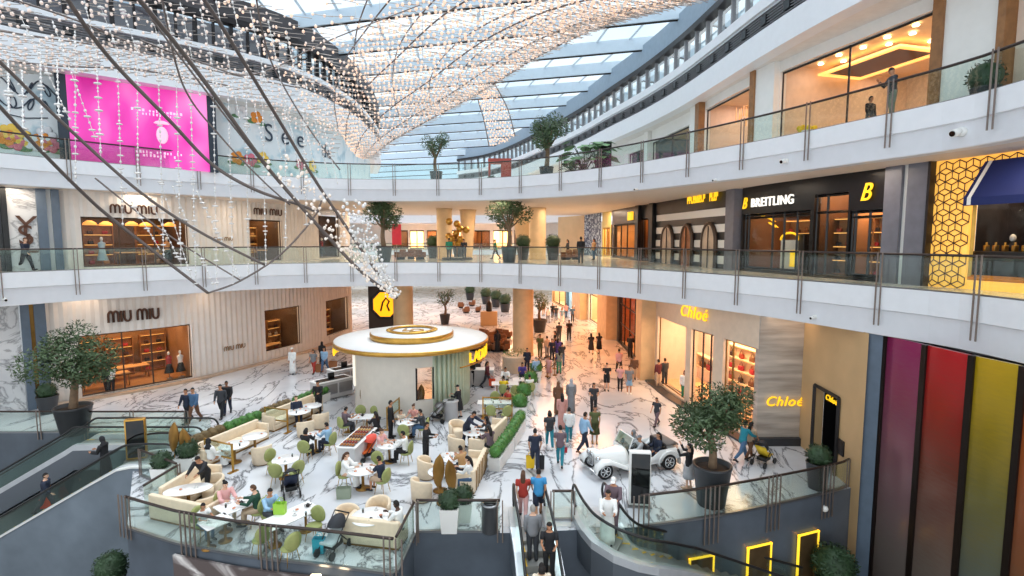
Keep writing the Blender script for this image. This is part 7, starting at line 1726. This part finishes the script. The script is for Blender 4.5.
far = [(548,323,'white','grey','white shirt and grey trousers'),(552.5,318,'black','black','black clothes'),(556,321,'char','denim','charcoal tee and jeans'),(562,323,'lblue','white','light blue tee and white trousers'),(566,318,'pink','denim','pink tee and jeans'),(572.5,322,'denim','navy','denim shirt and navy trousers'),(576,317,'white','black','white tee and black trousers'),(543.5,316,'brown','beige','brown shirt and beige trousers'),(580,311,'grey','black','grey tee and black trousers')]
for i, (x, y, a, c, d) in enumerate(far): P_(gp(x, y), (0, 180)[i % 2], 'distant person in %s by the far shop fronts' % d, ('walk','walk2','stand')[i % 3], 'mf'[i % 2], ('tee',a), ('trousers',c), ('short' if i % 2 == 0 else 'long','hairb'), 'tan', 1.03)
# queue by the rope
qq = [(549,378,'pink','white','child in a white and pink dress inside the rope barrier',.85,'f','dress'),(559,374,'gpat','jade','person in a green patterned top inside the rope barrier',1.0,'f','tee'),(547,358,'beige','grey','person in a beige shirt at the left of the queue',1.0,'m','shirt'),(552,361,'navy','navy','person in navy in the middle of the queue',1.0,'m','shirt'),(558,360,'purple','black','woman in dark purple in the queue',1.0,'f','robe'),(562,366,'char','denim','person in a charcoal tee at the right of the queue',1.0,'m','tee'),(555,352,'black','black','person in black at the back of the queue',1.0,'f','tee'),(540,357,'olive','olive','person in olive standing by the column',1.05,'m','shirt')]
for i, (x, y, a, c, lb, s, g, k) in enumerate(qq):
    bot = ('skirt',c) if k == 'dress' else (None if k == 'robe' else ('trousers',c)); P_(gp(x, y), (150, 10, 40, 170, -20, 0, 90, 175)[i], lb, ('stand','hold')[i % 2], g, (k,a), bot, ('long' if g == 'f' else 'short','hairb'), 'tan', s)
P_(gp(497.5,352), 20, 'woman in a long black robe behind the right edge of the kiosk roof', 'stand', 'f', ('robe','black'), None, ('hijab','black'), 'tan', 1.05)
h = P_(gp(487,388), -110, 'person in dark clothes striding past the kiosk counter', 'walk', 'f', ('shirt','burg'), ('trousers','char'), ('long','hairb'), 'tan', 1.0)
hand_bag(h['R'] + Vector((0,0,-.54)), .4, .16, .42, M_OBAG, 'orange bag carried by the person striding past the kiosk counter')
P_(gp(472.5,386), 160, 'staff member in black with a white cap under the yellow kiosk sign', 'hold', 'f', ('shirt','black'), ('trousers','black'), ('cap','white'), 'tan', 1.0); P_(gp(478,379), 175, 'staff member in black behind the glass counter of the kiosk', 'hold', 'm', ('shirt','char'), ('trousers','black'), ('short','hairb'), 'tan', 1.0)
P_(gp(459,418), 70, 'staff member in black with a black cap at the host podium', 'hold', 'f', ('shirt','black'), ('skirt','black'), ('cap','black'), 'light', 1.0)
P_(gp(688,489), 55, 'woman in black with a grey skirt raising a phone beside the white car', 'raise', 'f', ('shirt','black'), ('skirt','lgrey'), ('long','hairb'), 'light', 1.0, 'beige')
P_(gp(742,461), -75, 'man in blue jeans pushing the stroller with the yellow seat', 'push', 'm', ('shirt','teal'), ('jeans','denim'), ('short','hairb'), 'tan', 1.03)
P_(gp(749.5,459), -60, 'woman in brown beside the stroller with the yellow seat', 'walk', 'f', ('tee','beige'), ('trousers','brown'), ('long','hairb'), 'tan', .95)
# ---- left hall
P_(gp(107,394), 160, 'man in black at the big pleated shop window, left of two', 'stand', 'm', ('shirt','black'), ('trousers','black'), ('short','hairb'), 'tan', 1.03); P_(gp(112,393.5), 200, 'person in a white top with a dark coat at the big pleated shop window', 'hold', 'f', ('shirt','white'), ('trousers','black'), ('short','hairb'), 'tan', 1.03)
P_(gp(188,423), 172, 'man in black walking left of the one in a blue suit jacket', 'walk', 'm', ('shirt','navy'), ('trousers','black'), ('short','hairb'), 'tan', 1.05); P_(gp(195,423), 176, 'man in a grey blue suit jacket and brown trousers on the left marble floor', 'walk2', 'm', ('jacket','denim'), ('trousers','brown'), ('short','hairb'), 'tan', 1.07, 'brown')
P_(gp(222,418), 185, 'man in dark clothes on the left marble floor, left of a pair by the hedge', 'walk', 'm', ('shirt','char'), ('trousers','black'), ('short','hairb'), 'tan', 1.06); P_(gp(228,414.5), 200, 'man in black walking right of the pair by the hedge', 'walk2', 'm', ('shirt','black'), ('trousers','navy'), ('short','hairb'), 'brown', 1.06)
P_(gp(293,374), 170, 'man in a long white robe in front of the second pleated shop window', 'stand', 'm', ('robe','white'), None, ('cap','white'), 'tan', 1.06)
P_(gp(314,373.5), 176, 'woman in a grey top and red trousers by the service counter', 'walk', 'f', ('tee','grey'), ('trousers','red'), ('bob','hairb'), 'tan', 1.0); P_(gp(325,372), 175, 'person in a light blue shirt and jeans by the service counter', 'walk2', 'm', ('shirt','lblue'), ('jeans','denim'), ('short','hairb'), 'tan', 1.03); P_(gp(322.5,365), 0, 'woman in a black scarf behind the person in light blue', 'stand', 'f', ('robe','black'), None, ('hijab','black'), 'tan', 1.0)
# ---- middle level
def up(px, D, z=Z1): return atD(px, 240, D).x, D, z
def upfeet(px, py, z=Z1): p = at(px, py, z); return (p.x, p.y, z)
P_((atD(25,250,28.4).x, 28.4, Z1), -90, 'man in a dark blue jacket walking along the middle level at the far left', 'walk', 'm', ('jacket','navy'), ('trousers','black'), ('short','hairbr'), 'light', 1.05)
P_(up(449,42.6), 5, 'person in a jade green top in front of the gold orb sculpture', 'stand', 'f', ('shirt','jade'), ('trousers','black'), ('short','hairb'), 'brown', 1.05); P_(up(464,42.9), 175, 'person in dark clothes beside the gold orb sculpture', 'hold', 'm', ('shirt','char'), ('trousers','black'), ('short','hairb'), 'tan', 1.0)
P_(up(495.5,45), 70, 'person in a white and green top walking left of the right hand tree', 'walk', 'f', ('tee','jade'), ('trousers','black'), ('short','hairb'), 'tan', 1.0); P_(up(581,37.5), 0, 'person in black at the railing in front of the blue patterned wall', 'stand', 'm', ('shirt','black'), ('trousers','char'), ('short','hairb'), 'brown', 1.08)
P_(up(594,44), 120, 'person in an orange top near the blue patterned wall', 'stand', 'f', ('tee','tan'), ('trousers','denim'), ('long','hairb'), 'tan', 1.0); P_(up(568,47), 90, 'person in dark clothes on the bench beyond the right hand column', 'walk', 'f', ('shirt','char'), ('trousers','black'), ('long','hairb'), 'tan', 1.0)
for i, (px, D) in enumerate(((400,45),(411,46.5),(420,45))): lounge_chair(up(px, D), .6*i + 2.6, 'pale low seat on the middle level between the left tree and the column', 'pale seats on the middle level')
for i, (px, D) in enumerate(((566,44.5),(576,45))): lounge_chair(up(px, D), .6*i + 2.2, 'low seat on the middle level beyond the right hand column', 'seats beyond the right column')
# ---- top level
s_g = s_px(WR2, 925, 14.5); p, d, n = point_s(WR2, s_g); q = Vector((p.x, p.y)) - n*1.6
P_((q.x, q.y, Z2), 80, 'guard in dark grey with a cap on the top level behind the glass balustrade', 'phone', 'm', ('shirt','char'), ('trousers','gpat'), ('cap','black'), 'tan', 1.03)
r, a = in_hall(.56, .9); P_((r.x, r.y, Z2 + .02), 200, 'person in dark clothes just inside the wide top level hall window', 'stand', 'm', ('shirt','black'), ('trousers','char'), ('short','hairb'), 'tan', 1.0)
s_g = s_px(WR2, 1000, 14.5); p, d, n = point_s(WR2, s_g); q = Vector((p.x, p.y)) - n*.6
shrub((q.x, q.y, Z2), 'dark shrub in a pot against the white marble pier of the top level', (.6,.4), .5, 250, .14, key=8)
# ---- escalator riders
h = P_((-19.6, 21.4, -2.3), -75, 'man in navy with an orange red bag riding the nearest left escalator', 'walk', 'm', ('jacket','navy'), ('trousers','char'), ('short','hairb'), 'light', 1.05)
hand_bag(h['L'] + Vector((-.05,0,-.5)), .4, .16, .42, M_OBAG, 'orange red bag carried by the man on the left escalator', .3)
P_((-17.0, 21.4, -.78), 95, 'woman in a long black robe at the top of the nearest left escalator', 'hold', 'f', ('robe','black'), None, ('hijab','black'), 'tan', 1.05)
P_((.62, 15.05, -.40), 5, 'person in a grey top seen from behind on the central escalator', 'stand', 'm', ('shirt','grey'), ('trousers','char'), ('short','hairg'), 'light', 1.02)
P_((1.08, 14.62, -.66), 175, 'woman in a black top on the central escalator, right of the grey one', 'hold', 'f', ('tee','black'), ('trousers','black'), ('long','hairb'), 'tan', 1.02)
P_((.8, 13.55, -1.22), 5, 'dark haired rider in cream at the bottom edge of the central escalator', 'stand', 'f', ('shirt','cream'), ('trousers','black'), ('bob','hairb'), 'tan', 1.0); P_((1.28, 13.1, -1.5), 0, 'dark haired rider in pink at the bottom edge of the central escalator', 'stand', 'f', ('shirt','pink'), ('trousers','char'), ('long','hairbr'), 'light', 1.0)
P_((2.92, 15.5, -.12), 175, 'man in a long white robe riding the curved central escalator', 'hold', 'm', ('robe','white'), None, ('short','hairb'), 'tan', 1.02)
P_((3.2, 16.05, .0), 160, 'man in grey with a white cap looking at a phone on the curved escalator', 'phone', 'm', ('shirt','mauve'), ('trousers','mauve'), ('cap','white'), 'tan', 1.04)
# ---- car passengers
def inc(lx, ly, lz): return CARC + cdir*lx + cn*ly + Vector((0,0,lz))
cf = math.degrees(CARR) + 90
P_(inc(.22,-.28,.12), cf, 'driver in a pale shirt and grey cap at the wheel of the white car', 'drive', 'm', ('shirt','lgrey'), ('trousers','char'), ('cap','grey'), 'tan', .95); P_(inc(.22,.3,.12), cf, 'passenger with a grey headscarf in the front of the white car', 'sitback', 'f', ('shirt','lgrey'), ('trousers','char'), ('hijab','grey'), 'tan', .95)
P_(inc(1.02,-.3,.12), cf, 'woman in a navy robe with long black hair in the back of the white car', 'sitback', 'f', ('robe','navy'), None, ('long','hairb'), 'tan', .97)
# ---- seated in the cafe
def seat(S_, label, pose='sit', **k):
    loc, rz = S_; P_((loc.x, loc.y, 0), math.degrees(rz), label, pose, **k)
def sat(px, py, faceto, label, pose='sit', z=1.0, **k):
    p = at(px, py, z); q = TB[faceto] if isinstance(faceto, str) else faceto; rz = facing(p, q); P_((p.x, p.y, 0), math.degrees(rz), label, pose, **k)
A = dict
seat(S2a, 'seated person in black with dark hair at the table of the grey shirted man', g='f', top=('shirt','black'), bot=('trousers','black'), hair=('bob','hairb'))
seat(S2b, 'seated man in a grey blue shirt and dark jeans near the buffet', g='m', top=('shirt','lblue'), bot=('jeans','navy'))
seat(S3a, 'seated woman in a long white dress beside a sage bag', g='f', top=('robe','white'), bot=None, hair=('long','hairbr'), skin='light')
seat(S3b, 'seated man in a navy tee and beige shorts opposite the woman in white', g='m', top=('tee','navy'), bot=('shorts','beige'), skin='tan')
sat(379.5,437,'T4','seated woman in pale pink beside the red stroller', g='f', top=('tee','pink'), bot=('trousers','white'), hair=('bun','hairbr'), skin='light')
seat(S4b, 'seated man in a white shirt and black vest at the small table', g='m', top=('shirt','white'), bot=('trousers','black'))
seat(S5b, 'seated man in a dark grey shirt and jeans at the family table', g='m', top=('shirt','char'), bot=('jeans','denim'))
sat(414.5,411,'T5','seated woman in pink against the kiosk wall', g='f', top=('tee','rose'), bot=('trousers','beige'), hair=('bun','hairbr'), skin='light')
sat(400.3,412.5,'T5','seated small child with brown hair at the family table', g='f', s=.85, top=('tee','cream'), bot=('trousers','denim'), hair=('short','hairbr'), skin='light')
seat(S6a, 'seated person with dark hair at the left of the rectangular table', g='m', top=('tee','mauve'), bot=('trousers','char'))
sat(377,422,'T6','seated person in black at the right of the rectangular table', z=.9, g='f', top=('shirt','black'), bot=('trousers','black'), hair=('long','hairb'))
sat(400,513,'T7','seated man in white at the front round table by the notch', g='m', top=('shirt','white'), bot=('trousers','black'), skin='dark')
seat(S8a, 'seated man in a light blue shirt at the long white table', g='m', top=('shirt','lblue'), bot=('trousers','char'))
seat(S9a, 'seated woman in pale pink at the square table near the curved glass', g='f', top=('shirt','pink'), bot=('trousers','cream'), hair=('bun','hairb'), skin='light')
seat(S9b, 'seated man in dark green with reddish hair at the square table', g='m', top=('shirt','green'), bot=('trousers','beige'), hair=('short','hairbr'), skin='light')
seat(S9c, 'seated child with dark hair at the small table behind the curved glass', g='f', s=.85, top=('tee','white'), bot=('trousers','denim'))
sat(211,447,'T11','seated woman in a long white robe on the left sofa', 'sitback', g='f', top=('robe','white'), bot=None, hair=('hijab','black'))
sat(296.5,403.5,'T13','seated man in a dark suit on the long cream sofa', 'sitback', g='m', top=('jacket','navy'), bot=('trousers','navy'), hair=('short','hairbr'), skin='light')
sat(489,424.5,'T14','seated woman with a dark scarf on the right cream sofa, farther one', g='f', top=('shirt','char'), bot=('trousers','black'), hair=('hijab','black'))
sat(490.5,435,'T14','seated person in black and white on the right cream sofa, nearer one', g='f', top=('shirt','mauve'), bot=('trousers','black'), hair=('long','hairb'))
sat(462.5,456,'T15','seated man with dark hair leaning to a woman on the gold backed sofa', g='m', top=('tee','tan'), bot=('jeans','navy')); sat(471,466,'T15b','seated woman in white on the gold backed sofa', g='f', top=('shirt','white'), bot=('jeans','denim'), hair=('long','hairb'), skin='light')
seat(S16, 'seated person in a red top behind the gold frame table', g='f', top=('tee','red'), bot=('trousers','white'), hair=('bun','hairb'))
seat(S17a, 'seated person in a bright yellow top before the round column', g='f', top=('tee','yellow'), bot=('trousers','char'), hair=('short','hairb')); seat(S17b, 'seated person in a white shirt at the far side before the column', g='m', top=('shirt','white'), bot=('trousers','char'))
seat(S18a, 'seated person in purple before the round column', g='m', top=('shirt','purple'), bot=('trousers','navy')); seat(S18b, 'seated person in white on the near chair before the round column', g='f', top=('tee','white'), bot=('trousers','denim'), hair=('short','hairb'))
P_(gp(527,372.5), 190, 'person in blue standing behind the purple shirt at the column', 'stand', 'm', ('shirt','navy'), ('trousers','navy'), ('short','hairb'), 'tan', 1.0); P_(gp(536,383), 20, 'man in a light blue shirt standing beside the planter at the column', 'stand', 'm', ('shirt','lblue'), ('trousers','grey'), ('short','hairg'), 'light', 1.0)
# ---- waiters
def waiter(px, py, faceto, label, pose='serve', **k):
    p = gp(px, py); q = TB[faceto] if isinstance(faceto, str) else faceto; P_(p, math.degrees(facing(p, q)), label, pose, 'm', ('shirt',k.get('c','black')), ('trousers',k.get('b','black')), ('short','hairb'), k.get('skin','tan'), 1.03, apron=k.get('apron'))
p = TB['T10'] + Vector((.05,.95,0)); P_(p, 180, 'waiter in black leaning over the oval corner table', 'serve', 'm', ('shirt','black'), ('trousers','black'), ('short','hairb'), 'tan', 1.03)
waiter(391,438,'T5','tall waiter in black standing between the buffet and the family table','stand',apron='black')
P_(gp(426,463), -100, 'waiter in black standing left of the cream armchairs', 'hold', 'm', ('shirt','black'), ('trousers','black'), ('short','hairb'), 'tan', 1.0)
waiter(466.5,446.5,'T14','waiter in dark blue bending over the round table by the right sofa','serve',c='navy',b='navy')
waiter(319,413.5,'T13b','waiter in black standing at the far hedge table','hold')
# ================================================================ HANGING CRYSTAL SCULPTURES
M_CABLE = mat('sculpture_cable', (118,108,104), .4, .6); M_BEAD = mat('peach_lamp_bead', (240,212,190), .3, emit=(255,210,180), es=.42); M_CRYS = mat('crystal_bead', (226,224,222), .08, .1, emit=(255,246,238), es=.03); M_ROD = mat('thin_rod', (172,160,152), .4, .5); M_WIRE = mat('thin_wire', (190,188,186), .3, .6)
RC_ = random.Random(21)
def p3(l): return cr([atD(x, y, D) for x, y, D in l], 10)
def lo_bead(b, c, r, rz=None):                     # octahedral-ish bead
    rz = rz or r; c = Vector(c); n = 6
    ring = lambda z, q: [(c.x + q*math.cos(2*PI*k/n), c.y + q*math.sin(2*PI*k/n), c.z + z) for k in range(n)]
    b.loft([ring(-rz, r*.25), ring(-rz*.45, r*.9), ring(rz*.45, r*.9), ring(rz, r*.25)], True, True, True)
def samp(P, t): 
    L = (len(P)-1)*t; i = min(int(L), len(P)-2); return P[i].lerp(P[i+1], L-i)
def sheet(beads, rods, A, B, nu, nv, r, rod, jit=.35, sag=0.0, keep=1.0, u0=0, u1=1):
    for i in range(nu):
        for j in range(nv):
            if RC_.random() > keep: continue
            u = u0 + (u1-u0) * (i + .5 + RC_.uniform(-jit, jit)) / nu; v = (j + .5*(i % 2) + RC_.uniform(-jit, jit)*.4) / nv
            if not (0 <= v <= 1) or not 0 <= u <= 1: continue
            p = samp(A, u).lerp(samp(B, u), v) + Vector((0, 0, -sag * math.sin(PI*v)))
            s = RC_.uniform(.75, 1.2); lo_bead(beads, p, r*s, r*s*1.1)
            if rod: 
                d = Vector((RC_.uniform(.8,1), RC_.uniform(-.2,.5), RC_.uniform(-.12,.05))).normalized()
                rods.tube([p, p + d*rod*RC_.uniform(.7,1.2)], .013 * (r/.06), 4, False, False)
# ---- big canopy over the middle of the hall
t = thing('crystal_canopy', 'large curved net of peach bead lights hanging under the roof over the hall', 'chandelier', (0, 24, 17))
O_ = Vector((0, 24, 17))
def loc_part(nm, b, m, t, O, kind=None):
    b.v = [Vector(v) - O for v in b.v]; o = part(nm, b, m, t)
    if kind: o['kind'] = kind
    return o
A1 = p3([(372,156,36),(393,140,34),(436,116,31),(480,92,28),(540,55,24),(600,26,21),(660,8,19),(760,-16,17)])
B1c = p3([(338,128,32),(334,98,28),(342,66,24),(366,30,20),(410,-20,17),(480,-60,15),(580,-90,13.5),(700,-120,12.5)])
C1 = p3([(312,110,31),(290,82,27),(262,54,23),(240,30,19),(190,-10,16),(130,-50,14),(80,-80,12.5),(20,-110,11.5)])
bd, rd = MB(), MB()
sheet(bd, rd, A1, B1c, 26, 18, .055, .55, sag=.8, u0=.0, u1=.3); sheet(bd, rd, A1, B1c, 66, 30, .058, .46, sag=.8, u0=.3, u1=1.0)
sheet(bd, rd, B1c, C1, 34, 9, .05, .6, sag=.6, keep=.7, u1=.7)
loc_part('bead_net', bd, M_BEAD, t, O_, 'stuff'); loc_part('rod_net', rd, M_ROD, t, O_, 'stuff')
def cable(t, O, P, r, nm='cable'):
    b = MB(); b.tube(P, r, 6); return loc_part(nm, b, M_CABLE, t, O)
cable(t, O_, A1, .05)
for f in (.3, .55, .8, 1.0): cable(t, O_, [samp(A1, k/40).lerp(samp(B1c, k/40), f) + Vector((0,0,-.8*math.sin(PI*f))) for k in range(41)], .028)
for L_ in ([(368,-2,21),(357,30,23),(354,60,26),(357,90,28),(366,125,32)], [(440,-6,20),(410,28,23),(396,55,26),(393,85,29),(399,115,32),(412,128,33)], [(540,2,20),(490,22,22),(455,45,25),(435,68,27),(429,90,29),(433,113,31)], [(575,12,21),(520,28,23),(480,52,26),(460,75,28),(455,100,30)]): cable(t, O_, p3(L_), .03)
for k in range(6):
    p = samp(A1, .06 + .17*k); q = samp(B1c, .05 + .17*k); b = MB(); b.tube([p.lerp(q,.5), p.lerp(q,.5) + Vector((0,0,max(zroof(p.y) + .2 - p.lerp(q,.5).z, 1)))], .012, 5); loc_part('suspension_wire', b, M_WIRE, t, O_)
# ---- far small net
t = thing('crystal_canopy', 'small distant bead net hanging beyond the big canopy', 'chandelier', (0, 55, 17)); O2 = Vector((0, 55, 17))
A2 = p3([(487,70,52),(497,88,54),(508,110,56),(515,136,58)]); B2c = p3([(480,78,54),(478,98,56),(484,120,58),(489,146,60)])
bd, rd = MB(), MB(); sheet(bd, rd, A2, B2c, 26, 9, .1, .6, sag=.2); loc_part('bead_net', bd, M_BEAD, t, O2, 'stuff'); loc_part('rod_net', rd, M_ROD, t, O2, 'stuff'); cable(t, O2, A2, .06); cable(t, O2, B2c, .06)
b = MB(); b.tube([A2[0], A2[0] + Vector((0,0,max(1, zroof(52) - A2[0].z)))], .03, 5); loc_part('suspension_wire', b, M_WIRE, t, O2)
# ---- near sculpture on the left: cables, bead strands, tail of bulbs
t = thing('crystal_sculpture', 'tall sculpture of dark cables and crystal bead strands hanging at the left', 'chandelier', (-8, 13, 12)); O3 = Vector((-8, 13, 12))
cab = {
 'c1': [(-30,78,9),(0,107,9.5),(40,150,10.3),(82,192,11.2),(111,218,11.8),(170,264,12.8),(208,293,13.4)],
 'c2': [(-30,35,9),(0,62,9.5),(67,127,10.6),(140,192,11.8),(200,232,12.8),(265,265,13.8)],
 'c3': [(60,-12,9),(107,55,10.2),(170,121,11.4),(213,165,12.3),(256,190,13),(300,205,13.8),(318,212,14.2)],
 'c4': [(128,-14,9.2),(190,62,10.6),(256,152,12.2),(278,180,12.8),(330,239,14),(365,275,14.6),(397,298,15)],
 'c5': [(196,-12,9.8),(226,33,10.6),(283,127,12.4),(315,180,13.4),(345,225,14.2),(372,265,14.7),(397,298,15)],
 'c6': [(208,293,13.4),(240,281,13.6),(280,255,13.8),(312,220,14),(322,200,14.1)],
 'c7': [(160,-10,10.5),(183,180-95,11.6),(221,207-70,12.4),(262,240-60,13),(290,205,13.5)],
 'c8': [(150,17,10.5),(190,70,11.3),(234,127,12.2),(270,172,13)],
 'c9': [(95,178,12.2),(140,214,12.8),(183,245,13.2),(240,280,13.7)],
 'c10': [(-20,28,12),(60,40,13),(140,52,14),(220,72,15),(300,88,16)],
 'c11': [(-20,58,12),(60,66,13),(140,70,14),(230,86,15)],
 'c12': [(-10,-8,11),(70,18,12.2),(130,42,13.4),(200,62,14.6)],
 'c13': [(140,40,12),(200,62,13),(256,74,14),(330,40,16),(420,5,18)],
 'c14': [(255,-10,12),(262,30,13),(275,70,14),(310,130,15),(340,170,15.5)],
}
CB = {k: p3(v) for k, v in cab.items()}
for k, P in CB.items(): cable(t, O3, P, {'c1':.035,'c2':.032,'c4':.045,'c5':.04,'c6':.026,'c3':.04}.get(k, .02))
def at_px(P, px):
    q = [proj(p)[0] for p in P]
    for i in range(len(P)-1):
        if (q[i]-px)*(q[i+1]-px) <= 0: return P[i].lerp(P[i+1], (px-q[i])/(q[i+1]-q[i]+1e-9))
    return None
def strand(P0, P1, big=.045, gap=.16, seed=0):
    rr = random.Random(seed); b = MB(); L = (P1-P0).length; b.tube([P0, P1], .006, 4, False); s = .05
    while s < L:
        r = rr.choice((.02,.022,.026,.03,big)) ; p = P0.lerp(P1, s/L)
        if r == big: b.lathe([(.01,-r*.45),(r*1.2,-r*.25),(r*1.35,0),(r*1.2,r*.25),(.01,r*.45)], c=tuple(p), n=10)
        else: lo_bead(b, p, r, r*1.1)
        s += gap * rr.uniform(.35, 1.0)
    return loc_part('bead_strand', b, M_CRYS, t, O3, 'stuff')
sd = 0
for px, top, bot in ((57,(57,60,11.5),'c2'),(75,(75,30,11.5),'c1'),(96,(96,48,12),'c2'),(117,(117,50,12),'c1'),(137,(137,40,12),'c2'),(158,(158,62,12.4),'c1'),(176,(176,70,12.6),'c1'),(191,(190,72,12.8),'c1'),(213,(213,80,13),'c6'),(228,(228,85,13),'c6'),(246,(246,70,13.2),'c6'),(262,(262,75,13.3),'c6'),(22,(22,70,11),'c1'),(40,(40,40,11.2),'c1'),(8,(8,60,10.6),'c1'),(285,(285,100,13.8),'c6'),(303,(303,110,14),'c6')):
    p0 = atD(*top); p1 = at_px(CB[bot], px + RC_.uniform(0, 6))
    if p1 is None: continue
    sd += 1; strand(p0, p1, .055 if sd % 2 else .045, .17, sd)
for (x0,y0,x1,y1,D) in ((52,20,96,140,11),(20,15,70,120,10.5),(150,10,170,80,12.5),(165,5,184,90,12.6),(180,2,200,95,12.8),(200,8,222,110,13),(216,0,240,120,13.2),(232,0,262,140,13.4),(250,10,282,160,13.6),(268,20,300,172,13.8),(286,30,318,185,14),(122,8,140,60,12),(100,5,118,52,11.8),(84,0,96,48,11.6),(300,60,328,175,14.4),(312,80,338,185,14.6),(160,180,194,286,12.6),(122,186,160,250,12),(172,185,214,288,12.8),(148,196,180,262,12.5),(196,190,240,278,13)):
    sd += 1; strand(atD(x0,y0,D), atD(x1,y1,D+.6), .05, .17, sd)
# bulbs of the tail
bd = MB(); rr = random.Random(9)
for k in range(300):
    u = rr.random()**.8; 
    a = samp(CB['c4'], .42 + .57*u); c = samp(CB['c5'], .42 + .57*u); v = rr.random(); p = a.lerp(c, v) + Vector((rr.uniform(-.1,.1), rr.uniform(-.4,.4), rr.uniform(-.06,.1)))
    lo_bead(bd, p, rr.choice((.022,.03,.04,.05)))
loc_part('bulb_cluster', bd, mat('clear_bulb', (236,226,218), .12, emit=(255,224,190), es=.12), t, O3, 'stuff')
bd = MB()
for k in range(200):
    u = rr.random(); a = samp(CB['c5'], .62 + .37*u); p = a + Vector((rr.uniform(-.05,.75)*(1-u), rr.uniform(-.5,.5), rr.uniform(-.1,.45)*(1-u)))
    lo_bead(bd, p, rr.choice((.025,.035,.05)))
loc_part('crystal_cluster', bd, M_CRYS, t, O3, 'stuff')
# spread of small beads in rows at the upper left
bd, rd = MB(), MB()
A3 = p3([(-15,78,12),(60,72,12.8),(130,74,13.6),(200,88,14.4),(270,112,15.4),(330,160,16.4)]); B3c = p3([(-15,30,11.5),(60,35,12.4),(130,40,13.2),(200,52,14),(270,76,15),(345,120,16)]); C3c = p3([(-15,-15,11),(60,-12,12),(130,-10,13),(200,-5,14),(270,5,15),(350,30,16)])
sheet(bd, rd, A3, B3c, 64, 9, .034, .24, keep=.85); sheet(bd, rd, B3c, C3c, 44, 9, .036, .26, keep=.6)
loc_part('bead_net', bd, mat('pale_bead', (240,222,212), .25, emit=(255,226,206), es=.12), t, O3, 'stuff'); loc_part('rod_net', rd, M_ROD, t, O3, 'stuff')
for k in ('c1','c2','c3','c4','c5','c12','c14'):
    p = CB[k][0 if k != 'c13' else -1]; b = MB(); b.tube([p, p + Vector((0,0,zroof(p.y) - p.z))], .012, 5); loc_part('suspension_wire', b, M_WIRE, t, O3)
# ================================================================ lettering to meshes
bpy.context.view_layer.update(); dg = bpy.context.evaluated_depsgraph_get()
for o in [o for o in C.objects if o.type == 'FONT']:
    me = bpy.data.meshes.new_from_object(o.evaluated_get(dg)); nm = o.name; o.name = nm + '_old'
    q = bpy.data.objects.new(nm, me); C.objects.link(q); q.parent = o.parent; q.matrix_local = o.matrix_local.copy()
    for k in ('label', 'category', 'group', 'kind'):
        if k in o: q[k] = o[k]
    bpy.data.objects.remove(o)
# ================================================================ light, sky, camera
w = bpy.data.worlds.new('sky'); sc.world = w; w.use_nodes = True
N = w.node_tree.nodes; K = w.node_tree.links; BG = N['Background']
tc = N.new('ShaderNodeTexCoord'); nz = N.new('ShaderNodeTexNoise'); nz.inputs['Scale'].default_value = 3.0; nz.inputs['Detail'].default_value = 5
K.new(tc.outputs['Generated'], nz.inputs['Vector'])
rp = N.new('ShaderNodeValToRGB'); e = rp.color_ramp.elements
e[0].position = .35; e[0].color = lin((214,232,244)); e[1].position = .62; e[1].color = lin((255,255,255))
K.new(nz.outputs['Fac'], rp.inputs['Fac']); K.new(rp.outputs['Color'], BG.inputs['Color']); BG.inputs['Strength'].default_value = SKY
# fill lamps added under the soffits to brighten the walkways, without fixtures
def curve_lights(nm, P, o, z, step, power, col, size=1.6, y0=0, y1=200):
    Q = resample(P, step=step)
    for i in range(len(Q)):
        if not y0 <= Q[i].y <= y1: continue
        n = nrm(Q, i); alight(nm, (Q[i].x + n.x*o, Q[i].y + n.y*o, z), size, power, col)
curve_lights('walkway_fill', E, 1.2, B2 - .06, 5.5, 50, (255,236,212), y0=8)
curve_lights('walkway_fill', E, 1.2, B1 - .06, 6.5, 14, (255,226,196), y0=8)
for x, y in ((3,44),(5,52),(4,60),(2,68),(-1,76),(-8,50),(-8,62),(-12,72),(-20,60),(-22,74),(6,38)): alight('hall_downlight', (x, y, B1 - .08), 3, 300, (255,178,122))
for x, y in ((-10,46),(-2,46),(4,44),(-6,54),(3,54),(8,50),(-14,52)): alight('bridge_fill', (x, y, B2 - .08), 2.5, 200, (255,226,196))  # added fill lamps that brighten the bridge level, no fixtures there
l = bpy.data.lights.new('sun', 'SUN'); l.energy = SUN; l.angle = math.radians(40); l.color = (1, .985, .96)
o = link(bpy.data.objects.new('sun', l)); o.rotation_euler = (math.radians(-16), math.radians(12), 0); o.location = (0, 30, 40)
cam = bpy.data.cameras.new('camera'); co = link(bpy.data.objects.new('camera', cam))
co.location = (0, 0, EYE); co.rotation_euler = (PI/2 - PITCH, 0, 0)
cam.sensor_fit = 'HORIZONTAL'; cam.sensor_width = 36; cam.lens = 36 * F / 1024; cam.clip_start = .1; cam.clip_end = 400
sc.camera = co
sc.view_settings.view_transform = 'Standard'; sc.view_settings.look = 'None'; sc.view_settings.gamma = 1; sc.view_settings.use_curve_mapping = False
sc.view_settings.exposure = EXPO
sc.cycles.max_bounces = 8; sc.cycles.diffuse_bounces = 4; sc.cycles.glossy_bounces = 3; sc.cycles.transparent_max_bounces = 24
sc.cycles.sample_clamp_indirect = 6; sc.cycles.caustics_reflective = False; sc.cycles.caustics_refractive = False
